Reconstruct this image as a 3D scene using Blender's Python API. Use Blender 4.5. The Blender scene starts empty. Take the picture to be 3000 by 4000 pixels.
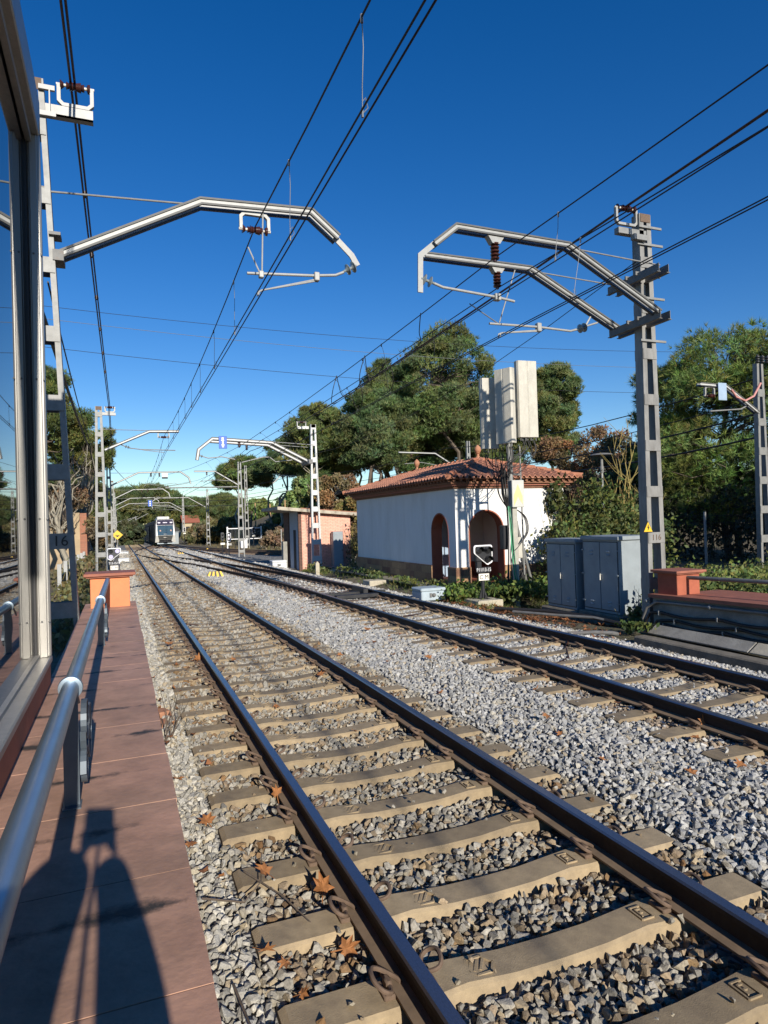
import bpy, bmesh, math, random
import numpy as np
from mathutils import Vector, Matrix
R = math.radians
rnd = random.Random(7)
scene = bpy.context.scene
COL = scene.collection

# ------------------------------------------------------------------ camera
cam_data = bpy.data.cameras.new("camera")
cam = bpy.data.objects.new("camera", cam_data)
COL.objects.link(cam)
CAM = Vector((-1.863, 0.0, 1.854))
yaw, pitch, roll = R(21.602), R(0.8), R(1.72)
fwd = Vector((math.sin(yaw)*math.cos(pitch), math.cos(yaw)*math.cos(pitch), math.sin(pitch)))
r0 = Vector((math.cos(yaw), -math.sin(yaw), 0)); u0 = r0.cross(fwd)
right = r0*math.cos(roll) - u0*math.sin(roll)
up = r0*math.sin(roll) + u0*math.cos(roll)
m = Matrix((right, up, -fwd)).transposed().to_4x4(); m.translation = CAM
cam.matrix_world = m
cam_data.sensor_fit = 'HORIZONTAL'; cam_data.sensor_width = 36.0
cam_data.lens = 2601.5/3000*36.0
cam_data.clip_start = 0.03; cam_data.clip_end = 6000
scene.camera = cam

# ------------------------------------------------------------------ sky and sun
SUN_EL, SUN_AZ_FROM_X = 21.4, -0.4          # the sun stands behind the camera; shadows run along the track
world = bpy.data.worlds.new("World"); scene.world = world; world.use_nodes = True
wn = world.node_tree
sky = wn.nodes.new('ShaderNodeTexSky'); sky.sky_type = 'NISHITA'; sky.sun_disc = False
sky.sun_elevation = R(SUN_EL); sky.sun_rotation = R(180 - 0.4)
sky.altitude = 200; sky.air_density = 1.0; sky.dust_density = 0.0; sky.ozone_density = 3.0
bg = wn.nodes['Background']; bg.inputs['Strength'].default_value = 0.105
hsv = wn.nodes.new('ShaderNodeHueSaturation'); hsv.inputs['Hue'].default_value = 0.512; hsv.inputs['Saturation'].default_value = 1.36; hsv.inputs['Value'].default_value = 1.0
wn.links.new(sky.outputs[0], hsv.inputs['Color']); wn.links.new(hsv.outputs[0], bg.inputs['Color'])
sun_d = bpy.data.lights.new("sun", 'SUN'); sun_d.energy = 5.0; sun_d.angle = R(0.5); sun_d.color = (1.0, 0.93, 0.82)
sun = bpy.data.objects.new("sun", sun_d); COL.objects.link(sun)
saz = R(0.4)
sdir = Vector((math.sin(saz)*math.cos(R(SUN_EL)), -math.cos(saz)*math.cos(R(SUN_EL)), math.sin(R(SUN_EL))))
sun.rotation_euler = sdir.to_track_quat('Z', 'Y').to_euler()
scene.view_settings.view_transform = 'Standard'; scene.view_settings.look = 'None'
scene.view_settings.exposure = 0.22; scene.view_settings.gamma = 1.0
scene.cycles.max_bounces = 5; scene.cycles.diffuse_bounces = 3; scene.cycles.glossy_bounces = 3
scene.cycles.transparent_max_bounces = 8; scene.cycles.caustics_reflective = False; scene.cycles.caustics_refractive = False

def grade(y):
    """the line runs very gently downhill away from the station"""
    return -0.0055*max(0.0, y-8.0)

# ------------------------------------------------------------------ materials
def mat(name, col, rough=0.6, metal=0.0, var=0.12, scale=6.0, bump=0.0, bscale=40.0, col2=None, cover=0.5, cscale=2.0, soft=0.12, attr=None, spec=None, stretch=None, trans=0.0):
    M = bpy.data.materials.new(name); M.use_nodes = True
    nt = M.node_tree; N = nt.nodes; L = nt.links
    b = N['Principled BSDF']; b.inputs['Roughness'].default_value = rough; b.inputs['Metallic'].default_value = metal
    if spec is not None: b.inputs['Specular IOR Level'].default_value = spec
    tc = N.new('ShaderNodeTexCoord'); src = tc.outputs['Object']
    if stretch:
        mp = N.new('ShaderNodeMapping'); mp.inputs['Scale'].default_value = stretch
        L.new(src, mp.inputs['Vector']); src = mp.outputs[0]
    no = N.new('ShaderNodeTexNoise'); no.inputs['Scale'].default_value = scale; no.inputs['Detail'].default_value = 6; no.inputs['Roughness'].default_value = 0.65
    L.new(src, no.inputs['Vector'])
    ramp = N.new('ShaderNodeMapRange'); ramp.inputs['From Min'].default_value = 0.25; ramp.inputs['From Max'].default_value = 0.75
    ramp.inputs['To Min'].default_value = 1-var; ramp.inputs['To Max'].default_value = 1+var
    L.new(no.outputs['Fac'], ramp.inputs['Value'])
    base = None
    if attr:
        at = N.new('ShaderNodeAttribute'); at.attribute_name = attr; base = at.outputs['Color']
    else:
        rgb = N.new('ShaderNodeRGB'); rgb.outputs[0].default_value = (*col, 1); base = rgb.outputs[0]
    if col2 is not None:
        n2 = N.new('ShaderNodeTexNoise'); n2.inputs['Scale'].default_value = cscale; n2.inputs['Detail'].default_value = 8; n2.inputs['Roughness'].default_value = 0.7
        L.new(src, n2.inputs['Vector'])
        mr = N.new('ShaderNodeMapRange'); mr.inputs['From Min'].default_value = cover-soft; mr.inputs['From Max'].default_value = cover+soft
        L.new(n2.outputs['Fac'], mr.inputs['Value'])
        mx = N.new('ShaderNodeMix'); mx.data_type = 'RGBA'
        L.new(mr.outputs[0], mx.inputs['Factor']); L.new(base, mx.inputs['A']); mx.inputs['B'].default_value = (*col2, 1)
        base = mx.outputs['Result']
    mul = N.new('ShaderNodeVectorMath'); mul.operation = 'SCALE'
    L.new(base, mul.inputs[0]); L.new(ramp.outputs[0], mul.inputs['Scale'])
    L.new(mul.outputs[0], b.inputs['Base Color'])
    if bump > 0:
        nb = N.new('ShaderNodeTexNoise'); nb.inputs['Scale'].default_value = bscale; nb.inputs['Detail'].default_value = 5
        L.new(src, nb.inputs['Vector'])
        bp = N.new('ShaderNodeBump'); bp.inputs['Strength'].default_value = bump; bp.inputs['Distance'].default_value = 0.02
        L.new(nb.outputs['Fac'], bp.inputs['Height']); L.new(bp.outputs[0], b.inputs['Normal'])
    if trans > 0:
        out = N['Material Output']; tr = N.new('ShaderNodeBsdfTranslucent'); mxs = N.new('ShaderNodeMixShader')
        L.new(mul.outputs[0], tr.inputs['Color']); mxs.inputs[0].default_value = trans
        L.new(b.outputs[0], mxs.inputs[1]); L.new(tr.outputs[0], mxs.inputs[2]); L.new(mxs.outputs[0], out.inputs['Surface'])
    return M

def brick_mat(name, c1, c2, mortar, bw, bh, msize=0.01, rough=0.85, bump=0.3, axis='XZ', offset=0.5):
    M = bpy.data.materials.new(name); M.use_nodes = True
    nt = M.node_tree; N = nt.nodes; L = nt.links; b = N['Principled BSDF']; b.inputs['Roughness'].default_value = rough
    tc = N.new('ShaderNodeTexCoord'); sep = N.new('ShaderNodeSeparateXYZ'); L.new(tc.outputs['Object'], sep.inputs[0])
    add = N.new('ShaderNodeMath'); add.operation = 'ADD'; L.new(sep.outputs['X'], add.inputs[0]); L.new(sep.outputs['Y'], add.inputs[1])
    cmb = N.new('ShaderNodeCombineXYZ')
    if axis == 'XZ':
        L.new(add.outputs[0], cmb.inputs['X']); L.new(sep.outputs['Z'], cmb.inputs['Y'])
    else:
        L.new(sep.outputs['X'], cmb.inputs['X']); L.new(sep.outputs['Y'], cmb.inputs['Y'])
    br = N.new('ShaderNodeTexBrick'); L.new(cmb.outputs[0], br.inputs['Vector'])
    br.inputs['Color1'].default_value = (*c1, 1); br.inputs['Color2'].default_value = (*c2, 1); br.inputs['Mortar'].default_value = (*mortar, 1)
    br.inputs['Scale'].default_value = 1.0; br.inputs['Brick Width'].default_value = bw; br.inputs['Row Height'].default_value = bh
    br.inputs['Mortar Size'].default_value = msize; br.offset = offset
    no = N.new('ShaderNodeTexNoise'); no.inputs['Scale'].default_value = 9; no.inputs['Detail'].default_value = 6; L.new(tc.outputs['Object'], no.inputs['Vector'])
    mr = N.new('ShaderNodeMapRange'); mr.inputs['To Min'].default_value = 0.72; mr.inputs['To Max'].default_value = 1.28; L.new(no.outputs['Fac'], mr.inputs['Value'])
    mul = N.new('ShaderNodeVectorMath'); mul.operation = 'SCALE'; L.new(br.outputs['Color'], mul.inputs[0]); L.new(mr.outputs[0], mul.inputs['Scale'])
    L.new(mul.outputs[0], b.inputs['Base Color'])
    bp = N.new('ShaderNodeBump'); bp.inputs['Strength'].default_value = bump; bp.inputs['Distance'].default_value = 0.01; bp.invert = True
    L.new(br.outputs['Fac'], bp.inputs['Height']); L.new(bp.outputs[0], b.inputs['Normal'])
    return M

def ballast_mat(name, ca, cb, cc, scale=17.0, bump=0.9, dark=0.35):
    M = bpy.data.materials.new(name); M.use_nodes = True
    nt = M.node_tree; N = nt.nodes; L = nt.links; b = N['Principled BSDF']; b.inputs['Roughness'].default_value = 0.9
    tc = N.new('ShaderNodeTexCoord')
    vo = N.new('ShaderNodeTexVoronoi'); vo.inputs['Scale'].default_value = scale; L.new(tc.outputs['Object'], vo.inputs['Vector'])
    cr = N.new('ShaderNodeValToRGB'); sep = N.new('ShaderNodeSeparateColor'); L.new(vo.outputs['Color'], sep.inputs[0]); L.new(sep.outputs[0], cr.inputs[0])
    cr.color_ramp.elements[0].color = (*ca, 1); cr.color_ramp.elements[1].color = (*cc, 1)
    e = cr.color_ramp.elements.new(0.5); e.color = (*cb, 1)
    ve = N.new('ShaderNodeTexVoronoi'); ve.feature = 'DISTANCE_TO_EDGE'; ve.inputs['Scale'].default_value = scale; L.new(tc.outputs['Object'], ve.inputs['Vector'])
    mr = N.new('ShaderNodeMapRange'); mr.inputs['From Max'].default_value = 0.16; mr.inputs['To Min'].default_value = dark; L.new(ve.outputs['Distance'], mr.inputs['Value'])  # cell edges darkened in the colour to stand for shade between stones
    no = N.new('ShaderNodeTexNoise'); no.inputs['Scale'].default_value = 0.6; no.inputs['Detail'].default_value = 5; L.new(tc.outputs['Object'], no.inputs['Vector'])
    mr2 = N.new('ShaderNodeMapRange'); mr2.inputs['To Min'].default_value = 0.75; mr2.inputs['To Max'].default_value = 1.25; L.new(no.outputs['Fac'], mr2.inputs['Value'])
    mm = N.new('ShaderNodeMath'); mm.operation = 'MULTIPLY'; L.new(mr.outputs[0], mm.inputs[0]); L.new(mr2.outputs[0], mm.inputs[1])
    mul = N.new('ShaderNodeVectorMath'); mul.operation = 'SCALE'; L.new(cr.outputs[0], mul.inputs[0]); L.new(mm.outputs[0], mul.inputs['Scale']); L.new(mul.outputs[0], b.inputs['Base Color'])
    bp = N.new('ShaderNodeBump'); bp.inputs['Strength'].default_value = bump; bp.inputs['Distance'].default_value = 0.04
    ad = N.new('ShaderNodeMath'); ad.operation = 'ADD'; L.new(ve.outputs['Distance'], ad.inputs[0]); L.new(sep.outputs[1], ad.inputs[1])
    L.new(ad.outputs[0], bp.inputs['Height']); L.new(bp.outputs[0], b.inputs['Normal'])
    return M

def ground_mat():
    M = bpy.data.materials.new('earth and weeds'); M.use_nodes = True
    nt = M.node_tree; N = nt.nodes; L = nt.links; b = N['Principled BSDF']; b.inputs['Roughness'].default_value = 0.95
    tc = N.new('ShaderNodeTexCoord')
    n1 = N.new('ShaderNodeTexNoise'); n1.inputs['Scale'].default_value = 0.35; n1.inputs['Detail'].default_value = 9; n1.inputs['Roughness'].default_value = 0.7; L.new(tc.outputs['Object'], n1.inputs['Vector'])
    cr = N.new('ShaderNodeValToRGB'); L.new(n1.outputs['Fac'], cr.inputs[0])
    cr.color_ramp.elements[0].position = 0.28; cr.color_ramp.elements[0].color = (0.07, 0.07, 0.03, 1)
    cr.color_ramp.elements[1].position = 0.72; cr.color_ramp.elements[1].color = (0.25, 0.20, 0.13, 1)
    e = cr.color_ramp.elements.new(0.5); e.color = (0.15, 0.12, 0.07, 1)
    n2 = N.new('ShaderNodeTexNoise'); n2.inputs['Scale'].default_value = 14; n2.inputs['Detail'].default_value = 8; L.new(tc.outputs['Object'], n2.inputs['Vector'])
    mr = N.new('ShaderNodeMapRange'); mr.inputs['To Min'].default_value = 0.45; mr.inputs['To Max'].default_value = 1.5; L.new(n2.outputs['Fac'], mr.inputs['Value'])
    mul = N.new('ShaderNodeVectorMath'); mul.operation = 'SCALE'; L.new(cr.outputs[0], mul.inputs[0]); L.new(mr.outputs[0], mul.inputs['Scale']); L.new(mul.outputs[0], b.inputs['Base Color'])
    bp = N.new('ShaderNodeBump'); bp.inputs['Strength'].default_value = 0.8; bp.inputs['Distance'].default_value = 0.08; L.new(n2.outputs['Fac'], bp.inputs['Height']); L.new(bp.outputs[0], b.inputs['Normal'])
    return M

MT = {}
def D(k, *a, **kw): MT[k] = mat(k, *a, **kw)
D('bright zinc', (0.56, 0.56, 0.54), 0.5, 0.1, var=0.12)
D('galvanised steel', (0.25, 0.25, 0.238), 0.55, 0.15, var=0.22, scale=9, col2=(0.21, 0.205, 0.19), cover=0.62, cscale=3)
D('weathered steel', (0.17, 0.168, 0.16), 0.6, 0.1, var=0.25, scale=7, col2=(0.20, 0.11, 0.06), cover=0.68, cscale=3)
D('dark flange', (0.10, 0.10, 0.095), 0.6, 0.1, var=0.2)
D('mast steel', (0.27, 0.265, 0.25), 0.55, 0.1, var=0.25, scale=8, col2=(0.16, 0.15, 0.135), cover=0.58, cscale=2.5, stretch=(1, 1, .3))
D('post iron', (0.10, 0.125, 0.15), 0.45, 0.3, var=0.2)
D('pale galvanised', (0.34, 0.34, 0.325), 0.5, 0.1, var=0.15, scale=10)
D('railing galvanised', (0.27, 0.34, 0.41), 0.36, 0.65, var=0.22, scale=14, stretch=(1, .25, 1))
D('aluminium frame', (0.38, 0.365, 0.335), 0.42, 0.45, var=0.14, scale=3, stretch=(8, 8, .6), col2=(0.42, 0.40, 0.36), cover=0.62, cscale=2)
D('dark gasket', (0.02, 0.02, 0.022), 0.5)
D('black wire', (0.018, 0.016, 0.016), 0.6)
D('brown cable', (0.045, 0.018, 0.014), 0.55)
D('grey wire', (0.16, 0.17, 0.18), 0.5)
D('brown porcelain', (0.06, 0.02, 0.016), 0.18)
D('white ceramic', (0.7, 0.66, 0.58), 0.4)
D('smoked glass disc', (0.22, 0.25, 0.25), 0.08, spec=0.8)
D('sleeper concrete', (0.36, 0.275, 0.165), 0.85, var=0.18, scale=14, bump=0.16, bscale=160, col2=(0.235, 0.18, 0.115), cover=0.55, cscale=3.2)
D('old sleeper', (0.16, 0.115, 0.08), 0.9, var=0.3, scale=9, bump=0.5, bscale=60)
D('rusty rail side', (0.035, 0.023, 0.017), 0.8, var=0.3, scale=14, bump=0.2)
D('dirty rail foot', (0.22, 0.155, 0.10), 0.85, var=0.25, scale=10)
D('rail head steel', (0.20, 0.21, 0.25), 0.3, 0.85, var=0.25, scale=160, stretch=(1, .5, 1), bump=0.05, bscale=300)
D('clip rust', (0.15, 0.10, 0.068), 0.8, var=0.25, scale=30)
D('coping tile', (0.48, 0.275, 0.19), 0.62, var=0.3, scale=5, bump=0.12, bscale=30, col2=(0.39, 0.235, 0.16), cover=0.53, cscale=1.6)
D('coping stain', (0.06, 0.048, 0.035), 0.9, var=0.4, scale=18)
D('joint mortar', (0.32, 0.22, 0.16), 0.9)
D('dark joint', (0.07, 0.045, 0.035), 0.9)
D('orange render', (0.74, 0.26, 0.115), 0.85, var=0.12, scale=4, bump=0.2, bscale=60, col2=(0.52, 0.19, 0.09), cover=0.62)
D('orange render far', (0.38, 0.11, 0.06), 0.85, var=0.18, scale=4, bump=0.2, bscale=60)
D('cap tile', (0.33, 0.12, 0.075), 0.7, var=0.2, scale=6, bump=0.1)
D('grey concrete', (0.30, 0.285, 0.25), 0.9, var=0.25, scale=5, bump=0.35, bscale=40, col2=(0.20, 0.19, 0.165), cover=0.58)
D('dark concrete', (0.19, 0.165, 0.125), 0.9, var=0.35, scale=5, bump=0.4, bscale=30)
D('pale concrete', (0.48, 0.43, 0.33), 0.9, var=0.2, scale=7, bump=0.3, bscale=50)
D('white plaster', (0.80, 0.79, 0.76), 0.9, var=0.06, scale=1.6, bump=0.12, bscale=90, stretch=(1.5, 1.5, .45), col2=(0.70, 0.68, 0.63), cover=0.63, cscale=1.1, soft=.16)
D('inner plaster', (0.80, 0.76, 0.70), 0.9, var=0.06, scale=1.5)
D('terracotta paint', (0.33, 0.095, 0.05), 0.75, var=0.15, scale=5, bump=0.1)
D('roof tile', (0.43, 0.19, 0.115), 0.8, var=0.35, scale=7, bump=0.25, bscale=45, col2=(0.30, 0.14, 0.095), cover=0.55, cscale=2.4)
D('ridge tile', (0.46, 0.19, 0.105), 0.8, var=0.25, scale=9, bump=0.2)
D('finial clay', (0.42, 0.20, 0.11), 0.85, var=0.25, scale=20)
D('cornice brown', (0.22, 0.10, 0.055), 0.8, var=0.25, scale=7)
D('black plastic', (0.022, 0.023, 0.026), 0.45)
D('signal white', (0.80, 0.80, 0.80), 0.5)
D('text white', (0.75, 0.75, 0.75), 0.6)
D('text black', (0.02, 0.02, 0.02), 0.6)
D('sign cream', (0.80, 0.76, 0.66), 0.5, var=0.04)
D('lamp lens', (0.55, 0.52, 0.75), 0.2)
D('dark lens', (0.02, 0.02, 0.02), 0.1)
D('cabinet grey', (0.29, 0.325, 0.34), 0.5, var=0.12, scale=4, col2=(0.23, 0.265, 0.285), cover=0.6, cscale=1.5)
D('cabinet light', (0.55, 0.55, 0.50), 0.6, var=0.1, scale=4)
D('antenna plastic', (0.54, 0.51, 0.43), 0.6, var=0.10, scale=12, col2=(0.44, 0.415, 0.35), cover=0.56, cscale=5, stretch=(1, 1, .5))
D('faded yellow', (0.72, 0.60, 0.27), 0.6, var=0.08)
D('sign yellow', (0.80, 0.50, 0.03), 0.5, var=0.05)
D('warning black', (0.02, 0.018, 0.015), 0.5)
D('blue sign', (0.004, 0.085, 0.46), 0.4, var=0.05)
D('pale blue sign', (0.35, 0.45, 0.58), 0.4)
D('green cable', (0.05, 0.30, 0.14), 0.5)
D('steel pole', (0.42, 0.40, 0.34), 0.55, 0.15, var=0.2, scale=8)
D('pale door wall', (0.42, 0.47, 0.55), 0.85, var=0.08)
D('dark opening', (0.02, 0.02, 0.022), 0.8)
D('slab concrete', (0.46, 0.41, 0.32), 0.9, var=0.25, scale=4, bump=0.3, col2=(0.18, 0.13, 0.09), cover=0.6, cscale=3)
D('machine white', (0.62, 0.64, 0.64), 0.5, var=0.1)
D('machine grey', (0.40, 0.47, 0.51), 0.5, var=0.12, scale=6)
D('bark', (0.13, 0.10, 0.075), 0.95, var=0.35, scale=6, bump=0.6, bscale=12)
D('pale bark', (0.30, 0.27, 0.21), 0.95, var=0.3, scale=6, bump=0.4, bscale=12)
D('yellow stem', (0.32, 0.25, 0.08), 0.8)
D('foliage', (0.08, 0.10, 0.03), 0.65, attr='tint', var=0.25, scale=0.8, trans=0.25)
D('stone', (0.4, 0.4, 0.4), 0.9, attr='tint', var=0.42, scale=90, bump=0.25, bscale=120)
D('dry leaf', (0.34, 0.13, 0.04), 0.75, attr='tint', var=0.25, scale=20, trans=0.15)
D('train white', (0.68, 0.66, 0.60), 0.35, var=0.05)
D('train dark', (0.016, 0.015, 0.017), 0.75)
D('train purple', (0.03, 0.024, 0.05), 0.3)
D('windscreen', (0.05, 0.09, 0.12), 0.06, spec=0.8)
D('headlight', (0.8, 0.75, 0.8), 0.2)
D('ballast stain', (0.05, 0.04, 0.035), 0.95)
D('beige wall', (0.46, 0.38, 0.24), 0.9, var=0.15, scale=2)
D('old plaster', (0.42, 0.32, 0.20), 0.95, var=0.25, scale=1.5, bump=0.3)
D('far roof', (0.36, 0.12, 0.07), 0.9)
D('fence green', (0.03, 0.07, 0.05), 0.6)
D('wood pole', (0.42, 0.27, 0.13), 0.85, var=0.2)
D('coat', (0.03, 0.03, 0.04), 0.9)
D('skin', (0.45, 0.27, 0.20), 0.6)
D('phone', (0.02, 0.02, 0.02), 0.3)
D('pink cable', (0.55, 0.25, 0.22), 0.6)
D('pavement', (0.30, 0.265, 0.20), 0.95, var=0.3, scale=3, bump=0.4, bscale=25, col2=(0.14, 0.13, 0.07), cover=0.55, cscale=1.4)
MT['ballast base'] = ballast_mat('ballast base', (0.16, 0.155, 0.14), (0.32, 0.31, 0.29), (0.42, 0.41, 0.38), 21.0, dark=0.5)
MT['ground'] = ground_mat()
MT['pink brick'] = brick_mat('pink brick', (0.86, 0.47, 0.35), (0.80, 0.42, 0.31), (0.62, 0.30, 0.22), 0.26, 0.075, 0.012, bump=0.5)
MT['brown brick'] = brick_mat('brown brick', (0.16, 0.08, 0.055), (0.12, 0.06, 0.045), (0.07, 0.045, 0.035), 0.26, 0.075, 0.012)
MT['plinth stone'] = brick_mat('plinth stone', (0.42, 0.255, 0.13), (0.19, 0.085, 0.06), (0.30, 0.19, 0.11), 0.42, 0.21, 0.008, bump=0.6, offset=0.35)
MT['far brick'] = brick_mat('far brick', (0.40, 0.16, 0.09), (0.33, 0.13, 0.08), (0.25, 0.15, 0.10), 0.28, 0.07, 0.01)
# window glass of the shelter: thin, dark behind, mirror-like at this grazing angle
gm = bpy.data.materials.new('window glass'); gm.use_nodes = True
gb = gm.node_tree.nodes['Principled BSDF']; gb.inputs['Base Color'].default_value = (0.012, 0.014, 0.016, 1); gb.inputs['Roughness'].default_value = 0.015
gb.inputs['IOR'].default_value = 2.0; MT['window glass'] = gm

# ------------------------------------------------------------------ mesh building
class MB:
    def __init__(s): s.v = []; s.f = []; s.mi = []; s.cur = 0
    def add(s, verts, faces, mi=None):
        o = len(s.v); s.v.extend([tuple(p) for p in verts]); k = s.cur if mi is None else mi
        for f in faces: s.f.append(tuple(i+o for i in f)); s.mi.append(k)
        return s
    def box(s, a, b, mi=None, rot=None, bev=0.0):
        x0, y0, z0 = [min(a[i], b[i]) for i in range(3)]; x1, y1, z1 = [max(a[i], b[i]) for i in range(3)]
        if bev > 0:
            e = min(bev, (x1-x0)*.45, (y1-y0)*.45, (z1-z0)*.45)
            cx, cy, cz = (x0+x1)/2, (y0+y1)/2, (z0+z1)/2; hx, hy, hz = (x1-x0)/2, (y1-y0)/2, (z1-z0)/2
            bm = bmesh.new(); bmesh.ops.create_cube(bm, size=2)
            for q in bm.verts: q.co = Vector((q.co.x*hx+cx, q.co.y*hy+cy, q.co.z*hz+cz))
            bmesh.ops.bevel(bm, geom=bm.edges[:], offset=e, segments=1, affect='EDGES')
            bm.verts.index_update()
            V = [q.co.copy() for q in bm.verts]; F = [[q.index for q in f.verts] for f in bm.faces]; bm.free()
        else:
            V = [Vector(p) for p in ((x0,y0,z0),(x1,y0,z0),(x1,y1,z0),(x0,y1,z0),(x0,y0,z1),(x1,y0,z1),(x1,y1,z1),(x0,y1,z1))]
            F = [(0,3,2,1),(4,5,6,7),(0,1,5,4),(1,2,6,5),(2,3,7,6),(3,0,4,7)]
        if rot is not None:
            c = Vector(((x0+x1)/2, (y0+y1)/2, (z0+z1)/2)); V = [c + rot @ (p-c) for p in V]
        return s.add(V, F, mi)
    def tube(s, pts, r, n=8, mi=None, cap=True, r2=None):
        P = [Vector(p) for p in pts]; k = len(P); rings = []; ref = None
        for i, p in enumerate(P):
            t = (P[min(i+1, k-1)] - P[max(i-1, 0)])
            if t.length < 1e-9: t = Vector((0, 0, 1))
            t.normalize()
            if ref is None: ref = Vector((0, 0, 1)) if abs(t.z) < .9 else Vector((1, 0, 0))
            a = ref - t*ref.dot(t)
            if a.length < 1e-4: a = Vector((1, 0, 0)) - t*t.x
            a.normalize(); ref = a; b = t.cross(a)
            rr = r if r2 is None else r + (r2-r)*i/(k-1)
            if hasattr(r, '__len__'): rr = r[i]
            rings.append([p + a*rr*math.cos(2*math.pi*j/n) + b*rr*math.sin(2*math.pi*j/n) for j in range(n)])
        V = [q for g in rings for q in g]; F = []
        for i in range(k-1):
            for j in range(n): F.append((i*n+j, i*n+(j+1) % n, (i+1)*n+(j+1) % n, (i+1)*n+j))
        if cap: F.append(tuple(range(n-1, -1, -1))); F.append(tuple((k-1)*n+j for j in range(n)))
        return s.add(V, F, mi)
    def lathe(s, base, axis, prof, n=14, mi=None):
        base = Vector(base); t = Vector(axis).normalized(); ref = Vector((0, 0, 1)) if abs(t.z) < .9 else Vector((1, 0, 0))
        a = (ref - t*ref.dot(t)).normalized(); b = t.cross(a); V = []; F = []; k = len(prof)
        for h, r in prof:
            for j in range(n): V.append(base + t*h + (a*math.cos(2*math.pi*j/n)+b*math.sin(2*math.pi*j/n))*max(r, 1e-4))
        for i in range(k-1):
            for j in range(n): F.append((i*n+j, i*n+(j+1) % n, (i+1)*n+(j+1) % n, (i+1)*n+j))
        F.append(tuple(range(n-1, -1, -1))); F.append(tuple((k-1)*n+j for j in range(n)))
        return s.add(V, F, mi)
    def prism(s, poly, vec, mi=None):
        n = len(poly); P = [Vector(p) for p in poly]; v = Vector(vec)
        V = P + [p+v for p in P]; F = [tuple(range(n)), tuple(range(2*n-1, n-1, -1))]
        for i in range(n): F.append((i, i+n, (i+1) % n+n, (i+1) % n))
        return s.add(V, F, mi)
    def beam(s, pts, h, y0, y1, mi=None):
        """bent flat bar in the vertical XZ plane: pts (x, z) is its centre line, h its height, from y0 to y1"""
        P = [Vector((p[0], p[1])) for p in pts]; k = len(P); T = []; B = []
        for i, p in enumerate(P):
            d1 = (P[i]-P[i-1]).normalized() if i else (P[1]-P[0]).normalized()
            d2 = (P[i+1]-P[i]).normalized() if i < k-1 else d1
            t = (d1+d2).normalized(); nrm = Vector((-t.y, t.x)); sc = 1/max(.5, t.dot(d1))
            T.append(p+nrm*h/2*sc); B.append(p-nrm*h/2*sc)
        V = []
        for q in (y0, y1):
            V += [(p.x, q, p.y) for p in T] + [(p.x, q, p.y) for p in B]
        F = []
        for i in range(k-1):
            F += [(i, i+1, k+i+1, k+i), (2*k+i+1, 2*k+i, 3*k+i, 3*k+i+1), (i+1, i, 2*k+i, 2*k+i+1), (k+i, k+i+1, 3*k+i+1, 3*k+i)]
        F += [(0, k, 3*k, 2*k), (k-1, 3*k-1, 4*k-1, 2*k-1)]
        return s.add(V, F, mi)
    def sweep(s, prof, path, mis=None, cap=True):
        """prof: closed list of (across, up), path: points running roughly along Y"""
        P = [Vector(p) for p in path]; k = len(P); n = len(prof); V = []
        for i, p in enumerate(P):
            t = P[min(i+1, k-1)] - P[max(i-1, 0)]; t.normalize()
            a = Vector((t.y, -t.x, 0)).normalized(); u = a.cross(t).normalized()
            if u.z < 0: u = -u
            for c, d in prof: V.append(p + a*c + u*d)
        o = len(s.v); s.v.extend([tuple(q) for q in V])
        for i in range(k-1):
            for j in range(n):
                s.f.append((o+i*n+j, o+i*n+(j+1) % n, o+(i+1)*n+(j+1) % n, o+(i+1)*n+j)); s.mi.append(s.cur if mis is None else mis[j])
        if cap:
            s.f.append(tuple(o+j for j in range(n-1, -1, -1))); s.mi.append(s.cur if mis is None else mis[0])
            s.f.append(tuple(o+(k-1)*n+j for j in range(n))); s.mi.append(s.cur if mis is None else mis[0])
        return s

def mesh_from(name, mb, mats, off=(0, 0, 0), smooth=False):
    me = bpy.data.meshes.new(name); o = Vector(off)
    me.from_pydata([(p[0]-o.x, p[1]-o.y, p[2]-o.z) for p in mb.v], [], mb.f)
    for k in (mats if isinstance(mats, (list, tuple)) else [mats]): me.materials.append(MT[k])
    if len(me.materials) > 1: me.polygons.foreach_set('material_index', mb.mi)
    bm = bmesh.new(); bm.from_mesh(me); bmesh.ops.recalc_face_normals(bm, faces=bm.faces[:]); bm.to_mesh(me); bm.free()
    if smooth:
        me.polygons.foreach_set('use_smooth', [True]*len(me.polygons))
        try: me.set_sharp_from_angle(angle=R(40))
        except Exception: pass
    me.update(); return me

def wpos(o):
    p = Vector((0, 0, 0))
    while o: p += o.location; o = o.parent
    return p
def tag(o, label=None, cat=None, group=None, kind=None):
    if label: o['label'] = label
    if cat: o['category'] = cat
    if group: o['group'] = group
    if kind: o['kind'] = kind
    return o
def thing(name, label, cat, loc=(0, 0, 0), group=None):
    o = bpy.data.objects.new(name, None); o.empty_display_size = .2; COL.objects.link(o); o.location = loc
    return tag(o, label, cat, group)
def obj(name, mb, mats, parent=None, smooth=False, label=None, cat=None, group=None, kind=None, local=False, at=None):
    """one mesh object; world-space geometry unless local; `at` puts its origin there"""
    base = Vector(at) if at is not None else (wpos(parent) if parent else Vector((0, 0, 0)))
    me = mb if isinstance(mb, bpy.types.Mesh) else mesh_from(name, mb, mats, (0, 0, 0) if local else base, smooth)
    o = bpy.data.objects.new(name, me); COL.objects.link(o)
    if parent: o.parent = parent
    if at is not None: o.location = base - (wpos(parent) if parent else Vector((0, 0, 0)))
    return tag(o, label, cat, group, kind)
def inst(name, me, parent, loc=(0, 0, 0), rotz=0.0):
    o = bpy.data.objects.new(name, me); COL.objects.link(o); o.parent = parent; o.location = loc; o.rotation_euler = (0, 0, rotz); return o
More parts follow.
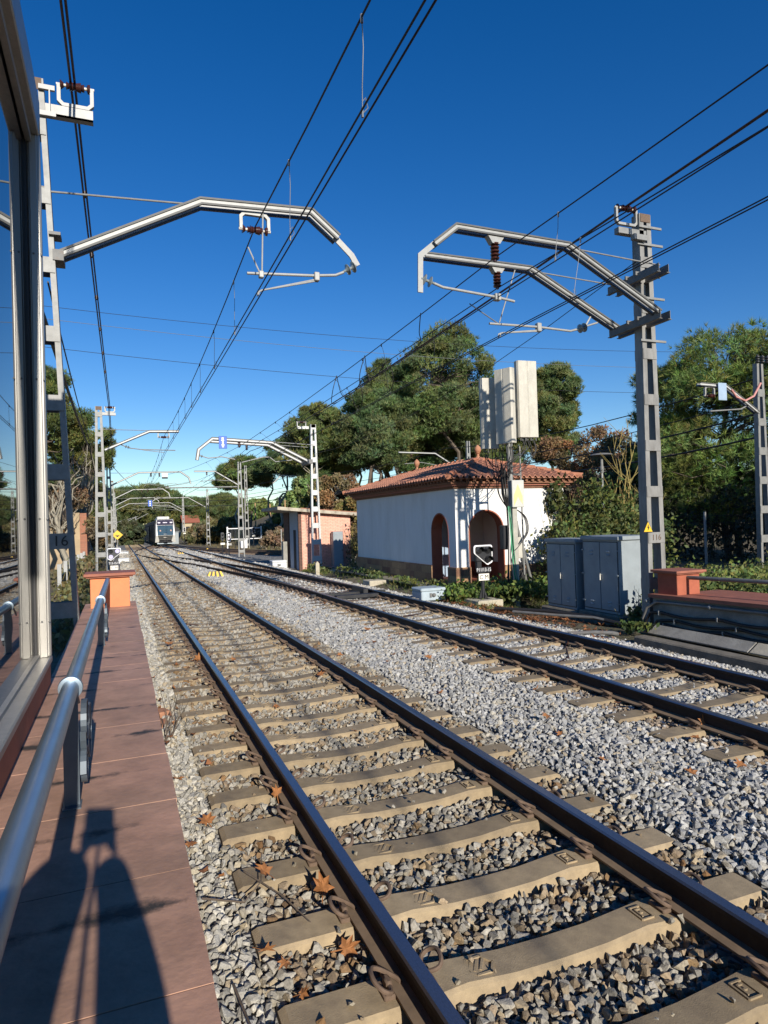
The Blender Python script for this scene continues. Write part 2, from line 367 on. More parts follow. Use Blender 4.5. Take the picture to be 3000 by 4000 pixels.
def copy_tree(o, parent=None):
    c = o.copy(); COL.objects.link(c); c.parent = parent
    for ch in list(o.children): copy_tree(ch, c)
    return c
def text(name, s, size, matk, loc, parent, rot=(math.pi/2, 0, 0), align='CENTER', ext=0.002, sx=1.0):
    cu = bpy.data.curves.new(name, 'FONT'); cu.body = s; cu.size = size; cu.align_x = align; cu.align_y = 'CENTER'; cu.extrude = ext; cu.resolution_u = 3
    t = bpy.data.objects.new(name, cu); COL.objects.link(t)
    dg = bpy.context.evaluated_depsgraph_get(); me = bpy.data.meshes.new_from_object(t.evaluated_get(dg))
    bpy.data.objects.remove(t); me.materials.clear(); me.materials.append(MT[matk])
    o = bpy.data.objects.new(name, me); COL.objects.link(o); o.parent = parent
    o.location = Vector(loc) - (wpos(parent) if parent else Vector((0, 0, 0))); o.rotation_euler = rot; o.scale = (sx, 1, 1); return o
def np_mesh(name, V, F, matk, tint=None):
    """V (n,3), F (m,3) triangles, tint (m,3) one colour per face"""
    me = bpy.data.meshes.new(name); n, k = len(V), len(F)
    me.vertices.add(n); me.vertices.foreach_set('co', np.ascontiguousarray(V, dtype=np.float32).ravel())
    me.loops.add(k*3); me.loops.foreach_set('vertex_index', np.ascontiguousarray(F, dtype=np.int32).ravel())
    me.polygons.add(k); me.polygons.foreach_set('loop_start', np.arange(0, k*3, 3, dtype=np.int32))
    try: me.polygons.foreach_set('loop_total', np.full(k, 3, dtype=np.int32))
    except Exception: pass
    if tint is not None:
        a = me.attributes.new('tint', 'FLOAT_COLOR', 'FACE')
        c = np.ones((k, 4), dtype=np.float32); c[:, :3] = tint; a.data.foreach_set('color', c.ravel())
    me.materials.append(MT[matk]); me.update(calc_edges=True); me.shade_flat(); return me

# ================================================================== THE GROUND
def sstep(a, b, x):
    t = min(1.0, max(0.0, (x-a)/(b-a))); return t*t*(3-2*t)
def plin(pts, x):
    if x <= pts[0][0]: return pts[0][1]
    for (a, va), (b, vb) in zip(pts, pts[1:]):
        if x <= b: return va+(vb-va)*(x-a)/(b-a)
    return pts[-1][1]
BANK = [(0, 22.5), (30, 22), (40, 19.5), (50, 16), (60, 13.0), (78, 10.5), (100, 9.5), (150, 9.0)]
def ground_z(x, y):
    z = grade(min(y, 160)) - 0.30
    if y > 130: z -= 0.0
    if x > 5.5: z += 0.12*sstep(5.6, 7.0, x)*(1-sstep(26, 33, y))*sstep(15.2, 16.6, y); z -= .20*sstep(6.4, 7.4, x)*sstep(9.6, 11.5, y)*(1-sstep(15.2, 16.2, y))
    xb = plin(BANK, y)
    z += 4.2*sstep(xb, xb+15, x)*sstep(20, 48, y) + 3.0*sstep(xb+6, xb+40, x)*sstep(25, 60, y)
    if x < -3.2: z += 0.9*sstep(-3.2, -9, x)*sstep(12, 30, y) + 3*sstep(-8, -30, x)*sstep(20, 60, y)
    if y > 178: z += 3.5*sstep(178, 260, y)*sstep(0, 60, abs(x-3))
    return z
xs = [-1500, -700, -300, -150, -90, -60, -45, -35, -28, -22, -17, -13, -10, -8, -6.5, -5.2, -4.2, -3.4, -2.8, -2.2, -1.5, 0, 2, 4, 5.3, 5.7, 6.1, 6.5, 6.9, 7.4, 8, 9, 10, 11, 12, 13, 14, 15, 16, 17, 18, 19, 20, 21, 22, 23, 24, 25, 26.5, 28, 30, 32, 34, 37, 40, 45, 50, 60, 75, 100, 150, 300, 700, 1500]
ys = [-400, -100, -40, -15, -5, 0, 3, 6, 9, 12, 15, 18, 21, 24, 27, 30, 32, 34, 37, 40, 43, 46, 49, 52, 55, 58, 61, 65, 70, 75, 80, 86, 92, 100, 110, 120, 130, 140, 150, 165, 180, 200, 230, 300, 500, 900, 2500]
g = MB(); nx = len(xs)
for y in ys:
    for x in xs:
        dz = (rnd.random()-.5)*0.10 if (x > 6.3 or x < -3) else 0
        g.v.append((x, y, ground_z(x, y)+dz))
for j in range(len(ys)-1):
    for i in range(nx-1):
        g.f.append((j*nx+i, j*nx+i+1, (j+1)*nx+i+1, (j+1)*nx+i)); g.mi.append(0)
obj('ground', g, 'ground', kind='structure', smooth=True)

PROF = [(-2.4, -.22), (-1.7, -.200), (-1.35, -.195), (-1.15, -.21), (-.9, -.228), (0, -.238), (.9, -.228), (1.15, -.208), (1.4, -.185), (1.8, -.165), (2.3, -.17), (2.6, -.20), (2.9, -.212), (4.0, -.222), (5.0, -.212), (5.4, -.225), (5.75, -.29), (6.3, -.36)]
def bed_z(x, y): return plin(PROF, x) + grade(y) + (.022*sstep(4.5, 9, y) if -1.2 < x < 1.2 else 0)
bed = MB(); bx = [-2.4, -2.0, -1.7, -1.5, -1.3, -1.1, -.9, -.6, -.3, 0, .3, .6, .9, 1.1, 1.3, 1.5, 1.8, 2.1, 2.4, 2.7, 3.0, 3.4, 3.8, 4.2, 4.6, 5.0, 5.3, 5.6, 5.9, 6.3]
by = [-6+i*1.5 for i in range(0, 40)] + [54+i*4 for i in range(0, 31)]
for y in by:
    for x in bx: bed.v.append((x, y, bed_z(x, y)-0.016))
nb_ = len(bx)
for j in range(len(by)-1):
    for i in range(nb_-1): bed.f.append((j*nb_+i, j*nb_+i+1, (j+1)*nb_+i+1, (j+1)*nb_+i)); bed.mi.append(0)
obj('ballast_bed', bed, 'ballast base', kind='structure', smooth=True)
sid = MB()
row = [(-.5, 33), (0, 40), (0, 50), (0, 60), (0, 72), (0, 90), (0, 110)]
for y, a, b in [(32.6, 5.6, 8.2), (36, 5.6, 12.5), (42, 5.6, 16), (50, 5.6, 13.5), (58, 5.6, 11), (68, 5.6, 9.5), (80, 5.6, 8), (110, 5.6, 7.5)]:
    for k in range(6):
        sid.v.append((a+(b-a)*k/5, y, grade(y)-0.27-0.02*k*(k > 3)))
for j in range(7):
    for k in range(5): sid.f.append((j*6+k, j*6+k+1, (j+1)*6+k+1, (j+1)*6+k)); sid.mi.append(0)
obj('siding_ballast', sid, 'ballast base', kind='structure', smooth=True)

# ------------------------------------------------------------------ ballast stones (too many to count)
S1Y, S2Y, SP = 2.699, 4.17, 0.602
T2X = 3.93
npr = np.random.default_rng(11)
rocks = []
for i in range(14):
    bm = bmesh.new()
    for k in range(13):
        p = Vector((rnd.gauss(0, 1), rnd.gauss(0, 1), rnd.gauss(0, 1))).normalized()*(.85+.3*rnd.random())
        bm.verts.new((p.x*.62, p.y*.46, p.z*.38))
    rr = bmesh.ops.convex_hull(bm, input=bm.verts[:])
    loose = [q for q in bm.verts if not q.link_faces]
    for q in loose: bm.verts.remove(q)
    bmesh.ops.triangulate(bm, faces=bm.faces[:]); bm.verts.index_update()
    rocks.append((np.array([q.co[:] for q in bm.verts], dtype=np.float32), np.array([[q.index for q in f.verts] for f in bm.faces], dtype=np.int32))); bm.free()

def on_sleeper(x, y):
    a = (np.abs(x) < 1.33) & (np.abs((y-S1Y+SP/2) % SP - SP/2) < .135)
    b = (np.abs(x-T2X) < 1.33) & (np.abs((y-S2Y+SP/2) % SP - SP/2) < .13)
    return a | b
def on_rail(x):
    return np.min(np.stack([np.abs(x-c) for c in (-.7535, .7535, T2X-.7535, T2X+.7535)]), axis=0) < .055
STONE_COL = np.array([(.40, .395, .375), (.45, .44, .415), (.35, .345, .33), (.30, .30, .29), (.43, .40, .335), (.40, .34, .25), (.25, .25, .245), (.49, .48, .455)], dtype=np.float32)
STONE_W = np.array([.26, .20, .18, .10, .10, .06, .05, .05])
def stones(name, zones, seed):
    rg = np.random.default_rng(seed); VV, FF, TT = [], [], []; o = 0
    for (x0, x1, y0, y1, sp, sscale, zoff) in zones:
        nxx, nyy = int((x1-x0)/sp), int((y1-y0)/sp)
        gx, gy = np.meshgrid(np.arange(nxx), np.arange(nyy))
        x = x0 + (gx.ravel()+.5+(gy.ravel() % 2)*.5+rg.uniform(-.42, .42, gx.size))*sp
        y = y0 + (gy.ravel()+.5+rg.uniform(-.42, .42, gx.size))*sp
        ang = np.arctan2(x-CAM.x, y)
        osl = on_sleeper(x, y); stray = osl & (rg.random(len(x)) < .012) & (sp < .05)
        ok = ((~osl) | stray) & (~on_rail(x)) & (ang < R(58)) & ((x > -1.655) | (y > 12)) & ~((x > 6.5-y*.02) & (y > 30))
        x, y = x[ok], y[ok]; n = len(x); stray = stray[ok]
        z = np.interp(x, [p[0] for p in PROF], [p[1] for p in PROF]) - .0055*np.maximum(0, y-8) + .022*np.clip((y-4.5)/4.5, 0, 1)*(np.abs(x) < 1.2)
        sz = sp*rg.uniform(.70, 1.55, n)*sscale; z = z+zoff
        z = z + rg.uniform(-.012, .012, n) + .02*np.sin(x*5.1+1.7*np.sin(y*2.3))*((x > 1.4) & (x < 2.5)) + sz*.12
        z[stray] = -.155 - .0055*np.maximum(0, y[stray]-8); sz[stray] *= .7
        kind = rg.integers(0, len(rocks), n)
        q = rg.normal(size=(n, 4)); q[:, 1:3] *= .55; q /= np.linalg.norm(q, axis=1)[:, None]
        w, a, b, c = q.T
        RM = np.stack([1-2*(b*b+c*c), 2*(a*b-c*w), 2*(a*c+b*w), 2*(a*b+c*w), 1-2*(a*a+c*c), 2*(b*c-a*w), 2*(a*c-b*w), 2*(b*c+a*w), 1-2*(a*a+b*b)], -1).reshape(n, 3, 3).astype(np.float32)
        col = STONE_COL[rg.choice(len(STONE_COL), n, p=STONE_W/STONE_W.sum())]*rg.uniform(.8, 1.2, (n, 1)).astype(np.float32)
        brown = (np.abs(np.abs(x-T2X)-.80) < .28) | ((np.abs(np.abs(x)-.9) < .3) & (rg.random(n) < .4))
        brown &= rg.random(n) < .75
        col[brown] = col[brown]*np.array([.72, .58, .45], dtype=np.float32)
        crib = np.abs(x) < 1.33; col[crib] = col[crib]*np.array([.80, .75, .66], dtype=np.float32); lft = x < -1.3; col[lft] = col[lft]*np.array([1.0, .96, .87], dtype=np.float32); mid_ = (x > 1.33) & (x < 2.8); col[mid_] *= .92
        warm = (np.abs(x) < 1.2) & (rg.random(n) < .28); col[warm] = col[warm]*np.array([.85, .70, .54], dtype=np.float32)
        for k in range(len(rocks)):
            s = np.nonzero(kind == k)[0]
            if not len(s): continue
            rv, rf = rocks[k]
            V = np.einsum('nij,vj->nvi', RM[s], rv)*sz[s][:, None, None] + np.stack([x[s], y[s], z[s]], -1)[:, None, :]
            F = rf[None]+(np.arange(len(s))*len(rv))[:, None, None]+o
            VV.append(V.reshape(-1, 3)); FF.append(F.reshape(-1, 3)); TT.append(np.repeat(col[s], len(rf), axis=0)); o += len(s)*len(rv)
    me = np_mesh(name, np.concatenate(VV), np.concatenate(FF), 'stone', np.concatenate(TT))
    return obj(name, me, None, kind='stuff', label='grey crushed stone ballast lying between and around the rails', cat='ballast')
stones('ballast_stones', [(-1.66, 6.2, 1.1, 8.5, .030, 1.0, -.010), (-1.66, 6.2, 1.1, 8.5, .046, .98, .004), (-1.66, 6.2, 8.5, 17, .040, 1.05, -.004), (-1.66, 6.2, 8.5, 17, .060, 1.0, .004), (-1.66, 6.0, 17, 32, .075, 1.15, 0), (-1.9, 6.0, 32, 50, .11, 1.15, .004), (-2.0, 5.8, 50, 78, .17, 1.1, .01)], 3)

# ------------------------------------------------------------------ tracks
RP = [(-.075, -.154), (.075, -.154), (.075, -.142), (.012, -.122), (.009, -.045), (.034, -.036), (.036, -.012), (.029, 0), (-.029, 0), (-.036, -.012), (-.034, -.036), (-.009, -.045), (-.012, -.122), (-.075, -.142)]
RMI = [0, 1, 1, 0, 0, 0, 2, 2, 2, 0, 0, 0, 1, 1]
RM_ = ['rusty rail side', 'dirty rail foot', 'rail head steel']
def rail_path(f, y0, y1, n, dz=0.0):
    return [(f(y0+(y1-y0)*i/n), y0+(y1-y0)*i/n, grade(y0+(y1-y0)*i/n)+dz) for i in range(n+1)]
def sleeper_mesh(name, matk, worn=False, marks=True, flat=False):
    b = MB(); L_, st = 1.30, [-1.3, -1.27, -1.0, -.62, -.5, -.25, 0, .25, .5, .62, 1.0, 1.27, 1.3]
    for i, x in enumerate(st):
        e = abs(x)
        top = -.165 if e > .55 else -.165 - .028*sstep(.55, .15, e)
        if flat: top = -.165
        if e > 1.28: top = -.18
        w = .105 if not flat else .115; wb = .145 if not flat else .12
        if e < .6 and not flat: w, wb = .092, .13
        b.v += [(x, -wb, -.38), (x, -w-.008, top-.014), (x, -w+.006, top), (x, w-.006, top), (x, w+.008, top-.014), (x, wb, -.38)]
    for i in range(len(st)-1):
        for j in range(5): b.f.append((i*6+j, i*6+j+1, (i+1)*6+j+1, (i+1)*6+j)); b.mi.append(0)
    b.f += [tuple(range(5, -1, -1)), tuple((len(st)-1)*6+j for j in range(6))]; b.mi += [0, 0]
    if marks:
        zt = -.181
        def bar(p, q, wdt=.006):
            p, q = Vector(p), Vector(q); d = (q-p).normalized(); nrm = Vector((-d.y, d.x))*wdt
            b.prism([(p.x+nrm.x, p.y+nrm.y, zt), (q.x+nrm.x, q.y+nrm.y, zt), (q.x-nrm.x, q.y-nrm.y, zt), (p.x-nrm.x, p.y-nrm.y, zt)], (0, 0, .008+.003))
        cx = -.40
        hexa = [(cx+.075*math.cos(R(60*k)), .065*math.sin(R(60*k))) for k in range(6)]
        for k in range(6): bar(hexa[k], hexa[(k+1) % 6])
        for s in (-.03, 0, .03): bar((cx-.035+s, -.03), (cx+.01+s, .035))
        zt = -.168
        for p, q in [((.50, -.05), (.50, .05)), ((.50, .05), (.57, .05)), ((.57, .05), (.57, -.05)), ((.57, -.05), (.50, -.05)), ((.52, -.03), (.52, .03)), ((.52, .03), (.55, .03)), ((.52, 0), (.545, 0))]: bar(p, q, .004)
    return mesh_from(name, b, [matk])
def clip_mesh():
    b = MB()
    b.box((-.045, -.055, -.17), (.04, .055, -.145), bev=.006)          # shoulder, u = outwards = +x
    b.box((-.01, -.03, -.15), (.02, .03, -.105), bev=.008)
    loop = [(.005, -.065, -.125), (.005, .05, -.125), (.02, .085, -.115), (.055, .09, -.095), (.08, .06, -.075), (.082, .02, -.068), (.072, -.03, -.072), (.05, -.058, -.085), (.02, -.05, -.095), (-.01, -.03, -.108), (-.035, -.01, -.118), (-.05, .02, -.125)]
    pts = []
    for i in range(len(loop)-1):
        for t in (0, .5):
            pts.append(Vector(loop[i]).lerp(Vector(loop[i+1]), t))
    pts.append(Vector(loop[-1])); pts = [pts[0]]+[(pts[i-1]+pts[i]*2+pts[i+1])/4 for i in range(1, len(pts)-1)]+[pts[-1]]
    b.tube(pts, .0105, 7)
    return mesh_from('rail_clip', b, ['clip rust'], smooth=True)
def vary_by_object(k, lo, hi):
    nt = MT[k].node_tree; b = nt.nodes['Principled BSDF']; old = b.inputs['Base Color'].links[0].from_socket
    oi = nt.nodes.new('ShaderNodeObjectInfo'); mr = nt.nodes.new('ShaderNodeMapRange'); mr.inputs['To Min'].default_value = lo; mr.inputs['To Max'].default_value = hi
    nt.links.new(oi.outputs['Random'], mr.inputs['Value']); v = nt.nodes.new('ShaderNodeVectorMath'); v.operation = 'SCALE'
    nt.links.new(old, v.inputs[0]); nt.links.new(mr.outputs[0], v.inputs['Scale']); nt.links.new(v.outputs[0], b.inputs['Base Color'])
vary_by_object('sleeper concrete', .80, 1.16)
CLIP = clip_mesh()
SL_NEW = sleeper_mesh('sleeper', 'sleeper concrete')
SL_OLD = sleeper_mesh('sleeper', 'sleeper concrete', marks=False)
SL_WOOD = sleeper_mesh('sleeper', 'old sleeper', marks=False, flat=True)
def clips_on(s, rot_extra=0):
    for c in (-.7535, .7535):
        for sgn in (-1, 1):
            inst('rail_clip', CLIP, s, (c+sgn*.085, 0, 0), 0 if sgn > 0 else math.pi)
def track(name, label, xf, y0, y1, first, sleepers, n_parts, n_clips, wood, rough_from):
    t = thing(name, label, 'railway track', (xf(0), 0, 0))
    for s in (-1, 1):
        obj('rail', MB().sweep(RP, rail_path(lambda y: xf(y)+s*.7535, y0, y1, 60), RMI), RM_, t)
    rest = MB()
    for k in range(sleepers):
        y = first+k*SP; x = xf(y)
        wd = wood(y); me = SL_WOOD if wd else (SL_NEW if y < 14 else SL_OLD)
        if k < n_parts:
            s = inst('sleeper', me, t, (x-xf(0), y, grade(y)+rnd.uniform(-.004, .004)-(.006 if wd else 0)), rnd.uniform(-.006, .006))
            if k < n_clips: clips_on(s)
        else:
            z = grade(y); rest.box((x-1.3, y-.11, z-.36), (x+1.3, y+.11, z-.165), mi=1 if wd else 0)
        if k >= n_clips and k < 140:
            z = grade(y)
            for c in (-.7535, .7535):
                rest.box((x+c-.13, y-.05, z-.17), (x+c-.075, y+.05, z-.09), mi=2); rest.box((x+c+.075, y-.05, z-.17), (x+c+.13, y+.05, z-.09), mi=2)
    obj('distant_sleepers', rest, ['sleeper concrete', 'old sleeper', 'clip rust'], t, kind='stuff')
    return t
t2x = lambda y: T2X
t1 = track('railway_track', 'nearest track with pale concrete sleepers and spring clips beside the handrail wall', lambda y: 0.0, -4, 174, S1Y-3*SP, 285, 98, 42, lambda y: 41 < y < 60 or 66 < y < 96, 0)
t2 = track('railway_track', 'second track running past the white building, the approaching train stands on it', t2x, -4, 174, S2Y-3*SP, 282, 90, 34, lambda y: 16.6 < y < 46 or 80 < y < 116, 0)
# earth bond cables across the cribs
def bond(parent, pts, r=.012): obj('bond_cable', MB().tube(pts, r, 6), 'brown cable', parent, smooth=True)
bond(t1, [(-.70, 14.6, -.17), (-.3, 14.5, -.225), (.2, 14.62, -.225), (.55, 14.95, -.20), (.70, 15.3, -.15)])
bond(t2, [(3.22, 13.3, -.17), (3.6, 13.2, -.20), (4.2, 13.35, -.20), (4.55, 13.75, -.17), (4.66, 14.1, -.13)])
bond(t2, [(3.22, 7.6, -.17), (3.6, 7.7, -.20), (4.1, 8.0, -.19), (4.5, 8.6, -.17), (4.66, 8.75, -.12)])

XO = [(3.93, 16.6), (3.88, 20), (3.62, 26.2), (3.04, 32.8), (2.18, 41.1), (1.25, 48.1), (.40, 56), (0.0, 63)]
def crv(pts):
    ysx = [p[1] for p in pts]; xv = [p[0] for p in pts]
    def f(y):
        i = 0
        while i < len(pts)-2 and y > ysx[i+1]: i += 1
        def tan(j):
            a, b = max(0, j-1), min(len(pts)-1, j+1); return (xv[b]-xv[a])/(ysx[b]-ysx[a])
        h = ysx[i+1]-ysx[i]; t = min(1, max(0, (y-ysx[i])/h))
        return (2*t**3-3*t*t+1)*xv[i]+(t**3-2*t*t+t)*h*tan(i)+(-2*t**3+3*t*t)*xv[i+1]+(t**3-t*t)*h*tan(i+1)
    return f
def crossover(label, pts, y0, y1, ties):
    f = crv(pts); t = thing('crossover_track', label, 'railway track', (pts[0][0], pts[0][1], 0))
    for s in (-1, 1):
        obj('rail', MB().sweep(RP, rail_path(lambda y: f(y)+s*.7535, y0, y1, 40, -.004), [0, 1, 1, 0, 0, 0, 0, 2, 0, 0, 0, 0, 1, 1]), ['rusty rail side', 'dirty rail foot', 'clip rust'], t)
        # check rail beside the running rail near the crossing
        cy = y0+(y1-y0)*(.55 if s > 0 else .45)
        obj('check_rail', MB().sweep([(-.03, -.12), (.03, -.12), (.03, -.006), (-.03, -.006)], rail_path(lambda y: f(y)+s*(.7535-.10), cy-2.2, cy+2.2, 6)), 'rusty rail side', t)
    b = MB(); y = y0+.4
    while y < y1-.4:
        x = f(y); z = grade(y)
        if ties(y): b.box((x-1.25, y-.12, z-.34), (x+1.25, y+.12, z-.178))
        for s in (-1, 1):
            for q in (-1, 1): b.box((x+s*.7535+q*.08, y-.05, z-.178), (x+s*.7535+q*.13, y+.05, z-.11), mi=1)
        y += SP
    obj('timber_sleepers', b, ['old sleeper', 'clip rust'], t, kind='stuff')
    return t
crossover('rusty crossover track slanting from the far track over to the nearest one', XO, 17.4, 62, lambda y: 24 < y < 57)
crossover('farther crossover track just in front of the train', [(0, 64), (.25, 71), (1.0, 80), (2.2, 92), (3.3, 102), (4.0, 112)], 65, 111, lambda y: 70 < y < 106)
f3 = crv([(17.9, 4), (17.7, 18), (16.2, 34), (13.2, 43), (9.8, 52), (7.4, 62), (5.6, 73), (4.6, 84), (4.2, 96)])
sd = thing('siding_track', 'siding curving off to the right behind the pink hut', 'railway track', (f3(60), 60, 0))
for s in (-1, 1):
    obj('rail', MB().sweep(RP, rail_path(lambda y: f3(y)+s*.78*(1+.25*sstep(75, 50, y)), 40, 95, 30, -.006), [0]*14), ['clip rust'], sd)
b = MB(); y = 42
while y < 92:
    b.box((f3(y)-1.4, y-.12, grade(y)-.36), (f3(y)+1.4, y+.12, grade(y)-.19), rot=Matrix.Rotation(-.3*sstep(78, 50, y), 3, 'Z')); y += .7
obj('timber_sleepers', b, 'old sleeper', sd, kind='stuff')

# striped fouling markers between the tracks
def fouling(x, y, s, label):
    t = thing('fouling_marker', label, 'track marker', (x, y, grade(y)-.2), 'yellow and black wedges between the tracks')
    z = bed_z(x, y)+.01 if x < 5.9 else grade(y)-.28; b = MB(); n = 7; w0, w1, h = .62*s, .40*s, .38*s
    for i in range(n):
        u0, u1 = i/n, (i+1)/n
        lo = [(-w0+2*w0*u0), (-w0+2*w0*u1)]; hi = [(-w1+2*w1*u0), (-w1+2*w1*u1)]
        b.add([(x+lo[0], y-.16, z-.05), (x+lo[1], y-.16, z-.05), (x+hi[1], y-.06, z+h), (x+hi[0], y-.06, z+h), (x+lo[0], y+.16, z-.05), (x+lo[1], y+.16, z-.05), (x+hi[1], y+.06, z+h), (x+hi[0], y+.06, z+h)],
              [(0, 1, 2, 3), (5, 4, 7, 6), (3, 2, 6, 7)] + ([(4, 0, 3, 7)] if i == 0 else []) + ([(1, 5, 6, 2)] if i == n-1 else []), mi=i % 2)
    obj('wedge', b, ['sign yellow', 'warning black'], t)
fouling(1.79, 28.7, .6, 'nearest yellow and black striped wedge on the ballast by the crossover')
fouling(2.67, 58, .6, 'striped wedge on the ballast midway towards the train')
fouling(6.7, 71.4, .6, 'striped wedge right of the far track by the siding')
fouling(2.82, 103, .6, 'farthest striped wedge just in front of the train')

# ================================================================== LEFT PLATFORM EDGE
def coping_material():
    M = MT['coping tile']; nt = M.node_tree; N = nt.nodes; L = nt.links; b = N['Principled BSDF']
    old = b.inputs['Base Color'].links[0].from_socket
    tc = N.new('ShaderNodeTexCoord'); sep = N.new('ShaderNodeSeparateXYZ'); L.new(tc.outputs['Object'], sep.inputs[0])
    nz = N.new('ShaderNodeTexNoise'); nz.inputs['Scale'].default_value = 3.2; nz.inputs['Detail'].default_value = 9; nz.inputs['Roughness'].default_value = .68; L.new(tc.outputs['Object'], nz.inputs['Vector'])
    d = N.new('ShaderNodeMath'); d.operation = 'MULTIPLY_ADD'; L.new(sep.outputs['Y'], d.inputs[0]); d.inputs[1].default_value = 1/.62; d.inputs[2].default_value = -1.75/.62+20
    pp = N.new('ShaderNodeMath'); pp.operation = 'PINGPONG'; L.new(d.outputs[0], pp.inputs[0]); pp.inputs[1].default_value = .5
    mr = N.new('ShaderNodeMapRange'); L.new(pp.outputs[0], mr.inputs['Value']); mr.inputs['From Min'].default_value = 0; mr.inputs['From Max'].default_value = .16; mr.inputs['To Min'].default_value = .24; mr.inputs['To Max'].default_value = -.05
    ad = N.new('ShaderNodeMath'); ad.operation = 'ADD'; L.new(nz.outputs['Fac'], ad.inputs[0]); L.new(mr.outputs[0], ad.inputs[1])
    th = N.new('ShaderNodeMapRange'); L.new(ad.outputs[0], th.inputs['Value']); th.inputs['From Min'].default_value = .66; th.inputs['From Max'].default_value = .80
    mx = N.new('ShaderNodeMix'); mx.data_type = 'RGBA'; L.new(th.outputs[0], mx.inputs['Factor']); L.new(old, mx.inputs['A']); mx.inputs['B'].default_value = (.05, .04, .03, 1)
    L.new(mx.outputs['Result'], b.inputs['Base Color'])
coping_material()
CZ = 0.70
w = thing('parapet_wall', 'low wall with wide reddish coping slabs under the galvanised handrail', 'wall', (-2.03, 6, -.4))
obj('wall_body', MB().box((-2.37, .9, -.5), (-1.70, 11.35, CZ-.075)), 'orange render', w)
b = MB(); y = .9; n = 0
joints = [.9+.23, 1.75, 2.37, 2.99, 3.61, 4.23, 4.85, 5.47, 6.09, 6.71, 7.33, 7.95, 8.57, 9.19, 9.81, 10.43, 11.05, 11.42]
for a, c in zip([.9]+joints[:-1], joints):
    dz = rnd.uniform(-.003, .003); b.box((-2.40, a+.003, CZ-.07), (-1.667+rnd.uniform(-.004, .004), c-.002, CZ+.002+dz*.3))
obj('coping', b, 'coping tile', w)
obj('joint_mortar', MB().box((-2.39, .92, CZ-.074), (-1.675, 11.4, CZ-.0015)), 'dark joint', w)
def gate_pillar(label, x0, x1, y0, y1, z, h, matk):
    t = thing('wall_pillar', label, 'pillar', ((x0+x1)/2, (y0+y1)/2, z))
    obj('pillar_body', MB().box((x0, y0, z-.02), (x1, y1, z+h), bev=.008), matk, t)
    obj('cap', MB().box((x0-.085, y0-.085, z+h), (x1+.085, y1+.085, z+h+.045), bev=.008).box((x0-.05, y0-.05, z+h-.02), (x1+.05, y1+.05, z+h+.003)), 'cap tile', t)
    return t
gate_pillar('bright orange square pillar ending the handrail on the left wall', -2.30, -1.755, 10.72, 11.22, CZ, .465, 'orange render')

hr = thing('handrail', 'galvanised pipe handrail on scrolled iron posts along the left wall', 'handrail', (-2.07, 5, CZ))
P0, P1 = Vector((-2.085, -.5, 1.222)), Vector((-2.06, 10.73, 1.112))
pl = lambda y: P0.lerp(P1, (y+.5)/11.23)
obj('pipe', MB().tube([pl(y) for y in (-.5, 1, 2.5, 4, 5.5, 7, 9, 10.73)], .034, 20), 'railing galvanised', hr, smooth=True)
for y in (3.16, 7.3):
    d = (P1-P0).normalized(); obj('coupling_ring', MB().lathe(pl(y)-d*.035, d, [(0, .036), (.002, .048), (.022, .050), (.026, .044), (.066, .042), (.070, .036)], 24), 'railing galvanised', hr, smooth=True)
for y in (3.1, 7.24):
    p = pl(y); b = MB()
    b.box((p.x-.03, y-.008, CZ), (p.x+.03, y+.008, p.z-.02)).box((p.x-.036, y-.045, CZ-.002), (p.x+.036, y+.045, CZ+.008))
    obj('post', b, 'post iron', hr)
    b = MB()
    for cy, cz, r_, turns, sg in [(y+.17, CZ+.30, .145, 1.6, 1), (y+.09, CZ+.13, .10, 1.4, -1), (y+.42, CZ+.22, .16, 1.4, 1)]:
        N_ = 34; ring = []
        for i in range(N_+1):
            u = i/N_; a = sg*(2*math.pi*turns*u)+math.pi; rr = r_*(1-.72*u); ring.append((cy+rr*math.cos(a), cz+rr*math.sin(a)))
        b.beam([(q[0], q[1]) for q in ring], .008, -.012, .012)
    # beam() draws in XZ; turn it so the scroll lies along the wall
    b.v = [(p.x+.045+q[1], q[0], q[2]) for q in b.v]
    b.tube([(p.x, y, CZ+.45), (p.x, y+.3, CZ+.43), (p.x, y+.56, CZ+.30)], .008, 6)
    obj('scroll', b, 'post iron', hr)

sh = thing('glazed_shelter', 'tall glazed platform shelter with aluminium frame at the left edge', 'shelter', (-2.46, 5.6, CZ))
XG, XOUT, YP_ = -2.475, -2.37, 5.6
obj('glass', MB().box((XG-.012, -3.0, .93), (XG, YP_, 4.86)), 'window glass', sh)
obj('sill', MB().box((XG-.01, -3.0, .86), (XOUT, YP_+.10, .91), bev=.008).box((XG, -3, .905), (XG+.03, YP_, .935)), 'aluminium frame', sh)
obj('base', MB().box((XG-.3, -3.0, CZ-.3), (XOUT-.012, YP_+.07, .86)), 'cap tile', sh)
b = MB(); b.box((XG+.012, YP_, .91), (XOUT, YP_+.075, 5.0), bev=.012); b.box((XG+.03, YP_-.012, .91), (XOUT-.02, YP_+.0, 4.86), bev=.005)
obj('frame_post', b, 'aluminium frame', sh)
obj('gasket', MB().box((XG-.004, YP_-.03, .91), (XG+.014, YP_+.01, 4.86)), 'dark gasket', sh)
b = MB()
for z in (1.18, 1.95, 3.0, 3.95):
    for x in (XG+.05, XG+.10): b.lathe((x, YP_-.014, z), (0, -1, 0), [(0, .008), (.003, .008), (.005, .004)], 8)
obj('screws', b, 'weathered steel', sh)
obj('head_beam', MB().box((XG-.03, -3.0, 4.86), (XOUT, YP_+.075, 5.16), bev=.01).box((XG+.01, -3.0, 4.80), (XG+.05, YP_, 4.86)), 'aluminium frame', sh)
obj('rear_box', MB().box((-4.6, -3.0, .2), (XG-.03, YP_+.05, 5.06)), 'dark opening', sh)
